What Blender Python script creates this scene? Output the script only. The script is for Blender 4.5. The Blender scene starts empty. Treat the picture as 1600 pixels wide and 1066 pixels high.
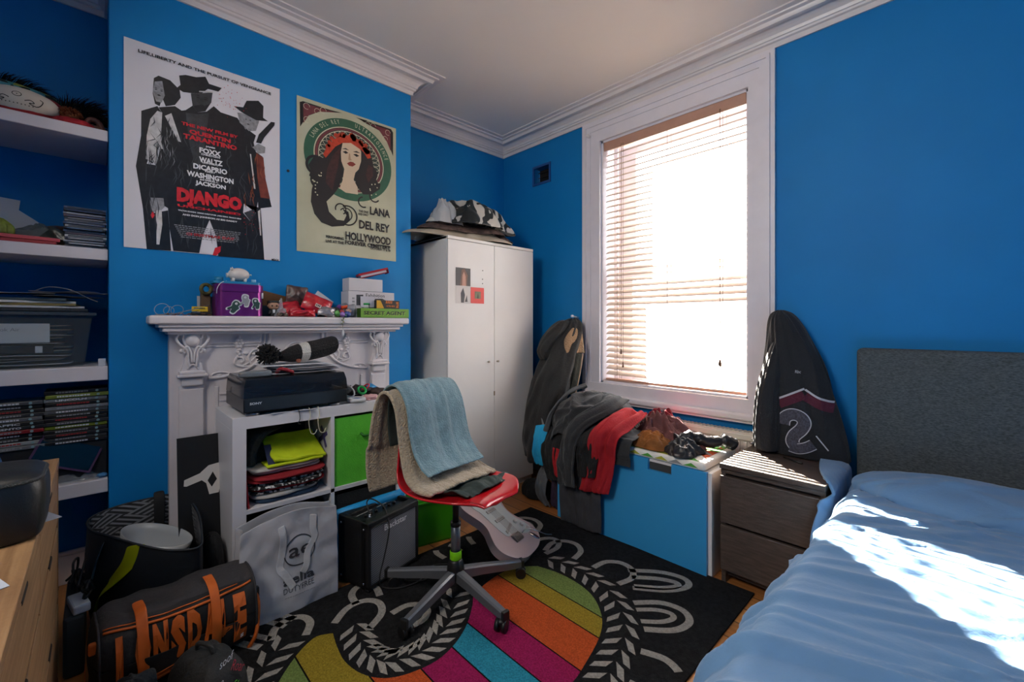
import bpy, bmesh, math, random
import numpy as np
from mathutils import Matrix, Vector, noise as mnoise
from mathutils.geometry import tessellate_polygon as tess
R=math.radians; PI=math.pi
SC=bpy.context.scene; COL=SC.collection
# ---------------------------------------------------------------- camera, light, exposure
cd=bpy.data.cameras.new('camera'); cam=bpy.data.objects.new('camera',cd); COL.objects.link(cam)
cam.location=(2.87,-2.62,1.19); cam.rotation_euler=(R(90),0,R(46.5))
cd.sensor_width=36; cd.lens=682/1600*36; cd.shift_y=-26/1600; cd.clip_start=.02
SC.camera=cam
w=bpy.data.worlds.new('sky'); SC.world=w; w.use_nodes=True
bg=w.node_tree.nodes['Background']; bg.inputs[0].default_value=(.95,.96,1,1); bg.inputs[1].default_value=8.5
sd=bpy.data.lights.new('sun','SUN'); sun=bpy.data.objects.new('sun',sd); COL.objects.link(sun)
sd.energy=150; sd.angle=R(.6); sd.color=(1,.90,.78)
sun.rotation_euler=Vector((1.0,-.92,-.95)).to_track_quat('-Z','Y').to_euler(); sun.location=(-3,4,5)
pl=bpy.data.lights.new('window_portal','AREA'); po=bpy.data.objects.new('window_portal',pl); COL.objects.link(po)
pl.shape='RECTANGLE'; pl.size=1.05; pl.size_y=1.75; po.location=(1.53,.27,1.64); po.rotation_euler=(R(-90),0,0); pl.cycles.is_portal=True
# soft fill light added behind the camera, out of view, with no real fitting
ld=bpy.data.lights.new('fill_light','AREA'); lo=bpy.data.objects.new('fill_light',ld); COL.objects.link(lo)
ld.shape='DISK'; ld.size=.9; ld.energy=34; ld.color=(1,.93,.86); lo.location=(1.9,-3.4,2.35)
lo.rotation_euler=Vector((.42,.90,-.28)).to_track_quat('-Z','Y').to_euler()
SC.view_settings.view_transform='Standard'; SC.view_settings.look='None'; SC.view_settings.gamma=1
SC.view_settings.use_curve_mapping=False; SC.view_settings.exposure=.2
SC.cycles.max_bounces=8; SC.cycles.diffuse_bounces=5; SC.cycles.sample_clamp_indirect=6
SC.cycles.caustics_reflective=False; SC.cycles.caustics_refractive=False
# ---------------------------------------------------------------- materials
MT={}
def lin(c):
    if isinstance(c,str):
        c=[int(c[i:i+2],16)/255 for i in (0,2,4)]
        c=[x/12.92 if x<.04045 else ((x+.055)/1.055)**2.4 for x in c]
    return tuple(c)+(1,)
def mat(n,c,r=.6,metal=0,var=.0,vs=20,bump=0,bs=60,spec=.5,trans=0,alpha=1,sheen=0,coat=0,emit=None,stretch=None,tl=0):
    """principled material; var darkens/lightens with noise of scale vs; bump strength with scale bs"""
    if n in MT: return MT[n]
    m=bpy.data.materials.new(n); m.use_nodes=True; T=m.node_tree; N=T.nodes; L=T.links; b=N['Principled BSDF']; MT[n]=m
    col=lin(c); b.inputs['Base Color'].default_value=col; b.inputs['Roughness'].default_value=r
    b.inputs['Metallic'].default_value=metal; b.inputs['Specular IOR Level'].default_value=spec
    b.inputs['Transmission Weight'].default_value=trans; b.inputs['Alpha'].default_value=alpha
    b.inputs['Sheen Weight'].default_value=sheen; b.inputs['Coat Weight'].default_value=coat
    m.diffuse_color=col
    if var or bump:
        tc=N.new('ShaderNodeTexCoord'); mp=N.new('ShaderNodeMapping'); L.new(tc.outputs['Object'],mp.inputs[0])
        if stretch: mp.inputs['Scale'].default_value=stretch
    if var:
        nz=N.new('ShaderNodeTexNoise'); nz.inputs['Scale'].default_value=vs; nz.inputs['Detail'].default_value=4; L.new(mp.outputs[0],nz.inputs[0])
        cr=N.new('ShaderNodeMapRange'); cr.inputs[1].default_value=.3; cr.inputs[2].default_value=.7; cr.inputs[3].default_value=1-var; cr.inputs[4].default_value=1+var
        L.new(nz.outputs[0],cr.inputs[0]); mx=N.new('ShaderNodeVectorMath'); mx.operation='SCALE'; mx.inputs[0].default_value=col[:3]
        L.new(cr.outputs[0],mx.inputs['Scale']); L.new(mx.outputs[0],b.inputs['Base Color'])
    if bump:
        nb=N.new('ShaderNodeTexNoise'); nb.inputs['Scale'].default_value=bs; nb.inputs['Detail'].default_value=3; L.new(mp.outputs[0],nb.inputs[0])
        bp=N.new('ShaderNodeBump'); bp.inputs['Strength'].default_value=bump; bp.inputs['Distance'].default_value=.01
        L.new(nb.outputs[0],bp.inputs['Height']); L.new(bp.outputs[0],b.inputs['Normal'])
    if emit: b.inputs['Emission Color'].default_value=lin(emit[0]); b.inputs['Emission Strength'].default_value=emit[1]
    if tl:
        t=N.new('ShaderNodeBsdfTranslucent'); t.inputs[0].default_value=col; ms=N.new('ShaderNodeMixShader'); ms.inputs[0].default_value=tl
        L.new(b.outputs[0],ms.inputs[1]); L.new(t.outputs[0],ms.inputs[2]); L.new(ms.outputs[0],N['Material Output'].inputs[0])
    return m
def clearmat(n,c,alpha,r=.1):
    """thin clear plastic: glossy over transparent"""
    if n in MT: return MT[n]
    m=bpy.data.materials.new(n); m.use_nodes=True; T=m.node_tree; N=T.nodes; L=T.links; b=N['Principled BSDF']; MT[n]=m
    b.inputs['Base Color'].default_value=lin(c); b.inputs['Roughness'].default_value=r
    t=N.new('ShaderNodeBsdfTransparent'); t.inputs[0].default_value=(.95,.97,.97,1); ms=N.new('ShaderNodeMixShader')
    ms.inputs[0].default_value=alpha; L.new(t.outputs[0],ms.inputs[1]); L.new(b.outputs[0],ms.inputs[2]); L.new(ms.outputs[0],N['Material Output'].inputs[0])
    return m
def nodes_of(m): return m.node_tree.nodes,m.node_tree.links,m.node_tree.nodes['Principled BSDF']
# ---------------------------------------------------------------- mesh builder
def TRS(loc=(0,0,0),rot=(0,0,0),s=(1,1,1)):
    from mathutils import Euler
    return Matrix.Translation(loc)@Euler(rot).to_matrix().to_4x4()@Matrix.Diagonal((*s,1))
def frame(o,x,y):
    """matrix whose local X,Y axes are the world vectors x,y (orthogonalised), at origin o"""
    x=Vector(x).normalized(); y=Vector(y); y=(y-x*y.dot(x)).normalized(); z=x.cross(y)
    m=Matrix((x,y,z)).transposed().to_4x4(); m.translation=o; return m
class MB:
    def __init__(s): s.bm=bmesh.new(); s.mi=0; s.M=Matrix.Identity(4); s.mats=[]
    def use(s,m):
        if m not in s.mats: s.mats.append(m)
        s.mi=s.mats.index(m); return s
    def _fin(s,verts,smooth=False,n0=None):
        fs=set(f for v in verts for f in v.link_faces)
        for f in fs: f.material_index=s.mi; f.smooth=smooth
        bmesh.ops.transform(s.bm,matrix=s.M,verts=list(verts))
    def box(s,c,d,rot=(0,0,0),bev=0,seg=2):
        r=bmesh.ops.create_cube(s.bm,size=1,matrix=TRS(c,rot,d)); vs=r['verts']
        if bev:
            es=list(set(e for v in vs for e in v.link_edges))
            r=bmesh.ops.bevel(s.bm,geom=es,offset=min(bev,min(d)*.49),segments=seg,affect='EDGES',profile=.5); vs=r['verts']
            vs=list(set(v for f in r['faces'] for v in f.verts)|set(v for v in vs))
        s._fin([v for v in vs if v.is_valid]); return s
    def b2(s,x0,x1,y0,y1,z0,z1,bev=0,seg=2): return s.box(((x0+x1)/2,(y0+y1)/2,(z0+z1)/2),(abs(x1-x0),abs(y1-y0),abs(z1-z0)),bev=bev,seg=seg)
    def cyl(s,a,b,r,r2=None,n=20,cap=True,smooth=True):
        a=Vector(a); b=Vector(b); d=b-a
        q=d.to_track_quat('Z','Y').to_matrix().to_4x4()
        x=bmesh.ops.create_cone(s.bm,cap_ends=cap,segments=n,radius1=r,radius2=r if r2 is None else r2,depth=d.length,matrix=Matrix.Translation((a+b)/2)@q)
        vs=x['verts']; s._fin(vs)
        for f in set(f for v in vs for f in v.link_faces):
            if len(f.verts)==4: f.smooth=smooth
        return s
    def sph(s,c,r,rot=(0,0,0),n=16,jit=0,seed=0):
        if not hasattr(r,'__len__'): r=(r,r,r)
        x=bmesh.ops.create_icosphere(s.bm,subdivisions=3 if n>=16 else 2,radius=1)
        vs=x['verts']
        if jit:
            for v in vs: v.co*=1+jit*mnoise.noise(v.co*2.2+Vector((seed*7.1,seed,0)))
        bmesh.ops.transform(s.bm,matrix=TRS(c,rot,r),verts=vs); s._fin(vs,True); return s
    def tube(s,pts,r,n=8,closed=False):
        pts=[Vector(p) for p in pts]; rings=[]; N=len(pts); up=Vector((0,0,1)); last=None
        for i,p in enumerate(pts):
            t=(pts[(i+1)%N]-pts[i-1]) if closed else (pts[min(i+1,N-1)]-pts[max(i-1,0)])
            if t.length<1e-9: t=Vector((0,0,1))
            t.normalize()
            if last is None: a=t.orthogonal().normalized()
            else: a=(last-t*last.dot(t)); a=a.normalized() if a.length>1e-6 else t.orthogonal().normalized()
            last=a; b=t.cross(a); rr=r[i] if hasattr(r,'__len__') else r
            rings.append([s.bm.verts.new(p+(a*math.cos(k*2*PI/n)+b*math.sin(k*2*PI/n))*rr) for k in range(n)])
        allv=[v for g in rings for v in g]
        for i in range(N if closed else N-1):
            A,B=rings[i],rings[(i+1)%N]
            for k in range(n): s.bm.faces.new((A[k],A[(k+1)%n],B[(k+1)%n],B[k]))
        if not closed: s.bm.faces.new(rings[0][::-1]); s.bm.faces.new(rings[-1])
        s._fin(allv,True); return s
    def lathe(s,prof,c=(0,0,0),n=32,rot=(0,0,0),sx=1,sy=1):
        rings=[]
        for r,z in prof: rings.append([s.bm.verts.new((max(r,1e-5)*math.cos(k*2*PI/n),max(r,1e-5)*math.sin(k*2*PI/n),z)) for k in range(n)])
        allv=[v for g in rings for v in g]
        for A,B in zip(rings,rings[1:]):
            for k in range(n): s.bm.faces.new((A[k],A[(k+1)%n],B[(k+1)%n],B[k]))
        bmesh.ops.transform(s.bm,matrix=TRS(c,rot,(sx,sy,1)),verts=allv); s._fin(allv,True); return s
    def prism(s,poly,z0,z1,smooth=False,M=None):
        """polygon in local XY extruded from z0 to z1"""
        M=M or Matrix.Identity(4)
        a=[s.bm.verts.new(M@Vector((x,y,z0))) for x,y in poly]; b=[s.bm.verts.new(M@Vector((x,y,z1))) for x,y in poly]; n=len(poly)
        for i in range(n): s.bm.faces.new((a[i],a[(i+1)%n],b[(i+1)%n],b[i]))
        if n<=4: s.bm.faces.new(a[::-1]); s.bm.faces.new(b)
        else:
            for t in tess([[Vector((x,y,0)) for x,y in poly]]):
                for q_ in (a,b):
                    try: s.bm.faces.new([q_[k] for k in t])
                    except ValueError: pass
        s._fin(a+b,smooth); return s
    def poly(s,pts,z=0,M=None):
        """flat printed shape in local XY at height z"""
        M=M or Matrix.Identity(4)
        a=[s.bm.verts.new(M@Vector((p[0],p[1],z))) for p in pts]
        if len(pts)<=4: s.bm.faces.new(a)
        else:
            for t in tess([[Vector((p[0],p[1],0)) for p in pts]]):
                try: s.bm.faces.new([a[k] for k in t])
                except ValueError: pass
        s._fin(a); return s
    def grid(s,P,closed_u=False,smooth=True):
        """P[i][j] -> quad sheet"""
        V=[[s.bm.verts.new(p) for p in row] for row in P]; allv=[v for r in V for v in r]
        nu=len(V); nv=len(V[0])
        for i in range(nu if closed_u else nu-1):
            for j in range(nv-1): s.bm.faces.new((V[i][j],V[(i+1)%nu][j],V[(i+1)%nu][j+1],V[i][j+1]))
        s._fin(allv,smooth); return s
    def text(s,t,size,x,y,z=0,M=None,align='CENTER',rot=0,bold=0,sx=1,shear=0,depth=0):
        c=bpy.data.curves.new('t','FONT'); c.body=t; c.size=size; c.align_x=align; c.offset=bold; c.resolution_u=2; c.shear=shear; c.extrude=depth
        o=bpy.data.objects.new('t',c); COL.objects.link(o); dg=bpy.context.evaluated_depsgraph_get()
        me=bpy.data.meshes.new_from_object(o.evaluated_get(dg))
        if bold and max((max(abs(v.co.x)-len(t)*size*.9,abs(v.co.y)-size*1.1) for v in me.vertices),default=0)>0:
            c.offset=0; dg=bpy.context.evaluated_depsgraph_get(); me=bpy.data.meshes.new_from_object(o.evaluated_get(dg))
        o0=set(s.bm.verts); of0=set(s.bm.faces)
        s.bm.from_mesh(me)
        vs=[v for v in s.bm.verts if v not in o0]
        for f in [f for f in s.bm.faces if f not in of0]: f.material_index=s.mi; f.smooth=False
        bmesh.ops.transform(s.bm,matrix=s.M@(M or Matrix.Identity(4))@TRS((x,y,z),(0,0,rot),(sx,1,1)),verts=vs)
        bpy.data.objects.remove(o); bpy.data.curves.remove(c); bpy.data.meshes.remove(me); return s
    def fit(s,t,x0,x1,ytop,h,z=0,M=None,bold=0,rot=0):
        """text stretched into the box x0..x1, ytop-h..ytop"""
        k=MB(); k.text(t,1,0,0,align='LEFT',bold=bold); xs=[v.co.x for v in k.bm.verts]; ys=[v.co.y for v in k.bm.verts]; k.bm.free()
        a,b,c,d=min(xs),max(xs),min(ys),max(ys); sx=(x1-x0)/(b-a); sy=h/(d-c)
        Mt=(M or Matrix.Identity(4))@Matrix.Translation((x0,ytop-h,z))@Matrix.Rotation(rot,4,'Z')@Matrix.Diagonal((sx,sy,1,1))@Matrix.Translation((-a,-c,0))
        return s.text(t,1,0,0,0,M=Mt,align='LEFT',bold=bold)
    def build(s,name,m=None,parent=None,mods=(),norm=True):
        if norm: bmesh.ops.recalc_face_normals(s.bm,faces=[f for f in s.bm.faces]) if norm is True else None
        me=bpy.data.meshes.new(name); s.bm.to_mesh(me); s.bm.free()
        if m is not None and not s.mats: me.materials.append(m)
        for x in s.mats: me.materials.append(x)
        o=bpy.data.objects.new(name,me); COL.objects.link(o)
        if parent is not None:
            o.parent=parent
        return o
def tag(o,label,cat,group=None,kind=None):
    o['label']=label; o['category']=cat
    if group: o['group']=group
    if kind: o['kind']=kind
    return o
def thing(name,label,cat,loc=(0,0,0),rz=0,group=None):
    o=bpy.data.objects.new(name,None); COL.objects.link(o); o.location=loc; o.rotation_euler=(0,0,rz); o.empty_display_size=.05
    return tag(o,label,cat,group)
def struct(o): o['kind']='structure'; return o
def dup(o,loc=None,rz=None,label=None,group=None,parent=None):
    c=o.copy(); COL.objects.link(c)
    if parent is not None: c.parent=parent
    for ch in [k for k in o.children]: dup(ch,parent=c)
    if loc is not None: c.location=loc
    if rz is not None: c.rotation_euler=(0,0,rz)
    if label: c['label']=label
    if group: c['group']=group
    return c
def subsurf(o,l=1):
    m=o.modifiers.new('s','SUBSURF'); m.levels=l; m.render_levels=l; return o
def solid(o,t,off=1):
    m=o.modifiers.new('t','SOLIDIFY'); m.thickness=t; m.offset=off; return o
def smooth(o):
    for p in o.data.polygons: p.use_smooth=True
    return o
def arc(cx,cy,r,a0,a1,n=12,ry=None):
    ry=r if ry is None else ry
    return [(cx+r*math.cos(R(a0+(a1-a0)*i/n)),cy+ry*math.sin(R(a0+(a1-a0)*i/n))) for i in range(n+1)]
def ribbon(pts,w):
    """2-D polyline to a closed band outline; w may vary"""
    L=[];Rr=[]
    for i,p in enumerate(pts):
        a=Vector(pts[max(i-1,0)][:2]); b=Vector(pts[min(i+1,len(pts)-1)][:2]); t=(b-a).normalized() if (b-a).length>0 else Vector((1,0)); n=Vector((-t.y,t.x))
        ww=w[i] if hasattr(w,'__len__') else w; v=Vector(p[:2]); L.append(tuple(v+n*ww/2)); Rr.append(tuple(v-n*ww/2))
    return L,Rr
def cat(pts,n=6,closed=False):
    """Catmull-Rom through points of any dimension"""
    P=[np.array(p,float) for p in pts]; out=[]; N=len(P)
    g=(lambda i:P[i%N]) if closed else (lambda i:P[min(max(i,0),N-1)])
    for i in range(N if closed else N-1):
        a,b,c,d=g(i-1),g(i),g(i+1),g(i+2)
        for k in range(n):
            t=k/n; out.append(tuple(.5*((2*b)+(c-a)*t+(2*a-5*b+4*c-d)*t*t+(3*b-a-3*c+d)*t**3)))
    if not closed: out.append(tuple(P[-1]))
    return out
def band(mb,pts,w,z,M=None):
    """printed stroke along a polyline, as quads"""
    L,Rr=ribbon(pts,w)
    for i in range(len(pts)-1): mb.poly([L[i],L[i+1],Rr[i+1],Rr[i]],z,M)
# ---------------------------------------------------------------- cloth (position based, run at build time)
def sim(P,rest,collide,steps=120,it=6,g=-9.8,pin=None,damp=.96,bend=.25,dt=1/60,seed=0,shear=.5,fric=.6,wind=None,tail=0,fz=0):
    """P (n,m,3) start; rest (du,dv) rest spacings"""
    P=np.array(P,float); V=np.zeros_like(P); du,dv=rest; dd=math.hypot(du,dv)
    W=np.ones(P.shape[:2]); 
    if pin is not None: W[pin]=0; P0=P.copy()
    def con(A,B,wa,wb,L,k):
        d=B-A; l=np.sqrt((d*d).sum(-1))+1e-9; s=wa+wb; s=np.where(s==0,1,s); c=(k*(l-L)/l/s)[...,None]*d
        return A+c*wa[...,None],B-c*wb[...,None]
    def pairs(ax,step,L,k):
        for off in range(2*step) if step>1 else (0,1):
            if step>1 and off>=2*step: break
            n=P.shape[ax]
            a=np.arange(off,n-step,2*step)
            if not len(a): continue
            if ax==0: ia=(a,slice(None)); ib=(a+step,slice(None))
            else: ia=(slice(None),a); ib=(slice(None),a+step)
            X,Y=con(P[ia],P[ib],W[ia],W[ib],L,k); P[ia]=X; P[ib]=Y
    for t in range(steps):
        old=P.copy(); V[...,2]+=g*dt
        if wind is not None: V+=wind*dt
        V*=damp if t<steps-tail else damp*.8; P+=V*dt*W[...,None]
        for _ in range(it):
            pairs(0,1,du,1); pairs(1,1,dv,1)
            if shear:
                for oi in (0,1):
                    a=slice(oi,-1,2)
                    na=np.arange(oi,P.shape[0]-1,2)
                    X,Y=con(P[na,:-1],P[na+1,1:],W[na,:-1],W[na+1,1:],dd,shear); P[na,:-1]=X; P[na+1,1:]=Y
                    X,Y=con(P[na,1:],P[na+1,:-1],W[na,1:],W[na+1,:-1],dd,shear); P[na,1:]=X; P[na+1,:-1]=Y
            if bend: pairs(0,2,2*du,bend); pairs(1,2,2*dv,bend)
            if pin is not None: P[pin]=P0[pin]
        Q,hit=collide(P); mv=hit[...,None]*fric; P=Q*(1-mv)+mv*(old+ (Q-old)*(1-fric)*.5 + 0) if fric>=1 else Q
        if fric<1:
            d=Q-old; P=Q-d*(hit[...,None]*fric)*np.array([1,1,fz])
            P,_=collide(P)
        if pin is not None: P[pin]=P0[pin]
        V=(P-old)/dt; sp=np.sqrt((V*V).sum(-1,keepdims=True)); V*=np.minimum(1,2.5/np.maximum(sp,1e-6))
    return P
def c_box(x0,x1,y0,y1,z0,z1,m=.008,r=.02):
    """rounded box pushing points out along its distance gradient"""
    c=np.array([(x0+x1)/2,(y0+y1)/2,(z0+z1)/2]); h=np.array([x1-x0,y1-y0,z1-z0])/2-r; m=m+r
    def f(P):
        q=P-c; a=np.abs(q)-h; o=np.maximum(a,0); l=np.sqrt((o*o).sum(-1)); ins=(a.max(-1)<=0)
        Q=P.copy(); hit=np.zeros(P.shape[:-1])
        k=(l<m)&~ins; n=o/np.maximum(l,1e-9)[...,None]*np.sign(q); Q[k]=(P+n*(m-l)[...,None])[k]; hit[k]=1
        if ins.any():
            ax=a.argmax(-1); e=np.eye(3)[ax]*np.sign(q); d=(m-np.take_along_axis(a,ax[...,None],-1))
            Q[ins]=(P+e*d)[ins]; hit[ins]=1
        return Q,hit
    return f
def c_ell(c,r,m=.006):
    c=np.array(c,float); r=np.array(r,float)+m
    def f(P):
        q=(P-c)/r; l=np.sqrt((q*q).sum(-1)); k=l<1; Q=P.copy(); Q[k]=(c+q/np.maximum(l,1e-6)[...,None]*r)[k]; return Q,k*1.0
    return f
def c_half(axis,val,sign=1):
    def f(P):
        Q=P.copy(); k=(P[...,axis]-val)*sign<0; Q[...,axis][k]=val; return Q,k*1.0
    return f
def c_all(*fs):
    def f(P):
        H=np.zeros(P.shape[:-1])
        for g in fs: P,h=g(P); H=np.maximum(H,h)
        return P,H
    return f
def wrinkle(P,n,am,wd,seed=0,ln=(.2,.6),ang=(-180,180),sharp=1.4):
    """press n soft creases into a sheet array along its normals; wd, ln in sheet fractions"""
    rr_=random.Random(seed); a,b=P.shape[:2]; U=np.linspace(0,1,a)[:,None]; V=np.linspace(0,1,b)[None,:]; H=np.zeros((a,b))
    for _ in range(n):
        x,y,t=rr_.random(),rr_.random(),math.radians(rr_.uniform(*ang)); l=rr_.uniform(*ln); w_=wd*rr_.uniform(.6,1.5); c=rr_.uniform(-1.5,1.5)
        p=(U-x)*math.cos(t)+(V-y)*math.sin(t); q=-(U-x)*math.sin(t)+(V-y)*math.cos(t)-c*(p**2); k=np.where(q>0,q/w_,-q/(w_*.6))
        H+=am*rr_.uniform(.5,1.3)*np.exp(-(p/(l*.5))**4)*(np.exp(-np.abs(k)**sharp)-.35*np.exp(-(k/2.4)**2))
    N_=np.cross(np.gradient(P,axis=0),np.gradient(P,axis=1)); N_/=np.linalg.norm(N_,axis=-1,keepdims=True)+1e-9
    if abs(N_[...,2].mean())>.2 and N_[...,2].mean()<0: N_=-N_
    return P+N_*H[...,None]
def sheet(P,name,m,parent=None,t=.004,sub=1,mats=None,mfun=None,off=0):
    """sheet object from a (n,m,3) array"""
    n,k=P.shape[:2]; me=bpy.data.meshes.new(name)
    v=P.reshape(-1,3).tolist(); f=[(i*k+j,(i+1)*k+j,(i+1)*k+j+1,i*k+j+1) for i in range(n-1) for j in range(k-1)]
    me.from_pydata(v,[],f); me.polygons.foreach_set('use_smooth',[True]*len(f))
    for x in (mats or [m]): me.materials.append(x)
    if mfun: me.polygons.foreach_set('material_index',[mfun(i/(n-1),j/(k-1)) for i in range(n-1) for j in range(k-1)])
    uv=me.uv_layers.new(name='UVMap')
    co=[]
    for i in range(n-1):
        for j in range(k-1):
            for a,b in ((i,j),(i+1,j),(i+1,j+1),(i,j+1)): co+=[a/(n-1),b/(k-1)]
    uv.data.foreach_set('uv',co)
    o=bpy.data.objects.new(name,me); COL.objects.link(o); o.parent=parent
    if t: solid(o,t,off)
    if sub: subsurf(o,sub)
    return o
def gridP(n,m,fn):
    return np.array([[fn(i/(n-1),j/(m-1)) for j in range(m)] for i in range(n)],float)

def sack(name,rings,m,parent=None,fold=.01,fs=6,vs=1.2,seed=0,n=40,per=5,t=0,cap=True,sub=1,edgey=0,mats=None,mfun=None,sq=0):
    """closed soft body: rings (x,y,z,rx,ry[,rot]) from bottom to top, with hanging folds; sq squares the section"""
    rc=cat([tuple(r)+((0,) if len(r)==5 else ()) for r in rings],per); P=[]
    for i,(x,y,z,rx,ry,ro) in enumerate(rc):
        row=[]
        for k in range(n):
            a=2*PI*k/n; c,s_=math.cos(a),math.sin(a)
            if sq: e=(abs(c)**sq+abs(s_)**sq)**(-1/sq); c*=e; s_*=e
            f=mnoise.noise(Vector((math.cos(a)*fs*.35+seed,math.sin(a)*fs*.35,z*vs+seed*1.3)))*1.2+mnoise.noise(Vector((math.cos(a)*fs+seed,math.sin(a)*fs,z*vs*2+seed)))
            k2=1+0*f; px_=(rx*k2)*c; py_=(ry*k2)*s_; l=math.hypot(px_,py_)+1e-6; g=1+fold*f/max(l,.02)*min(1,l/.03)
            px_*=g; py_*=g; cr,sr_=math.cos(ro),math.sin(ro)
            row.append((x+px_*cr-py_*sr_,y+px_*sr_+py_*cr,z+fold*.4*mnoise.noise(Vector((c*3+seed,s_*3,z*5)))))
        row.append(row[0]); P.append(row)
    mb=MB()
    for x in (mats or []): mb.use(x)
    V=[[mb.bm.verts.new(p) for p in row[:-1]] for row in P]
    for i in range(len(V)-1):
        for k in range(n):
            f=mb.bm.faces.new((V[i][k],V[i][(k+1)%n],V[i+1][(k+1)%n],V[i+1][k])); f.smooth=True
            if mfun: f.material_index=mfun(i/(len(V)-1),k/n)
    if cap:
        for r_ in (V[0][::-1],V[-1]):
            f=mb.bm.faces.new(r_); f.smooth=True
    o=mb.build(name,m,parent)
    if mats and not m: pass
    if t: solid(o,t,-1)
    if sub: subsurf(o,sub)
    return o
def crumple(name,m,c,rx,ry,h,rot=0,seed=0,n=56,par=None,rid=.5,sc_=1.0,mats=None,mfun=None,flat=2.5,irr=.28,t=.003,sub=1):
    """a heap of crumpled cloth or film resting on z=c[2]"""
    P=np.zeros((n,n,3)); cr,sr_=math.cos(rot),math.sin(rot)
    for i in range(n):
        for j in range(n):
            u=-1+2*i/(n-1); v=-1+2*j/(n-1)
            a=u*math.sqrt(1-v*v/2); b_=v*math.sqrt(1-u*u/2); r=math.hypot(a,b_)
            th=math.atan2(b_,a); k=1+irr*mnoise.noise(Vector((math.cos(th)*1.5+seed,math.sin(th)*1.5,seed)))*2
            x=a*rx*k; y=b_*ry*k
            q=Vector((a*1.6*sc_+seed*3.1,b_*1.6*sc_,seed*.37)); w_=mnoise.noise(q*1.3+Vector((5,5,5)))*.7
            r1=1-abs(mnoise.noise(q+Vector((w_,-w_,0))))*2.2; r2=1-abs(mnoise.noise(q*2.3+Vector((w_*2,w_,3))))*2.0
            f=(1-rid)+rid*(.65*r1+.35*r2)
            z=h*max(0,1-r**flat)*max(f,-.1)
            dx=mnoise.noise(q*1.7+Vector((9,0,0)))*rx*.10; dy=mnoise.noise(q*1.7+Vector((0,9,0)))*ry*.10
            x+=dx; y+=dy; P[i,j]=(c[0]+x*cr-y*sr_,c[1]+x*sr_+y*cr,c[2]+.002+max(z,0))
    return sheet(P,name,m,par,t=t,sub=sub,mats=mats,mfun=mfun,off=1)
def rails(name,m,L_,R_,nu=50,nv=30,amp=.012,seed=0,fv=5,fu=1.2,t=.005,par=None,mats=None,mfun=None,per=6,bulge=0,sub=1,sag=0,wr=0,wa=.008):
    """cloth strip between two rails of 3-D points (same count), with folds running along it"""
    A=cat(L_,per); B=cat(R_,per); n=len(A); P=np.zeros((nu,nv,3))
    idx=[(n-1)*i/(nu-1) for i in range(nu)]
    g=lambda S,x:np.array(S[int(x)])*(1-(x-int(x)))+np.array(S[min(int(x)+1,n-1)])*(x-int(x))
    for i in range(nu):
        a=g(A,idx[i]); b_=g(B,idx[i])
        for j in range(nv): P[i,j]=a+(b_-a)*j/(nv-1)
    N_=np.cross(np.gradient(P,axis=0),np.gradient(P,axis=1)); N_/=np.linalg.norm(N_,axis=-1,keepdims=True)+1e-9
    for i in range(nu):
        for j in range(nv):
            u=i/(nu-1); v=j/(nv-1)
            f=mnoise.noise(Vector((v*fv+seed,u*fu,seed*2.3)))*1.3+.7*mnoise.noise(Vector((v*fv*2.2+seed,u*fu*2.2+v,seed)))+.3*mnoise.noise(Vector((v*9,u*9,seed)))
            P[i,j]+=N_[i,j]*(amp*f+bulge*math.sin(PI*v)*math.sin(PI*min(1,u*1.2+.1)))
    if wr: P=wrinkle(P,wr,wa,.05,seed=int(seed*10)+1)
    return sheet(P,name,m,par,t=t,sub=sub,mats=mats,mfun=mfun)
def loc0(o,base):
    """move a child built in world coordinates under a thing whose base is elsewhere"""
    o.location=(-base[0],-base[1],-base[2]); return o
# ================================================================ ROOM
CB=.386; CY0=-2.587; CY1=-1.159; HC=2.775; XR=4.05; YB=-3.85
wallm=mat('blue_wall_paint',(.003,.185,.47),.55,var=.05,vs=3,bump=.06,bs=35,spec=.22)
ceilm=mat('ceiling_paint','efe9e2',.8,var=.02,vs=2,bump=.05,bs=12)
whitem=mat('white_gloss_paint','dfd8d6',.35,var=.03,vs=9,bump=.05,bs=30)
# floorboards
fm=mat('pine_floorboards',(.42,.17,.05),.4,bump=.1,bs=40); N,L,b=nodes_of(fm)
tc=N.new('ShaderNodeTexCoord'); br=N.new('ShaderNodeTexBrick'); L.new(tc.outputs['Object'],br.inputs[0])
br.inputs['Scale'].default_value=1; br.inputs['Brick Width'].default_value=2.4; br.inputs['Row Height'].default_value=.11; br.inputs['Mortar Size'].default_value=.003
br.inputs['Color1'].default_value=(.46,.19,.055,1); br.inputs['Color2'].default_value=(.34,.13,.035,1); br.inputs['Mortar'].default_value=(.05,.02,.01,1)
nz=N.new('ShaderNodeTexNoise'); mp=N.new('ShaderNodeMapping'); mp.inputs['Scale'].default_value=(2,30,1); L.new(tc.outputs['Object'],mp.inputs[0]); L.new(mp.outputs[0],nz.inputs[0]); nz.inputs['Scale'].default_value=2
mx=N.new('ShaderNodeMix'); mx.data_type='RGBA'; mx.blend_type='MULTIPLY'; mx.inputs[0].default_value=.6; L.new(br.outputs[0],mx.inputs[6]); L.new(nz.outputs[0],mx.inputs[7]); 
gm=N.new('ShaderNodeVectorMath'); gm.operation='SCALE'; gm.inputs['Scale'].default_value=1.5; L.new(mx.outputs[2],gm.inputs[0]); L.new(gm.outputs[0],b.inputs['Base Color'])
struct(MB().b2(-.1,XR+.1,YB-.1,.3,-.06,0).build('floor',fm))
struct(MB().b2(-.1,XR+.1,YB-.1,.3,HC,HC+.08).build('ceiling',ceilm))
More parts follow.
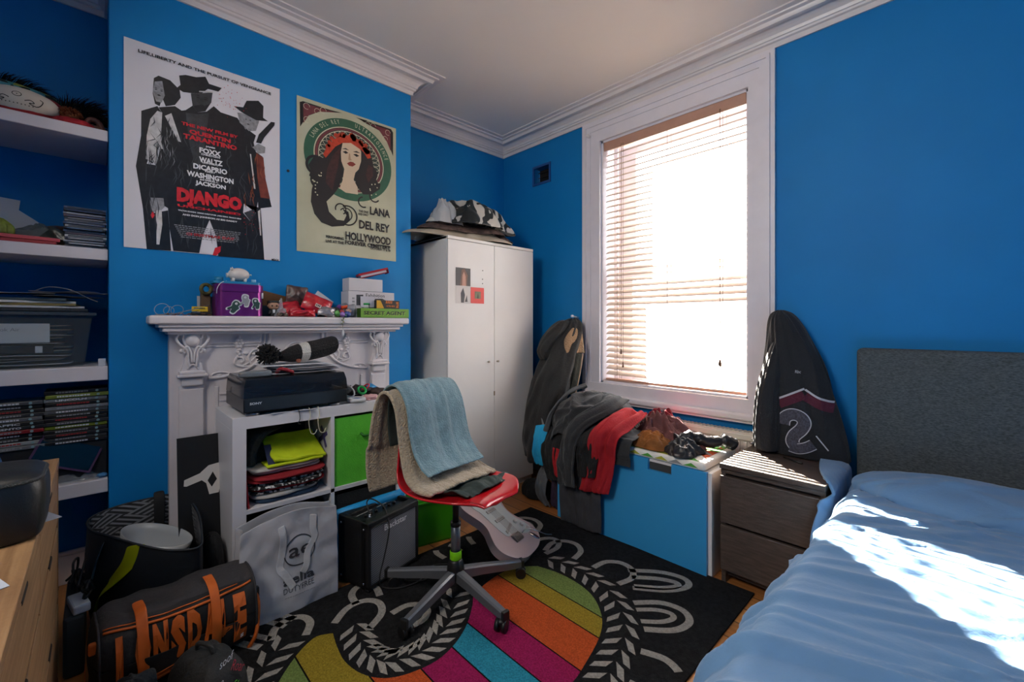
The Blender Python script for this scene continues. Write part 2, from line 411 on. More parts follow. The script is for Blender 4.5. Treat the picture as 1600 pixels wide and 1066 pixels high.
# walls
def holed(x0,x1,z0,z1,holes,y0,y1):
    mb=MB(); xs=sorted({x0,x1,*[h[0] for h in holes],*[h[1] for h in holes]}); zs=sorted({z0,z1,*[h[2] for h in holes],*[h[3] for h in holes]})
    for a,b_ in zip(xs,xs[1:]):
        for c,d in zip(zs,zs[1:]):
            if any(h[0]<=(a+b_)/2<=h[1] and h[2]<=(c+d)/2<=h[3] for h in holes): continue
            mb.b2(a,b_,y0,y1,c,d)
    return mb
WX0,WX1,WZ0,WZ1=1.042,2.02,.775,2.50
struct(holed(-.1,XR+.1,0,HC,[(WX0,WX1,WZ0,WZ1),(.372,.548,2.345,2.475)],0,.28).build('wall_window',wallm))
struct(MB().b2(-.12,0,YB,.0,0,HC).build('wall_left',wallm))
struct(MB().b2(0,CB,CY0,CY1,0,HC,bev=.004).build('wall_chimney_breast',wallm))
struct(MB().b2(XR,XR+.1,YB,0,0,HC).build('wall_right',wallm))
# the wall behind the camera with its closed white door
struct(MB().b2(0,XR,YB-.1,YB,0,HC).build('wall_rear',wallm))
struct(MB().b2(2.6,3.5,YB,YB+.04,0,2.05,bev=.004).build('door_1',whitem))
# cornice
prof=[(0,2.66),(.010,2.66),(.012,2.685),(.022,2.690),(.024,2.70),(.030,2.702),(.034,2.716),(.046,2.730),(.060,2.740),(.078,2.746),(.082,2.746),(.083,2.736),(.1,2.736),(.104,2.744),(.108,2.754),(.128,2.758),(.130,2.765),(.140,2.766),(.158,2.768),(.158,2.776),(0,2.776)]
def corn(path,normals,name):
    mb=MB(); rings=[]
    for (x,y),(nx,ny) in zip(path,normals): rings.append([(x+nx*p,y+ny*p,z) for p,z in prof])
    mb.grid(rings,smooth=False); struct(mb.build(name,whitem))
corn([(0,YB),(0,CY0),(CB,CY0),(CB,CY1),(0,CY1),(0,0),(XR,0)],[(1,1),(1,-1),(1,-1),(1,1),(1,1),(1,-1),(-1,-1)],'trim_1')
# skirting
def skirt(x0,x1,y0,y1,name):
    mb=MB(); mb.b2(x0,x1,y0,y1,0,.13,bev=.004); mb.b2(x0,x1,y0,y1,.13,.15,bev=.008); struct(mb.build(name,whitem))
skirt(0,.02,YB,CY0,'baseboard_alcove'); skirt(0,CB,CY0-.02,CY0,'baseboard_left'); skirt(0,.02,CY1,0,'baseboard_recess'); skirt(.02,XR,-.02,0,'baseboard_window')
# small plugged holes in walls
dk=mat('dark_plug','1b2430',.7)
tag(MB().cyl((CB-.005,-1.892,2.0),(CB+.004,-1.892,2.0),.007,n=12).build('wall_plug',dk),'small dark wall plug in the blue chimney breast between the two posters','wall plug')
# air vent
v=thing('air_vent','small dark rectangular air vent high in the blue wall left of the window','vent',(.46,0,2.41))
mb=MB()
for a in((-.1,-.082,-.08,.08),(.082,.1,-.08,.08),(-.082,.082,.062,.08),(-.082,.082,-.08,-.062)): mb.b2(a[0],a[1],-.006,.004,a[2],a[3])
mb.build('frame',mat('vent_blue','1c4a86',.5),v)
mb=MB(); mb.b2(-.084,.084,.07,.08,-.064,.064); mb.build('duct_back',mat('duct_dark','0c0a0a',.9),v)
mb=MB(); 
for i in range(3): mb.b2(-.084,.084,.05,.054,-.045+i*.04,-.04+i*.04)
mb.build('grille',mat('grille_brown','1a1210',.8),v)
# ================================================================ WINDOW
wf=thing('window_1','tall white sash window in the blue wall with stepped white surround','window'); wf['kind']='structure'
fr=mat('window_frame_paint','e2dde2',.38,var=.03,vs=12,bump=.04,bs=30)
mb=MB(); X0,X1,ZT,ZB=.889,2.153,2.655,.70
for (i,(a,y)) in enumerate([(0,.026),(.022,.036),(.04,.028),(.075,.022)]):
    nxt=[.022,.04,.075,.2][i]
    e=min(nxt,.151); e2=min(nxt,.133); et=min(nxt,.155)
    mb.b2(X0+a,X0+e,-y,0,ZB,ZT-a); mb.b2(X1-e2,X1-a,-y,0,ZB,ZT-a); mb.b2(X0+e,X1-e2,-y,0,ZT-et,ZT-a)
mb.build('architrave',fr,wf)
mb=MB(); mb.b2(X0+.02,X1-.02,-.03,0,.70,WZ0); mb.build('apron',fr,wf)
mb=MB(); mb.b2(X0-.01,X1+.012,-.07,.0,.662,.70,bev=.012,seg=3); mb.b2(X0+.0,X1-.0,-.045,0,.645,.662,bev=.004); mb.build('sill',fr,wf)
# reveal lining
mb=MB(); mb.b2(WX0,WX0+.014,0,.275,WZ0,WZ1); mb.b2(WX1-.014,WX1,0,.275,WZ0,WZ1); mb.b2(WX0,WX1,0,.275,WZ1-.014,WZ1); mb.b2(WX0,WX1,0,.275,WZ0,WZ0+.014); mb.build('reveal',fr,wf)
def sash(y,z0,z1,name,xl=.155,xr=.055,t=.06,b_=.09):
    mb=MB(); A=WX0+.014; B=WX1-.014
    mb.b2(A,WX0+xl,y,y+.04,z0,z1,bev=.004); mb.b2(WX1-xr,B,y,y+.04,z0,z1,bev=.004)
    mb.b2(WX0+xl,WX1-xr,y,y+.04,z1-t,z1,bev=.004); mb.b2(WX0+xl,WX1-xr,y,y+.04,z0,z0+b_,bev=.004)
    o=mb.build(name,fr,wf)
    MB().b2(WX0+xl,WX1-xr,y+.018,y+.022,z0+b_,z1-t).build('glass_pane',glass,o)
glass=clearmat('window_glass','ffffff',.04,.02)
sash(.205,1.53,WZ1-.01,'upper_sash',t=.07,b_=.07); sash(.16,WZ0+.014,1.60,'lower_sash',t=.07,b_=.05)
# parting stops
mb=MB(); mb.b2(WX0+.014,WX0+.04,.14,.158,WZ0+.01,WZ1-.01); mb.b2(WX1-.03,WX1-.014,.14,.158,WZ0+.01,WZ1-.01); mb.build('parting_bead',fr,wf)
tag(MB().cyl((.955,-.045,2.555),(.955,-.02,2.555),.012,n=14).sph((.955,-.047,2.555),.013).build('blind_hook',whitem),'small white round hook at the top left of the window surround','hook')
# venetian blind
bl=thing('venetian_blind','tan wooden venetian blind hanging inside the window opening','blind')
tan=mat('blind_valance_brown','b98c76',.45,var=.06,vs=14)
slm=mat('blind_slat_cream',(.66,.53,.43),.5,var=.04,vs=10)
A,B=WX0+.018,WX1-.018
MB().b2(A,B,.002,.014,WZ1-.075,WZ1-.014,bev=.002).build('valance',tan,bl)
MB().b2(A+.01,B-.01,.02,.07,WZ1-.055,WZ1-.016).build('head_rail',mat('rail_cream','c9b49f',.5),bl)
zz=WZ1-.095; sl=None; k=0
def slat_mesh():
    mb=MB(); c=.05; t=R(30)
    pr=[(-.025,0),(-.0125,.0018),(0,.0024),(.0125,.0018),(.025,0)]
    P=[[(x,math.cos(t)*a-math.sin(t)*h,math.sin(t)*a+math.cos(t)*h) for a,h in pr] for x in (A+.004,B-.004)]
    Q=[[(x,math.cos(t)*a-math.sin(t)*(h-.0028),math.sin(t)*a+math.cos(t)*(h-.0028)) for a,h in pr][::-1] for x in (A+.004,B-.004)]
    mb.grid([[p for p in a+b_+a[:1]] for a,b_ in zip(P,Q)]); 
    return mb
while zz>WZ0+.05:
    if sl is None: sl=slat_mesh().build('slat',slm,bl); sl.location=(0,.045,zz)
    else: s2=dup(sl,parent=bl); s2.location=(0,.045,zz)
    zz-=.041
MB().b2(A+.004,B-.004,.022,.068,WZ0+.018,WZ0+.032,bev=.003).build('bottom_rail',tan,bl)
cm=mat('cord_brown','6b5344',.8)
for x in (A+.10,A+.47,B-.13):
    mb=MB(); mb.cyl((x,.018,WZ0+.03),(x,.018,WZ1-.05),.0011,n=6); mb.cyl((x,.073,WZ0+.03),(x,.073,WZ1-.05),.0011,n=6); mb.build('ladder_cord',cm,bl)
for x,z in ((A+.145,1.02),(A+.16,.93),(B-.14,.985),(B-.135,.98)):
    o=MB().cyl((x,-.003,z),(x,-.003,WZ1-.06),.0011,n=6).build('pull_cord',cm,bl)
    MB().cyl((x,-.003,z-.035),(x,-.003,z),.007,.004,n=10).build('cord_tassel',mat('tassel_brown','5a3a28',.5),o)
# radiator
rd=thing('radiator','cream panel radiator with vertical ribs under the window behind the bench','radiator')
rm=mat('radiator_cream','d9d2c6',.4)
mb=MB(); mb.b2(1.16,2.09,-.088,-.075,.12,.60,bev=.004); x=1.19
while x<2.06: mb.b2(x,x+.022,-.096,-.086,.15,.56,bev=.004); x+=.036
mb.b2(1.16,2.09,-.105,-.086,.565,.60,bev=.006); mb.build('front_panel',rm,rd)
mb=MB(); mb.b2(1.16,2.095,-.09,-.03,.598,.606,bev=.002)
for i in range(40): mb.b2(1.175+i*.0225,1.185+i*.0225,-.085,-.035,.604,.609)
mb.build('top_grille',rm,rd)
MB().b2(1.16,2.09,-.045,-.03,.12,.60).build('back_panel',rm,rd)
MB().cyl((1.6,-.05,.0),(1.6,-.05,.12),.01,n=10).build('pipe',rm,rd)
# ================================================================ BED
bed=thing('bed','double bed against the window wall with grey fabric headboard','bed',(3.2,-1.1,0))
hb=mat('headboard_grey_weave',(.075,.088,.094),.9,var=.45,vs=110,bump=.5,bs=300,stretch=(1,1,3))
def bpart(mb,name,m):
    o=mb.build(name,m,bed); o.location=(-3.2,1.1,0); return o
mb=MB(); mb.b2(2.505,3.98,-.105,-.03,.12,1.082,bev=.022,seg=4); smooth(bpart(mb,'headboard',hb))
mb=MB(); mb.b2(2.53,3.95,-2.12,-.105,.12,.30,bev=.01); bpart(mb,'base',hb)
mb=MB(); mb.b2(2.54,3.94,-2.10,-.11,.30,.50,bev=.045,seg=4); smooth(bpart(mb,'mattress',mat('mattress_white','d8d8d6',.8)))
for x,y in((2.57,-2.07),(3.91,-2.07),(2.57,-.14),(3.91,-.14)): bpart(MB().cyl((x,y,0),(x,y,.12),.022,.028,n=14),'leg',mat('leg_black','15130f',.5))
# duvet
rng=np.random.RandomState(4)
nx,ny=104,136
x0,x1,y0,y1=2.37,3.86,-2.22,-.16
px,py=(x1-x0)/(nx-1),(y1-y0)/(ny-1)
def dv(u,v):
    x=x0+(x1-x0)*u; y=y0+(y1-y0)*v; q=Vector((x*2.2,y*2.2,0))
    s=mnoise.noise(Vector((x*2.0+y*1.2,y*5.5-x*1.2,1)))*.05+mnoise.noise(Vector((x*4,y*9,3)))*.02
    return (x,y,.64+s)
P=gridP(nx,ny,dv)
f=c_all(c_box(2.535,4.2,-2.3,-.11,.1,.528,m=.008,r=.05),c_box(2.495,2.9,-2.3,-1.0,.1,.50,m=.008,r=.08),c_ell((2.90,-.36,.545),(.36,.19,.06)),c_ell((3.56,-.36,.545),(.36,.19,.06)),c_box(2.07,2.48,-.55,-.06,.0,.552,m=.012),c_half(2,.05),c_half(1,-.115,-1))
P=sim(P,(px*1.05,py*1.06),f,steps=110,it=7,bend=.35,fric=.85,damp=.93,tail=30)
# long soft folds pressed into the cloth, on a finer mesh
def up2(A,ax):
    A=np.moveaxis(A,ax,0); n=A.shape[0]; m=np.empty((2*n-1,)+A.shape[1:]); m[::2]=A; g=np.concatenate([A[:1],A,A[-1:]]); m[1::2]=(9*(A[:-1]+A[1:])-(g[:-3]+g[3:]))/16; return np.moveaxis(m,0,ax)
P=up2(up2(P,0),1); nx,ny=P.shape[:2]
n0=np.zeros_like(P); du=np.gradient(P,axis=0); dw=np.gradient(P,axis=1); n0=np.cross(du,dw); n0/=np.linalg.norm(n0,axis=-1,keepdims=True)+1e-9
random.seed(11); H=np.zeros(P.shape[:2])
gx=x0+(x1-x0)*np.linspace(0,1,nx)[:,None]; gy=y0+(y1-y0)*np.linspace(0,1,ny)[None,:]
def crease(xa,ya,ang,ln,wd,am,curl=0):
    global H
    a=R(ang); ex,ey=math.cos(a),math.sin(a); U=(gx-xa)*ex+(gy-ya)*ey; Vv=-(gx-xa)*ey+(gy-ya)*ex; Vv=Vv-curl*(U-ln/2)**2
    e=np.exp(-((U-ln/2)/(ln*.42))**4); k=np.where(Vv>0,Vv/wd,-Vv/(wd*.55)); H+=am*e*(np.exp(-np.abs(k)**1.35)-.40*np.exp(-(k/2.4)**2))
for i in range(85):
    y=-2.2+1.45*random.random(); x=2.34+random.random()*.75
    crease(x,y,random.uniform(10,40),random.uniform(.25,.75),random.uniform(.008,.020),random.uniform(.008,.020)*(1 if x<2.6 or y<-1.4 else .7),random.uniform(-.5,.5))
for i in range(50):
    y=-.85+.65*random.random(); x=2.36+random.random()*1.0
    crease(x,y,random.uniform(0,65),random.uniform(.25,.7),random.uniform(.009,.022),random.uniform(.009,.024),random.uniform(-.6,.6))
for i in range(16): crease(2.36+.75*random.random(),-2.15+1.9*random.random(),random.uniform(8,42),random.uniform(.5,1.0),random.uniform(.03,.05),random.uniform(.016,.030),random.uniform(-.5,.5))
for (xa,ya,an,ln,wd,am,cu) in [(2.36,-.95,62,.62,.035,.035,-.7),(2.42,-1.10,52,.7,.03,.03,-.5),(2.55,-.62,5,.6,.03,.024,.3),(2.55,-1.14,16,.7,.026,.020,.3),(2.42,-1.36,26,.8,.026,.026,.3),(2.38,-1.55,28,.9,.028,.034,.2),(2.38,-1.75,24,.8,.028,.036,-.2),(2.38,-1.95,20,.9,.028,.036,-.2),(2.5,-1.9,35,.8,.026,.030,.2),(2.75,-.3,-40,.5,.03,.02,.6),(3.0,-.35,-60,.45,.03,.02,-.5),(2.8,-.75,20,.5,.03,.022,.5)]: crease(xa,ya,an,ln,wd,am,cu)
H*=1-.55*np.clip((gx-2.52)/.12,0,1)*np.clip((gy+1.75)/.35,0,1)
P=P+n0*H[...,None]*(1 if n0[...,2].mean()>0 else -1)
duv=mat('duvet_blue_cotton',(.125,.265,.46),.75,var=.05,vs=5,bump=.12,bs=120,sheen=.25)
dvo=sheet(P,'duvet',duv,None,t=.012,sub=0)
tag(dvo,'crumpled bright blue cotton duvet spread over the bed in the sunlight','duvet')
# ================================================================ NIGHTSTAND
ns=thing('nightstand','dark brown oak veneer two-drawer nightstand between the blue bench and the bed','nightstand',(2.272,-.3,0))
ow=mat('brown_oak_veneer',(.070,.050,.040),.42,var=.32,vs=14,bump=.15,bs=50,stretch=(1,6,8),spec=.5)
def q(mb,name,m,par,loc=(2.272,-.3,0)):
    o=mb.build(name,m,par); o.location=(-loc[0],-loc[1],-loc[2]); return o
mb=MB(); mb.b2(2.072,2.09,-.525,-.06,0,.53); mb.b2(2.454,2.472,-.525,-.06,0,.53); mb.b2(2.09,2.454,-.075,-.06,.05,.53); mb.b2(2.09,2.454,-.50,-.49,.05,.53); mb.b2(2.085,2.459,-.50,-.08,.03,.05); q(mb,'body',ow,ns)
q(MB().b2(2.070,2.474,-.546,-.058,.53,.552,bev=.002),'top',ow,ns)
q(MB().b2(2.072,2.472,-.530,-.512,.507,.53),'top_rail',ow,ns)
for z0,z1 in((.285,.497),(.068,.272)): q(MB().b2(2.074,2.470,-.546,-.526,z0,z1,bev=.002),'drawer',ow,ns)
sr=thing('glasses_case','small silver glasses case with a folded white cloth on the nightstand','case',(2.11,-.115,.552),.25)
mb=MB(); mb.sph((0,0,.014),(.05,.022,.014)); mb.build('shell',mat('silver_metal','b9b8b4',.25,metal=.9),sr)
mb=MB(); mb.sph((-.008,.012,.038),(.034,.02,.014),jit=.5,seed=3); mb.build('cloth',mat('white_cloth','e6e6e2',.8),sr)
pn=MB().cyl((0,-.05,.004),(.0,.05,.004),.004,n=8).build('pen',mat('pen_black','181514',.4)); pn.location=(2.295,-.27,.5525); pn.rotation_euler=(0,0,R(60)); tag(pn,'dark pen lying on the sunlit nightstand top','pen')
# ================================================================ STORAGE BENCH
sb=thing('storage_bench','low white storage bench with plain blue front under the window','bench',(1.56,-.34,0))
wl=mat('white_laminate','e2dfdc',.35,var=.02,vs=8); bb=mat('blue_lacquer',(.035,.30,.62),.35,var=.02,vs=5)
def q2(mb,n,m): return q(mb,n,m,sb,(1.56,-.34,0))
mb=MB(); mb.b2(1.10,1.118,-.536,-.125,0,.49); mb.b2(2.012,2.032,-.536,-.125,0,.49,bev=.002); mb.b2(1.118,2.012,-.14,-.125,0,.49); mb.b2(1.118,2.012,-.52,-.14,.02,.04); q2(mb,'carcass',wl)
q2(MB().b2(1.118,2.012,-.536,-.14,.478,.492),'seat_board',wl)
mb=MB(); mb.prism([(1.105,.004),(2.015,.004),(2.015,.494),(1.843,.494),(1.843,.44),(1.715,.44),(1.715,.494),(1.105,.494)],-.556,-.538,M=Matrix(((1,0,0,0),(0,0,1,0),(0,1,0,0),(0,0,0,1)))); q2(mb,'front_panel',bb)
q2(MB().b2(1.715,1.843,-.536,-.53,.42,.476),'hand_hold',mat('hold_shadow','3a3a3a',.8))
# patterned cushion mat
mp_=mat('triangle_mat_white','e9e7de',.8); cs=[mp_,mat('tri_green','4f9a3c',.8),mat('tri_orange','c8572c',.8),mat('tri_olive','a9a83a',.8),mat('tri_grey','8d9090',.8)]
mb=MB(); mb.use(cs[0]); mb.b2(1.12,2.005,-.55,-.15,.494,.532,bev=.014,seg=3)
random.seed(5); i=0; x=1.14
while x<1.93:
    for j in range(5):
        y=-.535+j*.075
        for k in (0,1):
            c=random.choice([1,2,3,0,4,0,1]); mb.use(cs[c])
            t=[(x,y),(x+.074,y),(x,y+.074)] if k==0 else [(x+.074,y),(x+.074,y+.074),(x,y+.074)]
            mb.poly(t,.5325)
        if j==0:
            mb.use(cs[random.choice([1,2,3,4,0])]); M=Matrix(((1,0,0,0),(0,0,1,-.5505),(0,1,0,0),(0,0,0,1)))
            mb.poly([(x,.505),(x+.04,.523),(x+.074,.505)],0,M)
    x+=.076
tag(mb.build('patterned_bench_mat',None),'white bench mat printed with green and orange triangles on the blue-fronted bench','mat')
# ================================================================ WARDROBE
wd=thing('wardrobe','tall plain white two-door wardrobe in the recess beside the chimney breast','wardrobe',(.3,-.594,0))
def q3(mb,n,m): return q(mb,n,m,wd,(.3,-.594,0))
ww=mat('wardrobe_white','dedbd6',.4,var=.02,vs=6)
mb=MB(); mb.b2(.04,.536,-.990,-.972,0,1.762); mb.b2(.04,.536,-.217,-.199,0,1.762); mb.b2(.04,.554,-.990,-.199,1.745,1.765,bev=.002); mb.b2(.04,.536,-.972,-.217,.04,.06); mb.b2(.04,.05,-.972,-.217,.06,1.745); mb.b2(.5,.536,-.972,-.217,0,.04); q3(mb,'carcass',ww)
for y0_,y1_,hy in((-.989,-.5955,-.655),(-.5925,-.2,-.570)):
    d=q3(MB().b2(.537,.554,y0_,y1_,.045,1.742,bev=.0015),'door',ww)
    MB().cyl((.554,hy,.93),(.566,hy,.93),.003,n=8).cyl((.566,hy,.93),(.572,hy,.93),.008,.007,n=14).build('knob',mat('knob_steel','6f6a64',.3,metal=.8),d)
q3(MB().b2(.551,.557,-.599,-.59,.69,.72),'latch',mat('latch_brass','8a7a5c',.4,metal=.6))
for i,(y,z) in enumerate(((-.735,1.563),(-.735,1.50),(-.735,1.455),(-.735,1.42))): pass
def wallpic(name,label,y0,y1,z0,z1,base,fn,cat_='photograph',group=None,x=.5552):
    M=frame((x,y0,z0),(0,1,0),(0,0,1)); mb=MB(); mb.use(base); mb.M=M; mb.prism([(0,0),(y1-y0,0),(y1-y0,z1-z0),(0,z1-z0)],0,.0006); fn(mb,y1-y0,z1-z0)
    return tag(mb.build(name,None),label,cat_,group)
def f1(mb,w,h):
    mb.use(mat('ph_brown','6a4a3c',.6)); mb.poly([(w*.3,0),(w*.75,0),(w*.8,h*.6),(w*.6,h*.95),(w*.4,h*.9)],.0008)
    mb.use(mat('ph_skin','b58a78',.6)); mb.poly([(w*.42,0),(w*.68,0),(w*.66,h*.55),(w*.55,h*.8),(w*.45,h*.6)],.001)
def f2(mb,w,h):
    mb.use(mat('ph_ink','34343a',.6)); mb.poly([(w*.35,h*.05),(w*.55,h*.05),(w*.62,h*.5),(w*.5,h*.9),(w*.33,h*.6)],.0008); mb.poly([(w*.6,h*.1),(w*.8,h*.1),(w*.75,h*.5)],.0008)
def f3(mb,w,h):
    mb.use(mat('ph_olive','6b6a52',.6)); mb.poly([(w*.3,h*.3),(w*.75,h*.3),(w*.75,h*.75),(w*.3,h*.75)],.0008); mb.use(mat('ph_dk','2b2b22',.6)); mb.poly([(w*.45,h*.32),(w*.6,h*.32),(w*.55,h*.7)],.001)
wallpic('photo_print','dark photo print of a figure on the wardrobe door, above the grey one',-.929,-.808,1.445,1.563,mat('ph_black','232126',.5),f1)
wallpic('photo_print','pale grey photo print on the wardrobe door, below the dark one',-.929,-.808,1.328,1.443,mat('ph_grey','c9c4bf',.5),f2)
wallpic('photo_print','small red square print with a dark centre on the wardrobe door',-.806,-.69,1.332,1.44,mat('ph_red','c8322c',.5),f3)
for i,(y,z) in enumerate(((-.70,1.56),(-.702,1.50),(-.702,1.47))):
    tag(MB().sph((.5545,y,z),.004,n=8).build('tack_blob',mat('tack','5b5751',.7)),['upper','middle','lower'][i]+' dark lump of sticky tack on the wardrobe door beside the prints','sticky tack','sticky tack on the wardrobe door')
# ================================================================ CUBE SHELF UNIT
KX0,KX1,KY0,KY1,KZ0,KZ1=.445,.80,-2.223,-1.433,.015,.805
ku=thing('cube_shelf_unit','white four-cube shelf unit in front of the fireplace','shelf unit',((KX0+KX1)/2,-1.828,0))
kl=((KX0+KX1)/2,-1.828,0); kw=mat('shelf_unit_white','d9d8dc',.4,var=.03,vs=8)
def qk(mb,n,m): return q(mb,n,m,ku,kl)
qk(MB().b2(KX0,KX1,KY0,KY1,KZ1-.05,KZ1,bev=.001),'top',kw)
qk(MB().b2(KX0,KX1,KY0,KY1,KZ0-.015,KZ0+.04,bev=.001),'bottom',kw)
qk(MB().b2(KX0,KX1,KY0,KY0+.05,KZ0+.04,KZ1-.05,bev=.001),'side',kw); qk(MB().b2(KX0,KX1,KY1-.05,KY1,KZ0+.04,KZ1-.05,bev=.001),'side',kw)
qk(MB().b2(KX0,KX1,-1.827,-1.810,KZ0+.04,KZ1-.05),'divider',kw)
qk(MB().b2(KX0,KX1,KY0+.05,KY1-.05,.400,.417),'shelf',kw)
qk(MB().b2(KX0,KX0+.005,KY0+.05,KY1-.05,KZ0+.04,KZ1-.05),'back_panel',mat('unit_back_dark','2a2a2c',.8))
# green drawer cube
gd=thing('green_storage_box','bright green fabric cube box in the upper right opening of the shelf unit','box',(.62,-1.646,.417))
gm=mat('green_fabric',(.09,.50,.03),.7,var=.06,vs=20,bump=.2,bs=200)
mb=MB(); mb.b2(-.16,.168,-.158,-.155,.0,.325,bev=.001); mb.b2(-.16,.168,.155,.158,0,.325,bev=.001); mb.b2(.164,.17,-.158,.158,0,.325,bev=.002); mb.b2(-.16,-.157,-.158,.158,0,.325); mb.b2(-.16,.168,-.155,.155,0,.004); mb.build('fabric_body',gm,gd)
mb=MB(); mb.tube(cat([(.170,-.03,.235),(.186,-.02,.225),(.188,.02,.225),(.170,.03,.235)],5),.006); mb.build('handle',mat('green_dark','1f6a1a',.6),gd)
# ================================================================ FIREPLACE SURROUND
fs=thing('fireplace_surround','ornate white cast-iron fireplace surround with mantel shelf on the chimney breast','fireplace',(CB,-1.866,0))
fp=mat('surround_white_paint','d8d2d4',.38,var=.03,vs=15,bump=.06,bs=60)
def qf(mb,n,m=None): return q(mb,n,m or fp,fs,(CB,-1.866,0))
FY0,FY1,FX=-2.392,-1.340,.44
mb=MB()
mb.b2(CB,FX,FY0,-2.215,0,1.176); mb.b2(CB,FX,-1.517,FY1,0,1.176); mb.b2(CB,FX,-2.215,-1.517,.72,1.176)
mb.b2(CB,.52,FY0-.03,FY1+.03,1.158,1.176,bev=.004); mb.b2(CB,.50,FY0-.012,FY1+.012,1.146,1.160,bev=.004)
qf(mb,'frame')
mb=MB(); mb.b2(CB,.545,-2.468,-1.262,1.190,1.228,bev=.010,seg=3); mb.b2(CB,.53,FY0-.045,FY1+.045,1.176,1.192,bev=.004); qf(mb,'mantel_shelf')
# side brackets of the shelf ends
for s in(-1,1):
    yc=-1.866+s*.447
    mb=MB(); W=lambda a:yc+a
    # pilaster shaft, plinth, cap, vase shaped bracket
    mb.b2(FX,.458,W(-.047),W(.047),0,.915,bev=.004); mb.b2(FX,.464,W(-.043),W(.043),.06,.90,bev=.004)
    mb.b2(FX,.476,W(-.04),W(.04),.915,.955,bev=.006); mb.b2(FX,.492,W(-.056),W(.056),.955,.968,bev=.004); mb.b2(FX,.484,W(-.048),W(.048),.968,.982,bev=.004)
    M=frame((FX,yc,0),(0,1,0),(0,0,1))
    pr=[(-.040,.982),(.040,.982),(.030,1.02),(.022,1.06),(.020,1.085),(.030,1.10),(.036,1.12),(.034,1.146),(-.034,1.146),(-.036,1.12),(-.030,1.10),(-.020,1.085),(-.022,1.06),(-.030,1.02)]
    mb.prism(pr,0,.034,M=M)
    mb.sph((.474,yc,1.118),(.022,.026,.03))
    T=lambda a,z,x=.474:(x,yc+a,z)
    for t in(-1,1):
        mb.tube(cat([T(t*.012,1.00,.478),T(t*.016,1.04,.480),T(t*.020,1.075,.482),T(t*.045,1.10,.48),T(t*.058,1.125,.476),T(t*.050,1.145,.474),T(t*.036,1.142,.474),T(t*.034,1.128,.474)],5),.0055,n=8)
        mb.tube(cat([T(t*.004,1.02,.484),T(t*.006,1.06,.486),T(t*.018,1.09,.486),T(t*.030,1.085,.482),T(t*.034,1.07,.478),T(t*.026,1.062,.478)],5),.0045,n=8)
        mb.sph(T(t*.040,1.072,.47),(.008,.009,.011),n=8)
    mb.tube(cat([T(-.02,.99,.476),T(0,1.012,.480),T(.02,.99,.476)],6),.004)
    qf(mb,'pilaster')
# relief carving between the pilasters
mb=MB(); yc=-1.866
def Y(a): return yc+a
for s in(-1,1):
    T=lambda a,z,x=.443:(x,Y(s*a),z)
    mb.tube(cat([T(.128,1.15),T(.130,1.10),T(.150,1.05),T(.190,1.00),T(.245,.965),T(.32,.945),T(.385,.94)],6),.0075,n=8)
    mb.tube(cat([T(.150,1.15),T(.152,1.10),T(.170,1.06),T(.205,1.015),T(.25,.985)],6),.0035,n=8)
    mb.tube([T(.39,1.10),T(.16,1.10)],.003,n=6); mb.tube([T(.39,1.085),T(.17,1.085)],.0025,n=6)
    # flower
    for k in range(6):
        a=k*PI/3; mb.sph((.447,Y(s*.262)+.013*math.cos(a),1.098+.016*math.sin(a)),(.006,.009,.010),n=8)
    mb.sph((.450,Y(s*.262),1.098),(.006,.007,.007),n=8)
    for k in range(4): mb.sph((.446,Y(s*(.262+.006*(k%2))),1.068-k*.011),(.006,.010-.0015*k,.008),n=8)
    mb.sph((.446,Y(s*.262),1.128),(.006,.009,.010),n=8)
    mb.tube(cat([T(.175,1.09),T(.185,1.07),T(.205,1.06),T(.222,1.03),T(.212,1.00),T(.205,.99)],6),.005)
    mb.tube(cat([T(.178,1.075),T(.180,1.03),T(.20,.985),T(.235,.965)],6),.0045)
    mb.tube(cat([T(.215,.985),T(.245,.985),T(.278,1.0),T(.272,1.028),T(.25,1.03),T(.243,1.012),T(.256,1.004)],6),.005)
    mb.tube(cat([T(.29,.955),T(.33,.965),T(.365,.96),T(.37,.945),T(.352,.942)],6),.0045)
    for a,z in((.232,1.05),(.195,1.045),(.30,.952),(.34,.95)): mb.sph((.444,Y(s*a),z),(.005,.012,.008),n=8)
mb.tube([(.443,Y(.062*math.cos(R(a))),1.035+.062*math.sin(R(a))) for a in range(0,181,12)],.0055)
mb.tube([(.443,Y(.050*math.cos(R(a))),1.035+.050*math.sin(R(a))) for a in range(0,181,12)],.003)
mb.b2(.438,.446,Y(-.36),Y(-.345),.0,.90,bev=.002); mb.b2(.438,.446,Y(.345),Y(.36),.0,.90,bev=.002)
# inner hood bars
for z in(.86,.83): mb.b2(.438,.445,Y(-.34),Y(-.27),z,z+.006)
qf(mb,'relief_carving')
qf(MB().b2(CB-.0,CB+.01,-2.215,-1.517,0,.72),'firebox',mat('soot_black','0b0a0a',.9))
# black framed print leaning against the surround, left of the shelf unit
M=frame((.605,-2.372,.002),(.0,1,0),(-.14,0,1)); mb=MB(); mb.M=M
mb.use(mat('canvas_black','0e0d0d',.55,var=.2,vs=30)); mb.prism([(0,0),(.27,0),(.27,.70),(0,.70)],-.018,0)
mb.use(mat('chalk_white','cfcbc6',.7)); mb.prism([(.02,.495),(.022,.52),(.07,.535),(.15,.56),(.155,.535),(.08,.505),(.03,.492)],0,.0012); mb.poly([(.08,.54),(.11,.565),(.15,.57),(.16,.50),(.145,.44),(.11,.44),(.10,.49),(.08,.51)],.0016)
mb.use(mat('canvas_black','0e0d0d',.55)); mb.poly([(.105,.50),(.125,.535),(.14,.50),(.12,.47)],.0020)
tag(mb.build('leaning_canvas',None),'black canvas with a white printed hand leaning on the surround left of the shelf unit','canvas')
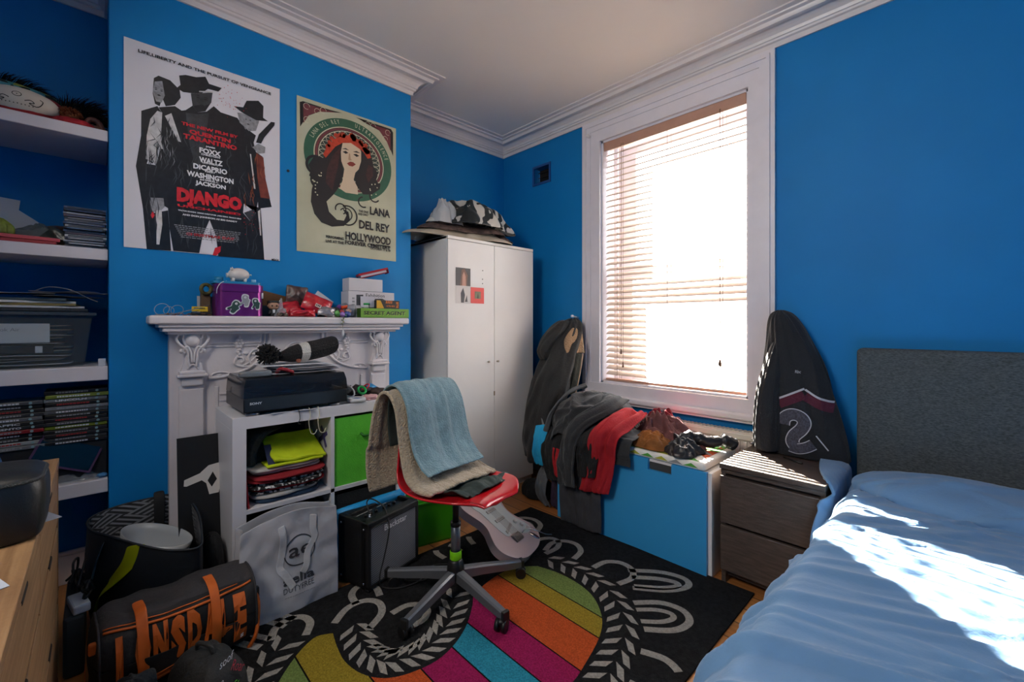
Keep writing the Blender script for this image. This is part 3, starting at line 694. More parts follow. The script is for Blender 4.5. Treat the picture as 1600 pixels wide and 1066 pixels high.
# ================================================================ POSTERS
Y1,Z1=-2.54,1.52
PO1={
 'hatc':[(0.179,0.741),(0.193,0.76),(0.188,0.801),(0.212,0.813),(0.251,0.818),(0.287,0.834),(0.301,0.806),(0.352,0.805),(0.338,0.783),(0.296,0.78),(0.274,0.752),(0.238,0.739),(0.203,0.731)],
 'facec':[(0.231,0.736),(0.238,0.679),(0.256,0.656),(0.287,0.674),(0.31,0.721),(0.315,0.772),(0.274,0.752)],
 'coat':[(0.132,0.611),(0.212,0.652),(0.242,0.686),(0.256,0.656),(0.292,0.672),(0.32,0.707),(0.348,0.687),(0.416,0.683),(0.456,0.632),(0.487,0.535),(0.5,0.421),(0.508,0.304),(0.497,0.231),(0.471,0.186),(0.441,0.222),(0.444,0.268),(0.518,0.259),(0.535,-0.001),(0.338,-0.004),(0.329,0.09),(0.303,0.164),(0.275,0.083),(0.263,0.002),(0.167,0.002),(0.154,0.097),(0.148,0.191),(0.087,0.226),(0.083,0.261),(0.115,0.414),(0.128,0.511)],
 'lapel':[(0.212,0.641),(0.256,0.647),(0.301,0.668),(0.283,0.502),(0.256,0.363),(0.225,0.507)],
 'handl':[(0.087,0.226),(0.132,0.232),(0.136,0.194),(0.115,0.164),(0.095,0.166),(0.086,0.195)],
 'gunl':[(0.105,0.173),(0.126,0.179),(0.128,0.114),(0.118,0.024),(0.108,0.023),(0.108,0.101)],
 'beard':[(0.241,0.68),(0.256,0.656),(0.287,0.672),(0.306,0.714),(0.283,0.695),(0.26,0.692)],
 'headl':[(0.099,0.755),(0.115,0.772),(0.156,0.767),(0.19,0.737),(0.194,0.702),(0.173,0.662),(0.14,0.645),(0.128,0.678),(0.119,0.638),(0.103,0.643),(0.095,0.687)],
 'facel':[(0.102,0.741),(0.128,0.753),(0.137,0.692),(0.126,0.656),(0.107,0.655),(0.095,0.692)],
 'suitl':[(0.057,0.597),(0.111,0.636),(0.128,0.61),(0.115,0.632),(0.173,0.657),(0.199,0.644),(0.136,0.607),(0.128,0.511),(0.095,0.377),(0.079,0.389),(0.075,0.372),(0.119,0.373),(0.087,0.231),(0.099,0.161),(0.148,0.181),(0.154,0.097),(0.159,0.001),(0.075,-0.001),(0.062,0.175),(0.039,0.353),(0.056,0.489)],
 'shirt':[(0.111,0.615),(0.128,0.613),(0.124,0.51),(0.111,0.381),(0.072,0.392),(0.075,0.495),(0.087,0.571)],
 'headr':[(0.401,0.735),(0.441,0.743),(0.456,0.781),(0.508,0.799),(0.531,0.78),(0.529,0.72),(0.552,0.709),(0.497,0.697),(0.436,0.716)],
 'facer':[(0.416,0.709),(0.456,0.716),(0.513,0.703),(0.497,0.644),(0.466,0.633),(0.426,0.663)],
 'coatr':[(0.406,0.674),(0.446,0.652),(0.476,0.632),(0.497,0.621),(0.487,0.582),(0.497,0.538),(0.527,0.522),(0.539,0.406),(0.569,0.274),(0.508,0.255),(0.497,0.42),(0.481,0.557),(0.451,0.642)],
 'handr':[(0.481,0.557),(0.508,0.582),(0.539,0.574),(0.537,0.543),(0.508,0.532)],
 'gunr':[(0.497,0.585),(0.51,0.63),(0.566,0.711),(0.583,0.713),(0.581,0.697),(0.534,0.62),(0.52,0.586)],
 'glow':[(0.497,0.532),(0.531,0.518),(0.539,0.418),(0.561,0.315),(0.518,0.312),(0.502,0.421)],
 'blood':[(0.095,0.166),(0.087,0.149),(0.095,0.135),(0.102,0.152)],
 'blood2':[(0.315,-0.001),(0.324,0.034),(0.348,0.045),(0.346,0.019),(0.329,-0.003)],
 'legw':[(0.303,0.162),(0.275,0.077),(0.266,0.007),(0.334,-0.003),(0.327,0.084)],
 'holster':[(0.444,0.222),(0.471,0.186),(0.497,0.226),(0.487,0.247)],
}
TX1=[
 ('LIFE,LIBERTY AND THE PURSUIT OF VENGEANCE',(0.046,0.864),(0.565,0.856),0.0162,'k'),
 ('THE NEW FILM BY',(0.196,0.597),(0.419,0.593),0.015,'r'),
 ('QUENTIN',(0.225,0.572),(0.388,0.566),0.0231,'r'),
 ('TARANTINO',(0.203,0.546),(0.414,0.541),0.0231,'r'),
 ('JAMIE',(0.287,0.512),(0.325,0.509),0.0092,'w'),
 ('FOXX',(0.263,0.501),(0.348,0.492),0.0254,'w'),
 ('CHRISTOPH',(0.27,0.47),(0.344,0.472),0.0092,'w'),
 ('WALTZ',(0.262,0.463),(0.355,0.443),0.0254,'w'),
 ('LEONARDO',(0.274,0.434),(0.338,0.433),0.0092,'w'),
 ('DiCAPRIO',(0.24,0.422),(0.374,0.412),0.0254,'w'),
 ('KERRY',(0.285,0.395),(0.327,0.394),0.0092,'w'),
 ('WASHINGTON',(0.216,0.384),(0.4,0.372),0.0254,'w'),
 ('and SAMUEL L.',(0.265,0.352),(0.338,0.352),0.0092,'w'),
 ('JACKSON',(0.248,0.345),(0.368,0.333),0.0254,'w'),
 ('DJANGO',(0.179,0.298),(0.436,0.29),0.0831,'R'),
 ('UNCHAINED',(0.182,0.213),(0.431,0.22),0.0115,'r'),
 ('WALTON GOGGINS  DENNIS CHRISTOPHER  JAMES REMAR  FRANCO NERO',(0.184,0.187),(0.432,0.197),0.0081,'w'),
 ('AND DON JOHNSON AS BIG DADDY',(0.2,0.176),(0.416,0.176),0.0104,'w'),
 ('CHRISTMAS DAY',(0.212,0.091),(0.406,0.092),0.0115,'r'),
 ('MDCA',(0.568,0.012),(0.602,0.006),0.0115,'k'),
]
PO2={
 'hair':[(0.234,0.652),(0.2,0.627),(0.166,0.568),(0.137,0.532),(0.09,0.529),(0.059,0.473),(0.072,0.448),(0.063,0.417),(0.09,0.395),(0.077,0.345),(0.072,0.277),(0.09,0.214),(0.128,0.172),(0.185,0.157),(0.254,0.172),(0.29,0.208),(0.28,0.257),(0.244,0.271),(0.269,0.235),(0.254,0.202),(0.214,0.201),(0.17,0.238),(0.156,0.293),(0.195,0.34),(0.224,0.386),(0.254,0.472),(0.234,0.557),(0.244,0.62),(0.285,0.656),(0.337,0.645),(0.358,0.59),(0.342,0.514),(0.316,0.477),(0.326,0.418),(0.369,0.376),(0.423,0.387),(0.474,0.429),(0.479,0.462),(0.451,0.477),(0.462,0.522),(0.434,0.557),(0.423,0.607),(0.407,0.649),(0.358,0.677),(0.295,0.684)],
 'face':[(0.246,0.645),(0.236,0.592),(0.239,0.539),(0.256,0.498),(0.28,0.478),(0.287,0.477),(0.316,0.487),(0.342,0.519),(0.356,0.569),(0.356,0.625),(0.342,0.657),(0.3,0.666)],
 'neck':[(0.256,0.498),(0.246,0.431),(0.229,0.382),(0.264,0.365),(0.337,0.369),(0.335,0.41),(0.311,0.45),(0.321,0.493),(0.287,0.477)],
 'crown':[(0.18,0.621),(0.19,0.649),(0.234,0.678),(0.28,0.7),(0.321,0.697),(0.369,0.675),(0.401,0.648),(0.418,0.605),(0.396,0.594),(0.369,0.629),(0.337,0.643),(0.295,0.659),(0.244,0.645),(0.205,0.613),(0.151,0.535),(0.137,0.551),(0.151,0.584)],
 'lips':[(0.271,0.535),(0.29,0.55),(0.308,0.551),(0.324,0.542),(0.305,0.525),(0.285,0.524)],
 'eyel':[(0.246,0.595),(0.264,0.605),(0.28,0.597),(0.264,0.588)],
 'eyer':[(0.308,0.597),(0.326,0.604),(0.345,0.597),(0.328,0.587)],
 'browl':[(0.242,0.611),(0.264,0.621),(0.285,0.613),(0.264,0.613)],
 'browr':[(0.305,0.611),(0.328,0.621),(0.352,0.615),(0.328,0.612)],
 'nose':[(0.283,0.595),(0.279,0.559),(0.287,0.555),(0.301,0.561),(0.293,0.567),(0.289,0.597)],
 'cornl':[(0.015,0.8),(0.032,0.81),(0.175,0.811),(0.244,0.817),(0.118,0.782),(0.054,0.737),(0.017,0.668)],
 'cornr':[(0.326,0.818),(0.549,0.818),(0.563,0.801),(0.563,0.654),(0.531,0.721),(0.468,0.788),(0.39,0.821)],
}
TX2=[
 ('THE ONE',(0.341,0.282),(0.399,0.28),0.0132,'k'),
 ('AND ONLY',(0.337,0.265),(0.401,0.262),0.0132,'k'),
 ('LANA',(0.41,0.327),(0.541,0.298),0.0483,'k'),
 ('DEL REY',(0.343,0.232),(0.539,0.211),0.0505,'k'),
 ('HOLLYWOOD',(0.262,0.149),(0.546,0.137),0.0483,'k'),
 ('FOREVER CEMETERY',(0.26,0.093),(0.544,0.091),0.0241,'k'),
 ('PERFORMING',(0.152,0.108),(0.252,0.102),0.0154,'k'),
 ('LIVE AT THE',(0.151,0.084),(0.252,0.077),0.0154,'k'),
 ('FOR TWO NIGHTS',(0.414,0.093),(0.544,0.09),0.0132,'k'),
 ('OCTOBER 17 & 18',(0.412,0.072),(0.544,0.066),0.0132,'k'),
]
def curl_sheet(mb,w,h,M,amp=.004,n=16):
    mb.grid([[M@Vector((w*i/n,h*j/n,amp*(abs(2*i/n-1)**3)*(.4+.6*abs(2*j/n-1)))) for j in range(n+1)] for i in range(n+1)])
def poster(name,label,y0,z0,w,h,paper):
    t=thing(name,label,'poster',(CB+.0035,y0,z0)); M=frame((0,0,0),(0,1,0),(0,0,1))
    mb=MB(); mb.M=M; mb.prism([(0,0),(w,0),(w,h),(0,h)],-.0012,0); mb.build('paper',paper,t)
    return t,M
pw=mat('poster_white','dddce2',.35,var=.02,vs=6); t,M=poster('film_poster','white film poster of dark-coated men in hats with red and white lettering above the fireplace',-2.54,1.52,.607,.895,pw)
ink=mat('poster_ink_black','17181c',.35,var=.5,vs=40); g1=mat('poster_ink_grey','8d8e92',.4,var=.3,vs=60); g2=mat('poster_ink_dark_grey','34363a',.4,var=.35,vs=35); rd_=mat('poster_ink_red','c6202c',.4,var=.15,vs=60); wt=mat('poster_ink_white','e8e8ea',.4); br_=mat('poster_ink_rust','6e2f22',.45,var=.4,vs=25); sh_=mat('poster_shirt_grey','c9c7c6',.4,var=.2,vs=40)
mb=MB(); mb.M=M
for i,(k,mm) in enumerate([('suitl',ink),('shirt',sh_),('headl',ink),('facel',g1),('coatr',ink),('glow',br_),('coat',ink),('lapel',g2),('facec',g2),('beard',ink),('hatc',ink),('facer',g1),('headr',ink),('handr',g1),('gunr',ink),('handl',g1),('gunl',sh_),('blood',rd_),('legw',pw),('blood2',rd_),('holster',g2)]):
    mb.use(mm); mb.poly(PO1[k],.0003+.00012*i)
random.seed(3)
mb.use(rd_)
for i in range(70):
    x=.39+random.gauss(0,.03); y=.76+random.gauss(0,.04)
    if i>45: x=.47+random.gauss(0,.025); y=.18+random.gauss(0,.03)
    r=.001+.0015*random.random(); mb.poly([(x-r,y),(x,y-r),(x+r,y),(x,y+r)],.0031)
mb.use(sh_)
for p in ([(.262,.752),(.315,.768),(.318,.776),(.262,.758)],[(.10,.58),(.105,.578),(.13,.45),(.125,.45)],[(.137,.60),(.16,.62),(.195,.50),(.185,.50)],[(.47,.52),(.475,.52),(.495,.35),(.488,.35)],[(.505,.24),(.515,.25),(.52,.12),(.515,.12)]): mb.poly(p,.0032)
# cloth creases and plain facial features of the printed men
random.seed(17)
def strokes(x0,x1,y0,y1,n_,m_,w_,l_,dx=.02):
    mb.use(m_)
    for i in range(n_):
        x=random.uniform(x0,x1); y=random.uniform(max(y0,l_+.012),y1); band(mb,[(x,y),(x+random.uniform(-dx,dx),y-l_*.5),(x+random.uniform(-dx,dx),y-l_)],[.0004,w_,.0004],.0033)
cg=mat('poster_crease_grey','3f4146',.5); strokes(.13,.46,.30,.62,60,cg,.005,.07); strokes(.07,.12,.05,.50,16,cg,.004,.09,.008); strokes(.19,.50,.02,.24,22,cg,.004,.08,.01); strokes(.08,.20,.40,.60,14,cg,.004,.05); strokes(.45,.54,.30,.55,14,mat('poster_crease_rust','8a4a30',.5),.005,.06,.01); strokes(.12,.17,.42,.58,14,g1,.003,.04,.006)
mb.use(ink)
for kk,s_ in (('facec',1),('facel',.7),('facer',.65)):
    cx_,cy_=np.mean(PO1[kk],axis=0); cy_+=.012*s_
    for dx in(-.014*s_,.014*s_):
        x=cx_+dx; y=cy_; mb.poly([(x-.008*s_,y),(x,y+.004*s_),(x+.008*s_,y),(x,y-.003*s_)],.0034); mb.poly([(x-.010*s_,y+.009*s_),(x,y+.012*s_),(x+.010*s_,y+.008*s_),(x,y+.008*s_)],.0034)
    mb.poly([(cx_-.010*s_,cy_-.032*s_),(cx_,cy_-.026*s_),(cx_+.012*s_,cy_-.032*s_),(cx_,cy_-.036*s_)],.0034)
mb.build('printed_figures',None,t)
mb=MB(); mb.M=M; cols={'k':ink,'r':rd_,'w':wt,'R':rd_}
for s_,A_,B_,h_,c in TX1:
    mb.use(cols[c]); yt=(A_[1]+B_[1])/2
    mb.fit(s_,A_[0],B_[0],yt+(0 if c!='R' else .0),h_,.0036,bold={'k':.03,'r':.045,'w':.045,'R':.075}[c])
mb.use(g1)
for i in range(7):
    y=.118-.0085*i; x=.17+.004*i
    while x<.43-.004*i:
        l=random.uniform(.006,.016); mb.poly([(x,y),(x+l,y),(x+l,y+.0035),(x,y+.0035)],.0036); x+=l+.003
mb.build('lettering',None,t)
pc=mat('poster_sage_paper','b5b69c',.6,var=.10,vs=5); t,M=poster('concert_poster','sage green concert poster of a long-haired woman in a ring with black lettering',-1.85,1.583,.583,.832,pc)
gr=mat('poster_green','2c5a44',.6,var=.08,vs=30); mar=mat('poster_maroon','6a3036',.6,var=.15,vs=40); blk2=mat('poster_black','1d191a',.6); skin=mat('poster_skin','cbb79c',.6); orr=mat('poster_orange_red','b0391f',.6,var=.25,vs=60); cream=mat('poster_cream','cfcbae',.6); dgr=mat('poster_dark_green','2b3a33',.6)
mb=MB(); mb.M=M; cx,cy=.293,.557; rx_,ry_=.258,.232
def ring(f0,f1,mm,z):
    mb.use(mm); a=arc(cx,cy,rx_*f1,0,360,60,ry_*f1); b_=arc(cx,cy,rx_*f0,0,360,60,ry_*f0)
    for i in range(60): mb.poly([a[i],a[i+1],b_[i+1],b_[i]],z)
ring(0,.80,dgr,.0003); ring(.80,1,gr,.0004); ring(.78,.80,cream,.0006); ring(.72,.77,mar,.0006); ring(.69,.705,cream,.0006)
mb.use(cream)
for k in range(34):
    a=R(k*360/34); c=(cx+rx_*.60*math.cos(a),cy+ry_*.60*math.sin(a)); band(mb,arc(c[0],c[1],.026,0,360,14,.024),.0022,.0007)
for k,mm in (('cornl',blk2),('cornr',blk2)):
    mb.use(mm); mb.poly(PO2[k],.0005); P_=np.array(PO2[k]); c=P_.mean(0); mb.use(mar); mb.poly([tuple(c+(p-c)*.78) for p in P_],.0007)
    mb.use(cream)
    for p in P_[::2]:
        q_=c+(p-c)*.55; band(mb,arc(q_[0],q_[1],.016,0,300,12),.002,.0009)
Z=.0012
for k,mm in (('hair',blk2),('neck',skin),('face',skin),('crown',orr),('lips',mat('poster_lips','7a2a22',.6)),('eyel',blk2),('eyer',blk2),('browl',blk2),('browr',blk2),('nose',mat('poster_shade','a98b70',.6))):
    mb.use(mm); mb.poly(PO2[k],Z); Z+=.00015
mb.use(mat('poster_hair_red','3a1d1c',.6,var=.3,vs=50)); 
for p in ([(.235,.62),(.19,.56),(.16,.48),(.15,.40),(.19,.36),(.20,.42),(.22,.50)],[(.40,.56),(.385,.50),(.40,.45),(.43,.50),(.43,.55)]): mb.poly(p,.00125)
mb.use(blk2)
for c,r,a0,a1,w_ in (((.275,.235),.055,-110,120,.008),((.265,.240),.036,-90,150,.006),((.235,.265),.030,-60,200,.007),((.44,.375),.03,150,330,.008),((.37,.33),.03,100,300,.008),((.10,.48),.05,60,250,.014),((.12,.40),.045,90,280,.014)): band(mb,arc(c[0],c[1],r,a0,a1,18),w_,.0024)
mb.use(orr); random.seed(8)
for i in range(26):
    a=R(random.uniform(15,190)); x=.285+.115*math.cos(a)+random.gauss(0,.006); y=.60+.095*math.sin(a)+random.gauss(0,.006); r=random.uniform(.010,.018); mb.poly(arc(x,y,r,0,315,7),.0025)
mb.use(cream)
for i in range(22):
    x=random.choice([.10,.12,.44,.42])+random.gauss(0,.018); y=random.uniform(.30,.48); mb.poly(arc(x,y,.004,0,300,5),.0026)
mb.build('printed_portrait',None,t)
mb=MB(); mb.M=M; mb.use(blk2)
for s_,A_,B_,h_,c in TX2: mb.fit(s_,A_[0],B_[0],(A_[1]+B_[1])/2,h_,.003,bold=.035)
mb.use(cream)
for word,a0,a1 in (('LANA DEL REY',158,108),('ULTRAVIOLENCE',82,18)):
    for i,chh in enumerate(word):
        a=R(a0+(a1-a0)*i/(len(word)-1)); x=cx+rx_*.865*math.cos(a); y=cy+ry_*.865*math.sin(a)
        mb.text(chh,.034,x,y,.003,rot=a-PI/2,sx=.6)
mb.build('lettering',None,t)
# ================================================================ RUG
rc=[(.93,-2.52),(2.225,-2.50),(2.212,-.528),(.909,-.592)]
black=mat('rug_black_pile',(.014,.014,.015),.98,var=.35,vs=60,bump=.8,bs=260,spec=.1)
rgrey=mat('rug_grey_pile',(.34,.32,.285),.98,spec=.1,var=.2,vs=120,bump=.8,bs=260)
rs=mat('rug_coloured_stripes','888888',.98,spec=.1,bump=.8,bs=260); N,L,b=nodes_of(rs)
tc=N.new('ShaderNodeTexCoord'); sx=N.new('ShaderNodeSeparateXYZ'); L.new(tc.outputs['Object'],sx.inputs[0])
mr=N.new('ShaderNodeMapRange'); mr.inputs[1].default_value=-2.4; mr.inputs[2].default_value=-1.0; mr.clamp=True; L.new(sx.outputs[1],mr.inputs[0])
rp=N.new('ShaderNodeValToRGB'); rp.color_ramp.interpolation='CONSTANT'; L.new(mr.outputs[0],rp.inputs[0])
G,Yw,O,Pk,Bl='7a8f4e','a08a2e','c4562a','9c1f56','2f8fa8'
bands=[(-2.4,G),(-2.115,Yw),(-1.965,O),(-1.82,Pk),(-1.685,Bl),(-1.565,Pk),(-1.43,O),(-1.257,Yw),(-1.152,G)]
el=rp.color_ramp.elements; K=[]
for i,(y,c) in enumerate(bands):
    t=(y+2.4)/1.4
    if i: K.append((t-.0015,'15120f')); K.append((t+.0022,c))
    else: K.append((0,c))
el[0].position=0; el[0].color=lin(K[0][1]); el[1].position=K[1][0]; el[1].color=lin(K[1][1])
for t,c in K[2:]: e=el.new(t); e.color=lin(c)
nz=N.new('ShaderNodeTexNoise'); nz.inputs['Scale'].default_value=160; nz.inputs['Detail'].default_value=5; L.new(tc.outputs['Object'],nz.inputs[0])
m2=N.new('ShaderNodeMapRange'); m2.inputs[1].default_value=.3; m2.inputs[2].default_value=.7; m2.inputs[3].default_value=.62; m2.inputs[4].default_value=1.12; L.new(nz.outputs[0],m2.inputs[0])
sc=N.new('ShaderNodeVectorMath'); sc.operation='SCALE'; L.new(rp.outputs[0],sc.inputs[0]); L.new(m2.outputs[0],sc.inputs['Scale']); L.new(sc.outputs[0],b.inputs['Base Color'])
mb=MB(); mb.use(black); mb.prism(rc,.001,.010)
O1=[(1.191,-1.969),(1.166,-2.02),(1.190,-2.075),(1.235,-2.13),(1.30,-2.19),(1.42,-2.28),(1.56,-2.31),(1.72,-2.22),(1.85,-2.02),(1.935,-1.80),(1.968,-1.62),(1.964,-1.484),(1.942,-1.38),(1.908,-1.262),(1.865,-1.175),(1.80,-1.105),(1.72,-1.055),(1.62,-1.033),(1.51,-1.037),(1.412,-1.064)]
O2=[(1.36,-1.13),(1.335,-1.22),(1.345,-1.33),(1.377,-1.43),(1.426,-1.478),(1.501,-1.564),(1.555,-1.66),(1.578,-1.76),(1.560,-1.86),(1.52,-1.93),(1.45,-1.975),(1.36,-1.993),(1.27,-1.985)]
outer=cat(O1,4); inner=cat([O1[-1]]+O2+[O1[0]],4)
mb.use(rs); mb.prism(outer+inner[1:-1],.009,.0108)
def along(path,step):
    out=[]; acc=0; P=[Vector(p[:2]) for p in path]
    for a,b_ in zip(P,P[1:]):
        l=(b_-a).length; d=(b_-a)/max(l,1e-9)
        while acc<=l: out.append((a+d*acc,d)); acc+=step
        acc-=l
    return out
ZR=.0106
def inrug(p): return .93<p[0]<2.20 and -2.50<p[1]<-.60
def leaves(path,side,d0=.022):
    for p,t in along(path,.060):
        n=Vector((-t.y,t.x))*side
        for k,(o,sgn) in enumerate(((d0+.024,-1),(d0+.094,1))):
            c=p+n*o; u=(t*.038+n*sgn*(-.032)); wv=Vector((-u.y,u.x)).normalized()*.016
            q=[c-u*.85+wv*.3,c-u*.3+wv*1.1,c+u*.95-wv*.2,c+u*.2-wv]
            if all(inrug(z) for z in q): mb.poly(q,ZR)
mb.use(rgrey); leaves(outer[8:],1 if False else -1); leaves(inner[16:],-1)
mid=0
def loop(c,ang,L_,Wd,w=.016):
    a=R(ang); d=Vector((math.cos(a),math.sin(a))); n=Vector((-d.y,d.x)); c=Vector(c)
    pts=[c+n*Wd*s+d*0 for s in (1,)]+[c+d*L_*.55+n*Wd*1.05,c+d*L_*.9+n*Wd*.6,c+d*L_,c+d*L_*.9-n*Wd*.6,c+d*L_*.55-n*Wd*1.05,c-n*Wd]
    pts=cat([tuple(p) for p in pts],5)
    L2,R2=ribbon(pts,w)
    for i in range(len(pts)-1):
        q=[L2[i],L2[i+1],R2[i+1],R2[i]]
        if all(inrug(z) for z in q): mb.poly(q,ZR)
# loops outside the ring
for i,(p,t) in enumerate(along(outer[6:],.205)):
    n=Vector((t.y,-t.x)); loop(p+n*.150,math.degrees(math.atan2(n.y,n.x)),.15 if i%3 else .20,.080,.030)
    if i%3==0: loop(p+n*.150,math.degrees(math.atan2(n.y,n.x)),.14,.035,.024)
# loops on the inner side, towards the window and the bag
for i,(p,t) in enumerate(along(inner,.19)[:0]):
    n=Vector((t.y,-t.x)); loop(p+n*.14,math.degrees(math.atan2(n.y,n.x)),.12,.070,.028)
for c,a,l,w_ in (((1.10,-2.10),150,.12,.06),((1.20,-1.90),125,.16,.075),((1.09,-1.78),170,.12,.05),((1.30,-1.75),90,.12,.06),((1.09,-.86),120,.16,.09),((1.09,-.86),120,.10,.045),((1.30,-.95),90,.15,.06),((1.05,-1.10),160,.14,.06),((1.04,-1.3),180,.12,.05),((1.78,-.83),40,.26,.07),((1.80,-.84),40,.20,.035)): loop(c,a,l,w_,.030)
o=mb.build('rug',None); tag(o,'black rug with grey leaf patterns and broad rainbow stripes on the wooden floor','rug')
# crumbs left out: too small to see
# ================================================================ SWIVEL CHAIR
HX,HY=1.315,-1.484
ch=thing('swivel_chair','red plastic swivel chair on a grey five-star base with towels over its back','chair',(HX,HY,.010))
steel=mat('base_grey_metal','6f7277',.35,metal=.55,var=.03,vs=10); blk=mat('black_plastic','121213',.45); redp=mat('red_gloss_plastic',(.52,.008,.014),.18,coat=.5)
for k in range(5):
    a=R(-144.3+72*k); d=Vector((math.cos(a),math.sin(a),0)); M=Matrix.Rotation(a,4,'Z')
    mb=MB(); mb.M=M
    P=[]
    for x,w_,zt,zb in((.03,.020,.115,.070),(.12,.019,.105,.066),(.24,.016,.088,.052),(.318,.0145,.078,.046)):
        P.append([(x,-w_,zb),(x,-w_,zt-.006),(x,-w_*.6,zt),(x,w_*.6,zt),(x,w_,zt-.006),(x,w_,zb),(x,-w_,zb)])
    mb.grid(P,smooth=False); mb.poly([(0,0),(0,0.001),(.001,0)],.07)
    leg=mb.build('leg',steel,ch)
    mb=MB(); mb.M=M; mb.b2(.314,.330,-.016,.016,.043,.080,bev=.003); mb.build('end_cap',blk,leg)
    mb=MB(); mb.M=M@Matrix.Translation((.306,0,0))@Matrix.Rotation(R(35+40*k),4,'Z')
    mb.cyl((0,0,.04),(0,0,.055),.008,n=10)
    for s in(-1,1): mb.cyl((-.010,s*.006,.0235),(-.010,s*.022,.0235),.0235,n=24)
    mb.box((-.008,0,.036),(.034,.010,.022),bev=.006); mb.sph((-.008,0,.040),(.022,.018,.012),n=8)
    mb.build('castor',blk,ch)
mb=MB(); mb.lathe([(0,.062),(.034,.062),(.038,.075),(.040,.10),(.036,.13),(.030,.15),(.026,.155),(0,.155)],n=28); mb.build('hub',mat('hub_black','141415',.4),ch)
mb=MB(); mb.lathe([(.0235,.155),(.0255,.158),(.0255,.19),(.0235,.193)],n=28); mb.build('green_band',mat('band_lime','7fd011',.4),ch)['label']='lime green band on the gas lift'
MB().cyl((0,0,.16),(0,0,.315),.0205,n=24).build('outer_tube',steel,ch)
mb=MB(); mb.cyl((0,0,.31),(0,0,.45),.0135,n=20).cyl((0,0,.30),(0,0,.318),.023,n=20); mb.build('gas_piston',blk,ch)
mb=MB(); mb.b2(-.07,.07,-.06,.06,.436,.448,bev=.003).cyl((0,0,.41),(0,0,.445),.028,n=20); mb.build('seat_plate',blk,ch).rotation_euler=(0,0,R(8))
FA=R(8)
prf=cat([(.232,.432,.03),(.236,.440,.095),(.226,.448,.145),(.198,.451,.182),(.14,.448,.208),(.03,.438,.222),(-.08,.440,.218),(-.150,.462,.205),(-.190,.51,.192),(-.205,.58,.175),(-.217,.66,.162),(-.238,.74,.160),(-.258,.80,.150),(-.266,.83,.115),(-.268,.842,.05)],4)
def shell(off=0):
    P=[]
    for i,(f,z,w_) in enumerate(prf):
        row=[]
        a=Vector(prf[max(i-1,0)][:2]); b_=Vector(prf[min(i+1,len(prf)-1)][:2]); t=(b_-a).normalized(); nn=Vector((t.y,-t.x))  # towards the sitter
        if nn.x<0 and z>.6: nn=-nn
        if nn.y<0 and z<.5: nn=-nn
        for j in range(25):
            v=-1+2*j/24; up=.032*abs(v)**3.0*(1 if .0<i<len(prf) else 0); q_=Vector((f,z))+nn*(up+off)
            row.append((q_.x,v*w_,q_.y))
        P.append(row)
    return np.array(P)
o=sheet(shell(),'seat_shell',redp,ch,t=.009,sub=1); o.rotation_euler=(0,0,FA); o.location=(0,0,.02)
# --- cloths over the back: path in (forward, z), half width
def drape(name,label,m,path,off,seed,t,amp=.012,nu=70,nv=44,latoff=0,fringe=0,edge=0,skew=0,par=None,cat_='towel',wfun=None,pinch=0):
    pc=cat(path,8); L_=[0]
    for a,b_ in zip(pc,pc[1:]): L_.append(L_[-1]+math.dist(a[:2],b_[:2]))
    P=np.zeros((nu,nv,3))
    for i in range(nu):
        s=L_[-1]*i/(nu-1); k=max(j for j in range(len(L_)) if L_[j]<=s+1e-9); k=min(k,len(pc)-2); tt=(s-L_[k])/max(L_[k+1]-L_[k],1e-9)
        f,z,w0=[pc[k][q_]*(1-tt)+pc[k+1][q_]*tt for q_ in range(3)]
        d=Vector((pc[k+1][0]-pc[k][0],pc[k+1][1]-pc[k][1])).normalized(); nn=Vector((-d.y,d.x))
        for j in range(nv):
            v=-1+2*j/(nv-1); u=i/(nu-1)
            n1=mnoise.noise(Vector((v*3+seed,u*1.5,seed*.7))); n2=mnoise.noise(Vector((v*8+seed,u*3,seed*1.7))); n3=mnoise.noise(Vector((seed,u*7,v*1.2)))
            hh=amp*(n1*1.2+n2*.7+n3*.5)+off
            cv=pinch*(v*v)
            lat=v*w0*(1+.03*mnoise.noise(Vector((u*4,seed,0))))+latoff+skew*u
            P[i,j]=(f+nn.x*hh+n1*.006-cv*(.6 if z<.6 and i<nu/2 else -.3),lat,z+nn.y*hh+(-cv*.4 if z>.75 else 0)+edge*abs(v)**4)
    o=sheet(P,name,m,None,t=t,sub=1); o.location=(HX,HY,.030); o.rotation_euler=(0,0,FA)
    return tag(o,label,cat_)
fle=mat('beige_fleece',(.42,.34,.235),.98,var=.16,vs=70,bump=1.0,bs=130,sheen=.3)
drape('beige_fleece_blanket','beige sherpa fleece blanket hung over the back of the red chair',fle,[(-.345,.395,.20),(-.345,.50,.215),(-.335,.65,.22),(-.315,.78,.215),(-.285,.853,.205),(-.235,.86,.2),(-.195,.80,.19),(-.172,.70,.19),(-.150,.60,.195),(-.105,.515,.21),(-.03,.478,.215),(.05,.474,.20)],.004,1.3,.016,amp=.010,latoff=.01,pinch=.02)
grt=mat('dark_green_cotton','2f3a37',.9,var=.15,vs=20,bump=.3,bs=90)
drape('dark_green_shirt','dark grey-green shirt bunched on the red seat under the beige blanket',grt,[(-.10,.463,.15),(-.02,.456,.18),(.05,.458,.18),(.10,.475,.17),(.13,.462,.16),(.15,.458,.15)],.006,5.1,.008,amp=.016,latoff=.06,cat_='shirt',nu=40)
drape('dark_green_towel','dark green cloth hanging behind the red chair back under the beige blanket',grt,[(-.30,.60,.10),(-.30,.72,.11),(-.283,.815,.12),(-.258,.855,.12)],-.004,2.2,.006,amp=.003,latoff=-.03,cat_='towel',nu=20,nv=20)
blt=mat('pale_blue_towelling',(.155,.27,.31),.95,var=.16,vs=28,bump=.9,bs=140,sheen=.3)
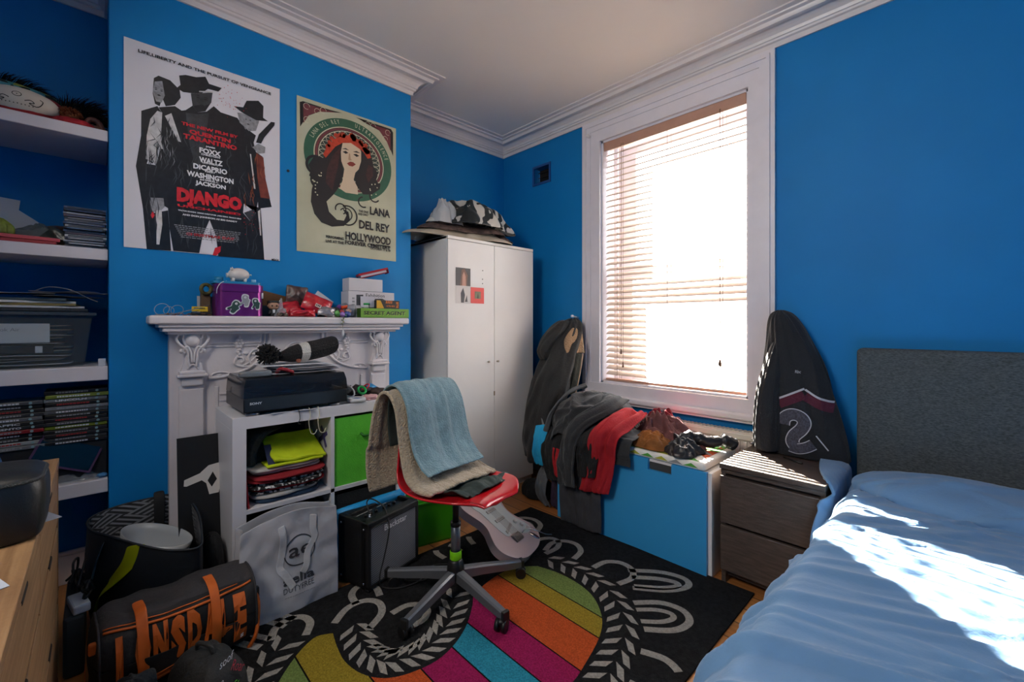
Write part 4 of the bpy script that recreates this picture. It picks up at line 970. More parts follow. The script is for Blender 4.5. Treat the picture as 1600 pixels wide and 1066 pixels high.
drape('blue_towel','pale blue towel folded over the beige blanket on the chair back',blt,[(-.345,.77,.155),(-.33,.835,.165),(-.285,.872,.17),(-.23,.872,.172),(-.178,.81,.172),(-.150,.70,.172),(-.120,.61,.172),(-.07,.545,.172),(-.02,.515,.168)],.016,3.7,.010,amp=.007,latoff=.025,pinch=.02)
# ================================================================ AMPLIFIER, GUITAR, BAGS ON THE FLOOR
ao=Vector((1.05,-1.76,.012)); am_=thing('guitar_amplifier','black guitar amplifier with silver-grey grille and white lettering on the floor','amplifier',ao,math.atan2(.963,-.2685))
# local: X along front, Y back (into the cabinet), Z up
vin=mat('amp_black_vinyl','0f0f10',.5,bump=.3,bs=300); sil=mat('chrome','b8b9bb',.2,metal=1); grl=mat('amp_grille_cloth','3b3c40',.8,bump=.2,bs=20)
N,L,b=nodes_of(grl); tc=N.new('ShaderNodeTexCoord'); wv=N.new('ShaderNodeTexWave'); wv.inputs['Scale'].default_value=75; wv.bands_direction='DIAGONAL'; L.new(tc.outputs['Object'],wv.inputs[0]); cr=N.new('ShaderNodeValToRGB'); cr.color_ramp.elements[0].color=lin('2a2b2f'); cr.color_ramp.elements[1].color=lin('85878d'); L.new(wv.outputs[0],cr.inputs[0]); L.new(cr.outputs[0],b.inputs['Base Color'])
mb=MB(); mb.b2(0,.315,.012,.205,.008,.275,bev=.006); mb.b2(0,.315,.0,.205,.008,.024,bev=.004); mb.b2(0,.018,.0,.05,.008,.30,bev=.004); mb.b2(.297,.315,0,.05,.008,.30,bev=.004); mb.b2(0,.315,0,.05,.272,.302,bev=.005); mb.b2(0,.315,.155,.205,.26,.302,bev=.006); mb.b2(0,.02,.03,.17,.26,.302,bev=.004); mb.b2(.295,.315,.03,.17,.26,.302,bev=.004); mb.build('cabinet',vin,am_)
MB().b2(.018,.297,.004,.012,.024,.272).build('grille',grl,am_)
MB().b2(.02,.295,-.001,.003,.274,.279).build('trim_strip',sil,am_)
mb=MB(); mb.box((.158,.105,.283),(.27,.105,.006),rot=(0,0,0)); mb.build('control_panel',mat('panel_black','1a1b1d',.35),am_)
kb=None
for i in range(6):
    x=.07+i*.031+(.02 if i>2 else 0)
    if kb is None: kb=MB().cyl((0,0,0),(0,0,.013),.0085,.007,n=16).b2(-.001,.001,-.008,0,.0125,.0138).build('knob',mat('knob_black','0c0c0c',.35),am_)
    else: kb=dup(kb,parent=am_)
    kb.location=(x,.10,.286)
mb=MB(); 
for i in range(3): mb.b2(.06+i*.008,.066+i*.008,.07,.074,.2865,.2872)
mb.b2(.05,.11,.060,.063,.2865,.287); mb.b2(.20,.26,.066,.069,.2865,.287); mb.b2(.05,.14,.135,.140,.2865,.287); mb.b2(.17,.23,.135,.140,.2865,.287); mb.build('panel_markings',mat('marking_silver','9b9ca0',.4),am_)
M=frame((0,.0035,0),(1,0,0),(0,0,1)); mb=MB(); mb.fit('Blackstar',.095,.235,.262,.028,.001,M=M,bold=.015); mb.build('brand_lettering',mat('lettering_silver','d5d6d8',.4),am_)
for x,z,y in ((-.002,.03,.03),(-.002,.03,.18),(-.002,.27,.03),(-.002,.27,.18)):
    MB().sph((x,y,z),(.003,.006,.006),n=8).build('screw',sil,am_)
for x in(.0,.29):
    for y in (0,.18): MB().b2(x,x+.025,y,y+.025,-.0,.009,bev=.003).build('foot',vin,am_)
mb=MB(); mb.cyl((.05,.05,.286),(.05,.05,.312),.005,n=10).sph((.05,.05,.312),.0055,n=8); mb.build('jack_plug',sil,am_)
p=lambda x,y,z:(ao.x+x*-.2685-y*.963,ao.y+x*.963-y*.2685,ao.z+z)
mb=MB(); mb.tube(cat([p(.05,.05,.315),p(.06,.08,.36),p(.10,.09,.36),p(.12,.03,.325),p(.11,-.01,.26),p(.10,-.014,.20),p(.075,-.014,.12),p(.05,-.016,.05),p(.06,-.03,.004),p(.10,-.10,.004),p(.19,-.13,.004),p(.24,-.07,.004),p(.20,-.03,.004),p(.15,-.08,.004),p(.20,-.15,.005),p(.30,-.10,.004),p(.36,-.16,.004)],8),.0032,n=6)
tag(mb.build('guitar_cable',mat('cable_black','0d0d0e',.6)),'black braided guitar cable over the amplifier and coiled on the rug','cable')
# ---- electric guitar
S=1.07; gM=frame((1.372,-1.055,.058),(-.834,-.222,.505),(.287,-.957,.052))
gt=thing('electric_guitar','pale pink-white electric guitar with maple neck lying propped on the rug behind the chair','guitar',(1.372,-1.055,.012)); gb=(1.372,-1.055,.012)
pts=[(.0,.0),(.004,.06),(.03,.115),(.075,.152),(.12,.158),(.165,.138),(.205,.116),(.245,.112),(.29,.126),(.335,.140),(.375,.138),(.402,.115),(.398,.088),(.365,.066),(.325,.040),(.312,.030),(.312,-.028),(.322,-.040),(.345,-.060),(.366,-.085),(.366,-.112),(.34,-.130),(.30,-.126),(.255,-.108),(.215,-.108),(.17,-.128),(.125,-.155),(.08,-.160),(.04,-.138),(.01,-.08)]
op=cat(pts,4,True)
mb=MB(); mb.M=gM@Matrix.Diagonal((S,S,1,1)); mb.prism(op,-.044,0)
gbd=loc0(mb.build('body',mat('shell_pink_gloss','d8c3c0',.2,coat=.6),gt),gb); bv=gbd.modifiers.new('b','BEVEL'); bv.width=.009; bv.segments=3; bv.limit_method='ANGLE'; bv.angle_limit=R(50)
def gp(name,fn,m,par=None):
    mb=MB(); mb.M=gM@Matrix.Diagonal((S,S,1,1)); fn(mb); o=mb.build(name,m,par or gt); 
    if par is None: loc0(o,gb)
    return o
pg=cat([(.125,.0),(.10,-.05),(.085,-.10),(.10,-.135),(.14,-.125),(.19,-.10),(.25,-.095),(.31,-.105),(.345,-.100),(.335,-.065),(.30,-.045),(.318,-.028),(.318,.028),(.325,.045),(.345,.07),(.335,.085),(.29,.07),(.22,.065),(.16,.06),(.125,.045)],3,True)
pgd=gp('pickguard',lambda q_:q_.prism(pg,0,.0025),mat('pickguard_mint','cfd6d0',.3))
for u,sl_ in((.275,0),(.215,0),(.155,.012)):
    gp('pickup',lambda q_:(q_.prism([(u-.008-sl_,.036),(u+.008-sl_,.036),(u+.008+sl_,-.036),(u-.008+sl_,-.036)],.0025,.007),[q_.cyl((u+sl_*-k/2.5,.010*k,.007),(u+sl_*-k/2.5,.010*k,.009),.0024,n=8) for k in (-2.5,-1.5,-.5,.5,1.5,2.5)]),mat('pickup_cream','b9b7ac',.4))
for u,v in((.165,-.075),(.135,-.095),(.105,-.112)): gp('knob',lambda q_:q_.cyl((u,v,.0025),(u,v,.014),.011,.009,n=18),mat('knob_white','ddd9d0',.35))
gp('bridge',lambda q_:(q_.box((.098,0,.004),(.042,.062,.006),bev=.0015),[q_.box((.095,-.026+k*.0104,.008),(.028,.008,.005),bev=.001) for k in range(6)]),mat('bridge_metal','7b7672',.35,metal=.8))
gp('tremolo_arm',lambda q_:q_.tube(cat([(.10,-.04,.006),(.095,-.06,.03),(.06,-.09,.04),(.02,-.13,.035),(.0,-.175,.03)],5),.0028),sil)
gp('jack_plate',lambda q_:q_.sph((.055,-.105,.001),(.03,.012,.006),rot=(0,0,.5)),sil)
def neck(q_):
    for k in range(1): q_.prism([(.30,-.027),(.30,.027),(.735,.021),(.735,-.021)],-.012,.004); 
    q_.tube([(.31,0,-.008),(.5,0,-.009),(.735,0,-.008)],[.023,.021,.018],n=14)
nk=gp('neck',neck,mat('maple_neck','b9793c',.3,var=.15,vs=15))
def frets(q_):
    x=.735
    for k in range(22):
        x=.735-(.735-.09)*(1-2**(-(k+1)/12)); 
        if x>.305: q_.box((x,0,.0045),(.0016,.046,.002))
gp('frets',frets,sil)
hd=[(.735,-.021),(.735,.021),(.76,.028),(.90,.03),(.93,.018),(.935,-.01),(.90,-.045),(.80,-.05),(.765,-.04)]
gp('headstock',lambda q_:q_.prism(hd,-.016,-.003),mat('maple_neck','b9793c',.3))
gp('tuning_pegs',lambda q_:[q_.cyl((.77+k*.024,.028,-.01),(.77+k*.024,.05,-.01),.005,n=8) for k in range(6)],sil)
for k in range(6): gp('string',lambda q_:q_.cyl((.095,-.024+k*.0096,.0115),(.74,-.017+k*.0068,.0075),.0006,n=5,cap=False),mat('string_steel','8b8b8b',.3,metal=1))
gp('strap_button',lambda q_:q_.sph((.402,.118,-.022),(.010,.012,.012)),blk)
# ---- green plastic tub and roll
gx=thing('green_plastic_box','translucent green plastic storage box on the floor behind the amplifier','box',(.73,-1.28,0),R(-12))
gpl=mat('green_translucent_plastic',(.075,.46,.015),.25,trans=.0,tl=.35,coat=.3)
mb=MB(); 
P=[]
for z,a,b_ in ((.0,.125,.115),(.01,.13,.12),(.23,.14,.135)):
    P.append([(x*a,y*b_,z) for x,y in ((-1,-1),(0,-1),(1,-1),(1,0),(1,1),(0,1),(-1,1),(-1,0),(-1,-1))])
mb.grid(P,smooth=False); mb.b2(-.12,.12,-.11,.11,.0,.004)
for x in(-.07,0,.07): mb.b2(x-.012,x+.012,-.135,-.118,.02,.22,bev=.004)
mb.build('tub',gpl,gx)
mb=MB(); mb.b2(-.15,.15,-.145,.145,.228,.24,bev=.004); mb.b2(-.13,.13,-.125,.125,.238,.25,bev=.005); mb.build('lid',gpl,gx)
ro=thing('blue_roll','bright blue foam mat folded and stood between the shelf unit and the amplifier','mat',(.83,-1.66,0))
mb=MB(); mb.tube([(0,-.185,.30),(0,-.05,.307),(0,.06,.312),(0,.19,.315)],.022,n=14); mb.b2(-.020,-.004,-.18,.185,.004,.30,bev=.006); mb.b2(.004,.020,-.18,.185,.004,.30,bev=.006); mb.build('folded_foam',mat('bright_blue_foam',(.01,.30,.66),.5,var=.08,vs=30,bump=.2,bs=40),ro)
# ---- white duty free bag
ab=thing('shopping_bag','white woven duty free carrier bag with grey lettering standing on the floor','bag',(.90,-2.03,.0)); abl=(.90,-2.03,.0)
bgm=mat('bag_white_woven','b9b9bd',.45,var=.05,vs=10,bump=.35,bs=14); gyt=mat('bag_grey_ink','3e3f44',.5)
def bagf(u,v,sgn):
    # u 0..1 along width, v 0..1 up
    y=-2.222+.372*u+(.010*math.sin(v*3)*(u-.5)); z=.004+(.372+ .035*math.sin(PI*min(1,u*1.05))*(u>.0)*v+.01*u*v)*v
    x=.945+.006*math.sin(u*5)+.012*mnoise.noise(Vector((u*3,v*3,2)))+.006*mnoise.noise(Vector((u*8,v*8,5)))-.02*v+.010*(v-.5)**2
    if sgn<0: x=.86-.01*v+.008*mnoise.noise(Vector((u*4,v*4,7)))
    return (x,y,z)
F_=gridP(30,30,lambda u,v:bagf(u,v,1)); B_=gridP(30,30,lambda u,v:bagf(u,v,-1))
loc0(sheet(F_,'front_face',bgm,ab,t=.0012,sub=1),abl); loc0(sheet(B_,'back_face',bgm,ab,t=.0012,sub=1),abl)
for k,e in ((0,'side_face'),(29,'side_face')):
    sd_=np.array([[F_[k,j]*(1-s/5)+B_[k,j]*s/5+np.array([0,(.018 if k==0 else -.014)*math.sin(PI*s/5)*(j/29),0]) for j in range(30)] for s in range(6)]); loc0(sheet(sd_,e,bgm,ab,t=.0012,sub=1),abl)
loc0(sheet(np.array([[F_[i,0]*(1-s/3)+B_[i,0]*s/3 for i in range(30)] for s in range(4)]),'base',bgm,ab,t=.0012,sub=0),abl)
def bp(u,v,o=.0015): a=bagf(u,v,1); return (a[0]+o,a[1],a[2])
def onbag(mb_src):
    for v in mb_src.bm.verts:
        u_,v_=v.co.x,v.co.y; a=bagf(u_,v_,1); v.co=Vector((a[0]+.0028+v.co.z,a[1],a[2]))
    return mb_src
mb=MB(); mb.fit('aelia',.40,.725,.40,.095,bold=.03); mb.fit('DUTYFREE',.40,.72,.285,.055); mb.fit('www.aeliadutyfree.com',.41,.72,.195,.015)
band(mb,arc(.575,.615,.160,0,360,40,.145),.012,0); mb.fit('ae',.46,.70,.66,.10,bold=.01)
loc0(onbag(mb).build('printed_lettering',gyt,ab),abl)
for (us,vs_) in (((.38,.40,.39,.37,.42,.50),(.90,.75,.62,.5,.42,.27)),((.73,.72,.735,.66,.64,.60),(.93,.80,.70,.58,.45,.38))):
    pth=cat([(u,v) for u,v in zip(us,vs_)],5); L2,R2=ribbon(pth,.075)
    P=np.array([[bp(a[0]*(1-k/3)+b_[0]*k/3,a[1]*(1-k/3)+b_[1]*k/3,.005+.003*math.sin(i*.4)) for k in range(4)] for i,(a,b_) in enumerate(zip(L2,R2))])
    loc0(sheet(P,'handle',mat('bag_handle_white','c8c8ca',.5,bump=.2,bs=80),ab,t=.0015,sub=1),abl)
# ---- tread plate shopper
shp=thing('shopper_bag','large dark blue-grey tote bag with yellow stripe and tread-plate lining beside the chimney breast','bag',(.62,-2.47,0)); sl0=(.62,-2.47,0)
out=mat('tote_dark_shell','1a2027',.6,var=.15,vs=8,bump=.3,bs=25); 
tp=mat('tote_treadplate','3f4042',.4); N,L,b=nodes_of(tp)
tc=N.new('ShaderNodeTexCoord'); 
def wvn(rot):
    mp=N.new('ShaderNodeMapping'); mp.inputs['Rotation'].default_value=rot; L.new(tc.outputs['UV'],mp.inputs[0]); w_=N.new('ShaderNodeTexWave'); w_.inputs['Scale'].default_value=11; w_.inputs['Distortion'].default_value=.6; L.new(mp.outputs[0],w_.inputs[0]); return w_
w1,w2=wvn((0,0,R(40))),wvn((0,0,R(-40))); ck=N.new('ShaderNodeTexChecker'); ck.inputs['Scale'].default_value=11; mp=N.new('ShaderNodeMapping'); mp.inputs['Rotation'].default_value=(0,0,R(45)); L.new(tc.outputs['UV'],mp.inputs[0]); L.new(mp.outputs[0],ck.inputs[0])
mx=N.new('ShaderNodeMix'); mx.data_type='FLOAT'; L.new(ck.outputs[1],mx.inputs[0]); L.new(w1.outputs[0],mx.inputs[2]); L.new(w2.outputs[0],mx.inputs[3])
cr=N.new('ShaderNodeValToRGB'); cr.color_ramp.elements[0].position=.45; cr.color_ramp.elements[0].color=lin('2c2d2f'); cr.color_ramp.elements[1].position=.7; cr.color_ramp.elements[1].color=lin('8b8c8e'); L.new(mx.outputs[0],cr.inputs[0]); L.new(cr.outputs[0],b.inputs['Base Color'])
rim=cat([(.42,-2.645,.405),(.405,-2.575,.425),(.415,-2.47,.435),(.43,-2.36,.43),(.60,-2.315,.405),(.80,-2.325,.37),(.875,-2.345,.355),(.83,-2.42,.352),(.76,-2.50,.372),(.62,-2.585,.385),(.52,-2.64,.395)],6,True)
base=cat([(.44,-2.635,.01),(.425,-2.57,.01),(.43,-2.47,.01),(.44,-2.36,.01),(.58,-2.33,.01),(.68,-2.33,.01),(.73,-2.35,.01),(.72,-2.42,.01),(.69,-2.50,.01),(.60,-2.58,.01),(.52,-2.63,.01)],6,True)
P=np.zeros((len(rim)+1,16,3))
for i in range(len(rim)+1):
    a=np.array(base[i%len(rim)]); c=np.array(rim[i%len(rim)])
    for j in range(16):
        k=j/15; q_=a+(c-a)*k; d=q_-np.array([.6,-2.47,q_[2]]); d/=np.linalg.norm(d)+1e-6
        q_=q_+d*(.016*math.sin(PI*k)+.010*mnoise.noise(Vector((i*.13,k*3,1)))*(1-k*.5)); P[i,j]=q_
for i in range(16): P[-1,i]=P[0,i]
loc0(sheet(P,'outer_shell',out,shp,t=.003,sub=1,off=1),sl0)
Pi=P.copy(); ctr=np.array([.62,-2.47,0]); 
for i in range(Pi.shape[0]):
    for j in range(16):
        d=Pi[i,j]-ctr; d[2]=0; Pi[i,j]-=d/np.linalg.norm(d)*.006
loc0(sheet(Pi,'tread_plate_lining',tp,shp,t=0,sub=1),sl0)
loc0(MB().prism([(p_[0],p_[1]) for p_ in base],.006,.009).build('base',out,shp),sl0)
# hem
loc0(MB().tube(rim,.004,n=6,closed=True).build('rim_hem',out,shp),sl0)
def onshell(i0,i1,js,w0,name,m,off=.006):
    pts=[]; n=len(js)
    for k,(i,j) in enumerate(js): pts.append(P[int(i)%len(rim)][j])
    A=cat([tuple(x_) for x_ in pts],5); rows=[]
    for q_ in A:
        d=np.array(q_)-ctr; d[2]=0; d/=np.linalg.norm(d); tg=np.array([-d[1],d[0],0])*w0/2; rows.append([np.array(q_)+d*off-tg,np.array(q_)+d*off+tg*0,np.array(q_)+d*off+tg])
    return loc0(sheet(np.array(rows),name,m,shp,t=.0015,sub=1),sl0)
ylw=mat('reflective_yellow','a9b312',.4)
onshell(0,0,[(49,15),(50,12),(52,9),(55,6),(57,3),(58,1)],.058,'yellow_stripe',ylw)
onshell(0,0,[(55,14),(56,11),(57,8)],.045,'printed_hand',mat('print_pale','9aa3ab',.7,var=.4,vs=60),.005)
onshell(0,0,[(36,9),(39,10),(42,8)],.03,'grey_patch',mat('patch_grey','8a8982',.6),.005)
rows=[]
for k,(x,y,z) in enumerate([(.437,-2.425,.30),(.437,-2.425,.38),(.425,-2.425,.445),(.40,-2.425,.455)]): rows.append([(x,y-.02,z),(x,y,z),(x,y+.02,z)])
loc0(sheet(np.array(rows),'strap',mat('strap_black','0b0b0c',.7),shp,t=.002,sub=1),sl0)
bw=thing('white_bowl','white plastic bowl lying inside the tread-plate tote bag','bowl',(.585,-2.45,.255),R(33)); 
mb=MB(); mb.lathe([(.0,-.10),(.06,-.095),(.11,-.06),(.135,0),(.140,.03),(.134,.03),(.128,0),(.10,-.055),(.055,-.088),(0,-.092)],n=36,sx=1.1,sy=.62); o=mb.build('bowl_body',mat('bowl_white','a9adaf',.35),bw); o.rotation_euler=(R(-6),R(8),0); o.location=(0,0,.05)
# ---- duffel bag (axis along world y, facing camera +x)
du_=thing('duffel_bag','black and grey gym duffel bag with bold orange lettering on the floor','bag',(.93,-2.41,0)); db=(.93,-2.41,0)
dbl=mat('duffel_black','121214',.75,var=.1,vs=10,bump=.3,bs=60); dgy=mat('duffel_charcoal','2f2d30',.8,var=.1,vs=10,bump=.3,bs=60); orn=mat('duffel_orange','c8601c',.6,var=.08,vs=30)
def dsec(u,a):
    # u 0..1 along axis, a angle: returns point
    x0_=.945+.0*u; y_=-2.625+.42*u; s=1-.10*(2*u-1)**4; sag=.020*mnoise.noise(Vector((u*4,a,3)))+.010*mnoise.noise(Vector((u*9,a*2,5)))
    rx_=.130*s+sag; rz_=.135*s+sag
    c,s_=math.cos(a),math.sin(a); e=(abs(c)**3.0+abs(s_)**2.4)**(-1/2.7)
    top=-.020*math.exp(-((a-PI/2)/.5)**2)*(1-abs(2*u-1)) + .030*math.exp(-((a-PI/2)/.7)**2)*(u-.5)
    return Vector((x0_+rx_*c*e,y_+.03*(c*.3),max(.006,.139+rz_*s_*e+top)))
P=np.array([[tuple(dsec(u/36,2*PI*k/48)) for k in range(49)] for u in range(37)])
ob=sheet(P,'body',None,du_,t=.002,sub=1,mats=[dbl,dgy],mfun=lambda u,v:1 if .13<v<.42 else 0,off=-1); loc0(ob,db)
for k in (0,36):
    c=P[k,:-1].mean(0); rows=np.array([[c+(P[k,j]-c)*s+np.array([0,(-.02 if k==0 else .02)*(1-s*s),0]) for j in range(49)] for s in (0,.3,.6,.85,1)]); loc0(sheet(rows,'end_panel',dbl,du_,t=.002,sub=1),db)
    loc0(MB().tube([tuple(p_) for p_ in P[k,:-1]],.004,n=6,closed=True).build('piping',dgy,du_),db)
def ds(u,a,o): 
    p_=dsec(u,a); c=Vector((.945,p_.y,.139)); n_=(p_-c); n_.y=0; n_.normalize(); return p_+n_*o
loc0(MB().tube([tuple(ds(i/40,R(48-10*math.sin(PI*i/40)),.002)) for i in range(1,40)],.0045,n=6).tube([tuple(ds(i/40,R(54-10*math.sin(PI*i/40)),.001)) for i in range(1,36)],.0022,n=6).build('orange_zip',orn,du_),db)
mb=MB(); mb.use(orn)
for i,chh in enumerate('LONSDALE'):
    mb.fit(chh,.06+i*.112,.06+i*.112+(.098),.10+.88,.62 if i not in(0,7) else .78,bold=.07)
    band(mb,[],0,0)
# swoosh bars under the lettering
mb.poly([(.05,.10),(.45,.30),(.50,.36),(.72,.28),(.72,.20),(.52,.27),(.46,.20),(.05,.0)]); mb.poly([(.05,-.06),(.40,.16),(.42,.10),(.05,-.16)])
bmesh.ops.subdivide_edges(mb.bm,edges=[e for e in mb.bm.edges if e.calc_length()>.05],cuts=3)
for v in mb.bm.verts:
    u_,h_=v.co.x,v.co.y; p_=ds(.03+u_*.94,R(-48+h_*86),.0045); v.co=p_
loc0(mb.build('orange_lettering',None,du_),db)
for u_ in(.24,.70):
    rows=[[tuple(ds(u_-.035+.07*k/3,R(a),.007)) for k in range(4)] for a in range(-60,100,8)]; loc0(sheet(np.array(rows),'carry_strap',orn,du_,t=.0015,sub=1),db)
rows=[[tuple(Vector((x,-2.648+.0*k,z))+Vector((.03*k/2,0,0))) for k in range(3)] for x,z in ((1.02,.17),(1.03,.13),(1.045,.08),(1.06,.03))]; loc0(sheet(np.array(rows),'end_strap',orn,du_,t=.002,sub=1),db)
loc0(MB().box((1.035,-2.632,.205),(.02,.02,.035),bev=.006).build('zip_tab',orn,du_),db)
loc0(MB().tube(cat([(1.02,-2.20,.20),(1.05,-2.19,.17),(1.05,-2.19,.10),(1.06,-2.20,.05),(1.05,-2.22,.008)],5),.007).build('shoulder_strap',orn,du_),db)
loc0(MB().box((1.03,-2.188,.19),(.02,.012,.04),bev=.004).build('clip',mat('clip_black','131313',.4),du_),db)
# ---- backpack with scribbled words, dark cap sleeve jacket in front
bk=thing('backpack','black backpack printed with small white, pink and green words in the foreground','backpack',(1.44,-2.40,.0)); bkl=(1.44,-2.40,0)
bkm=mat('backpack_black','0d0e10',.75,var=.2,vs=15,bump=.3,bs=120)
o=sack('body',[(1.43,-2.40,.006,.09,.06,.3),(1.43,-2.40,.05,.11,.075,.3),(1.43,-2.40,.15,.11,.075,.3),(1.43,-2.40,.24,.10,.068,.3),(1.43,-2.40,.285,.07,.045,.3),(1.43,-2.40,.295,.03,.02,.3)],bkm,bk,fold=.010,seed=3,sq=3,n=48); loc0(o,bkl)
loc0(MB().tube(cat([(1.46,-2.45,.24),(1.50,-2.41,.27),(1.50,-2.36,.26),(1.47,-2.33,.24)],8),.004).build('zip',mat('zip_black','232427',.5),bk),bkl)
loc0(MB().tube(cat([(1.40,-2.42,.29),(1.41,-2.42,.315),(1.44,-2.40,.315),(1.45,-2.39,.288)],6),.006).build('grab_handle',bkm,bk),bkl)
wc={'w':mat('word_white','c9cad0',.6),'p':mat('word_pink','b02840',.6),'g':mat('word_green','55c93e',.6)}
mb=MB(); M=frame((1.475,-2.305,0),(-.36,.93,0),(.0,-.0,1)); bz=((1.561,-2.385),(1.46,-2.305))
Mb_=frame((1.566,-2.40,0),(-.72,.69,0),(.0,0,1))
for i,(s_,c,x,z,sz) in enumerate((('soof','w',.02,.32,.030),('yo','w',.0,.28,.022),('Roar','p',.062,.27,.034),('zz','w',.085,.345,.016),('ok','p',.03,.245,.022),('Grr','g',.065,.225,.03),('hey','w',.02,.19,.03),('Roar','p',.06,.17,.03),('pop','w',.03,.13,.03),('yo','g',.07,.11,.025))):
    mb.use(wc[c]); mb.text(s_,sz,x,z,.006,M=Mb_,rot=R(-40 if s_=='Roar' else -10),bold=.02)
loc0(mb.build('printed_words',None,bk),bkl)
jk=sack('dark_hoodie',[(1.42,-2.60,.005,.16,.11,.2),(1.42,-2.60,.08,.15,.10,.2),(1.41,-2.59,.17,.11,.075,.2),(1.395,-2.575,.23,.07,.05,.2),(1.38,-2.56,.262,.045,.03,.2),(1.375,-2.555,.27,.02,.012,.2)],mat('hoodie_dark_blue','10161c',.85,var=.15,vs=20,bump=.4,bs=90),None,fold=.03,fs=5,seed=9)
tag(jk,'dark navy jacket slumped in front of the duffel bag, left of the printed backpack','jacket')
mb=MB(); mb.tube(cat([(1.47,-2.555,.20),(1.53,-2.52,.22),(1.55,-2.48,.16),(1.53,-2.47,.05)],6),.006); tag(mb.build('bag_strap',dgy),'thin dark loop of strap between the navy jacket and the printed backpack','strap')
# black bag behind the duffel, next to the shelf unit
jk=sack('black_rucksack',[(.69,-2.272,.005,.085,.035,0),(.69,-2.272,.10,.09,.037,0),(.69,-2.272,.22,.085,.036,0),(.68,-2.272,.29,.06,.03,0),(.68,-2.272,.315,.02,.012,0)],mat('rucksack_black','0b0d11',.8,var=.15,vs=20,bump=.4,bs=60),None,fold=.006,seed=4)
tag(jk,'plain black bag squeezed between the tote and the white shelf unit','bag')
# cables and power strip beside the dresser
mb=MB(); mb.box((0,0,0),(.045,.11,.03),bev=.006); o=mb.build('power_strip',mat('strip_white','a9b3bd',.4)); o.location=(.735,-2.668,.222); o.rotation_euler=(0,0,R(-80)); tag(o,'white power strip caught among cables beside the wooden drawers','power strip')
random.seed(12)
cb_=mat('cable_dark','17181b',.6)
for i in range(5):
    y=-2.69+.010*i; x=.52+.045*i; pts=[(x+random.uniform(-.08,.10),y+random.uniform(-.015,.02),.215+abs(random.gauss(.02,.02))) for k in range(9)]
    tag(MB().tube(cat(pts,6,True),.004,n=6,closed=True).build('tangled_cable',cb_),['lowest','second','middle','fourth','topmost'][i]+' dark loop in the cable tangle on the grey crate by the drawers','cable','tangled cables beside the drawers')
o=MB().b2(.46,.79,-2.705,-2.652,.0,.205,bev=.01).build('cable_crate',mat('crate_grey','33373b',.6)); tag(o,'dark grey crate under the tangled cables beside the wooden drawers','crate')
# ================================================================ THINGS ON AND IN THE SHELF UNIT
tt=thing('turntable','dark turntable with smoked dust cover on top of the white shelf unit','turntable',(.63,-1.965,.805)); tb=(.63,-1.965,.805)
tk=mat('turntable_dark','15191f',.3,var=.05,vs=5); smk=clearmat('smoked_cover','1b1b1d',.86,.08)
def qt(mb,n,m): return loc0(mb.build(n,m,tt),tb)
Y0,Y1,XA,XB=-2.185,-1.752,.47,.808
qt(MB().b2(XA,XB,Y0,Y1,.822,.882,bev=.004),'plinth',tk)
mb=MB(); P=[[(x,y,z) for x,y in ((XA+i_,Y0+i_),(XB-i_,Y0+i_),(XB-i_,Y1-i_),(XA+i_,Y1-i_),(XA+i_,Y0+i_))] for z,i_ in ((.883,.0),(.93,.003),(.958,.010),(.962,.014))]
mb.grid(P,smooth=False); mb.b2(XA+.012,XB-.012,Y0+.012,Y1-.012,.959,.963); qt(mb,'dust_cover',smk)
qt(MB().lathe([(0,.0),(.145,.0),(.148,.006),(.145,.012),(0,.012)],c=(.62,-1.99,.884),n=40),'platter',mat('platter_black','0a0a0a',.5))
qt(MB().cyl((.70,-1.80,.884),(.70,-1.80,.915),.014,n=16).tube([(.70,-1.80,.91),(.72,-1.90,.912),(.70,-1.93,.905)],.004),'tonearm',sil)
ftm=mat('foot_silver','9a9a9c',.3,metal=.8)
for x in(XA+.05,XB-.035):
    for y in(Y0+.04,Y1-.05): qt(MB().lathe([(0,.805),(.026,.805),(.028,.812),(.022,.822),(0,.822)],c=(x,y,0),n=24),'foot',ftm)
qt(MB().fit('SONY',.022,.068,.864,.010,.0008,M=frame((XB,Y0,0),(0,1,0),(0,0,1)),bold=.03),'brand_lettering',mat('logo_white','cfd3d6',.4))
# on the lid: case, papers, hat, wristband
o=tag(sack('grey_hard_case',[(.745,-2.128,.964,.018,.055,0),(.745,-2.128,.970,.022,.062,0),(.745,-2.128,.984,.022,.062,0),(.745,-2.128,.990,.017,.055,0)],mat('case_grey','6a7074',.4),None,fold=.0,sq=5),'small grey rounded hard case on the front left of the turntable lid','case')
ppm=mat('paper_white','d2d4dc',.7,var=.03,vs=9)
random.seed(21)
for i in range(6):
    w_,d_=.21,.29; y=-1.905+random.uniform(-.02,.02); x=.62+random.uniform(-.015,.015); z=.9645+i*.0070
    P=gridP(10,12,lambda u,v:(x-w_/2+w_*u,y-.15+d_*v+.02*math.sin(i),z+.003*mnoise.noise(Vector((u*3+i,v*3,i)))+.006*max(0,abs(v-.5)-.3)+.002))
    tag(sheet(P,'letter',ppm if i!=2 else mat('paper_grey','84868f',.7),None,t=.0008,sub=1),['white letter lying flat at the bottom of the pile on the turntable','second letter up in the pile on the turntable, edges curled','grey envelope in the middle of the pile on the turntable','white sheet just above the grey envelope on the turntable','white folded letter second from the top on the turntable','top white letter under the bobble hat on the turntable'][i],'letter','letters on the turntable')
ht=thing('bobble_hat','black and white knitted bobble hat with pompom lying on the letters on the turntable','hat',(.62,-1.93,1.008)); hl=(.62,-1.93,.998)
kb_=mat('knit_black','141315',.95,bump=1,bs=160,var=.3,vs=60); kwm=mat('knit_white','c9c6bf',.95,bump=1,bs=160)
rows=[]
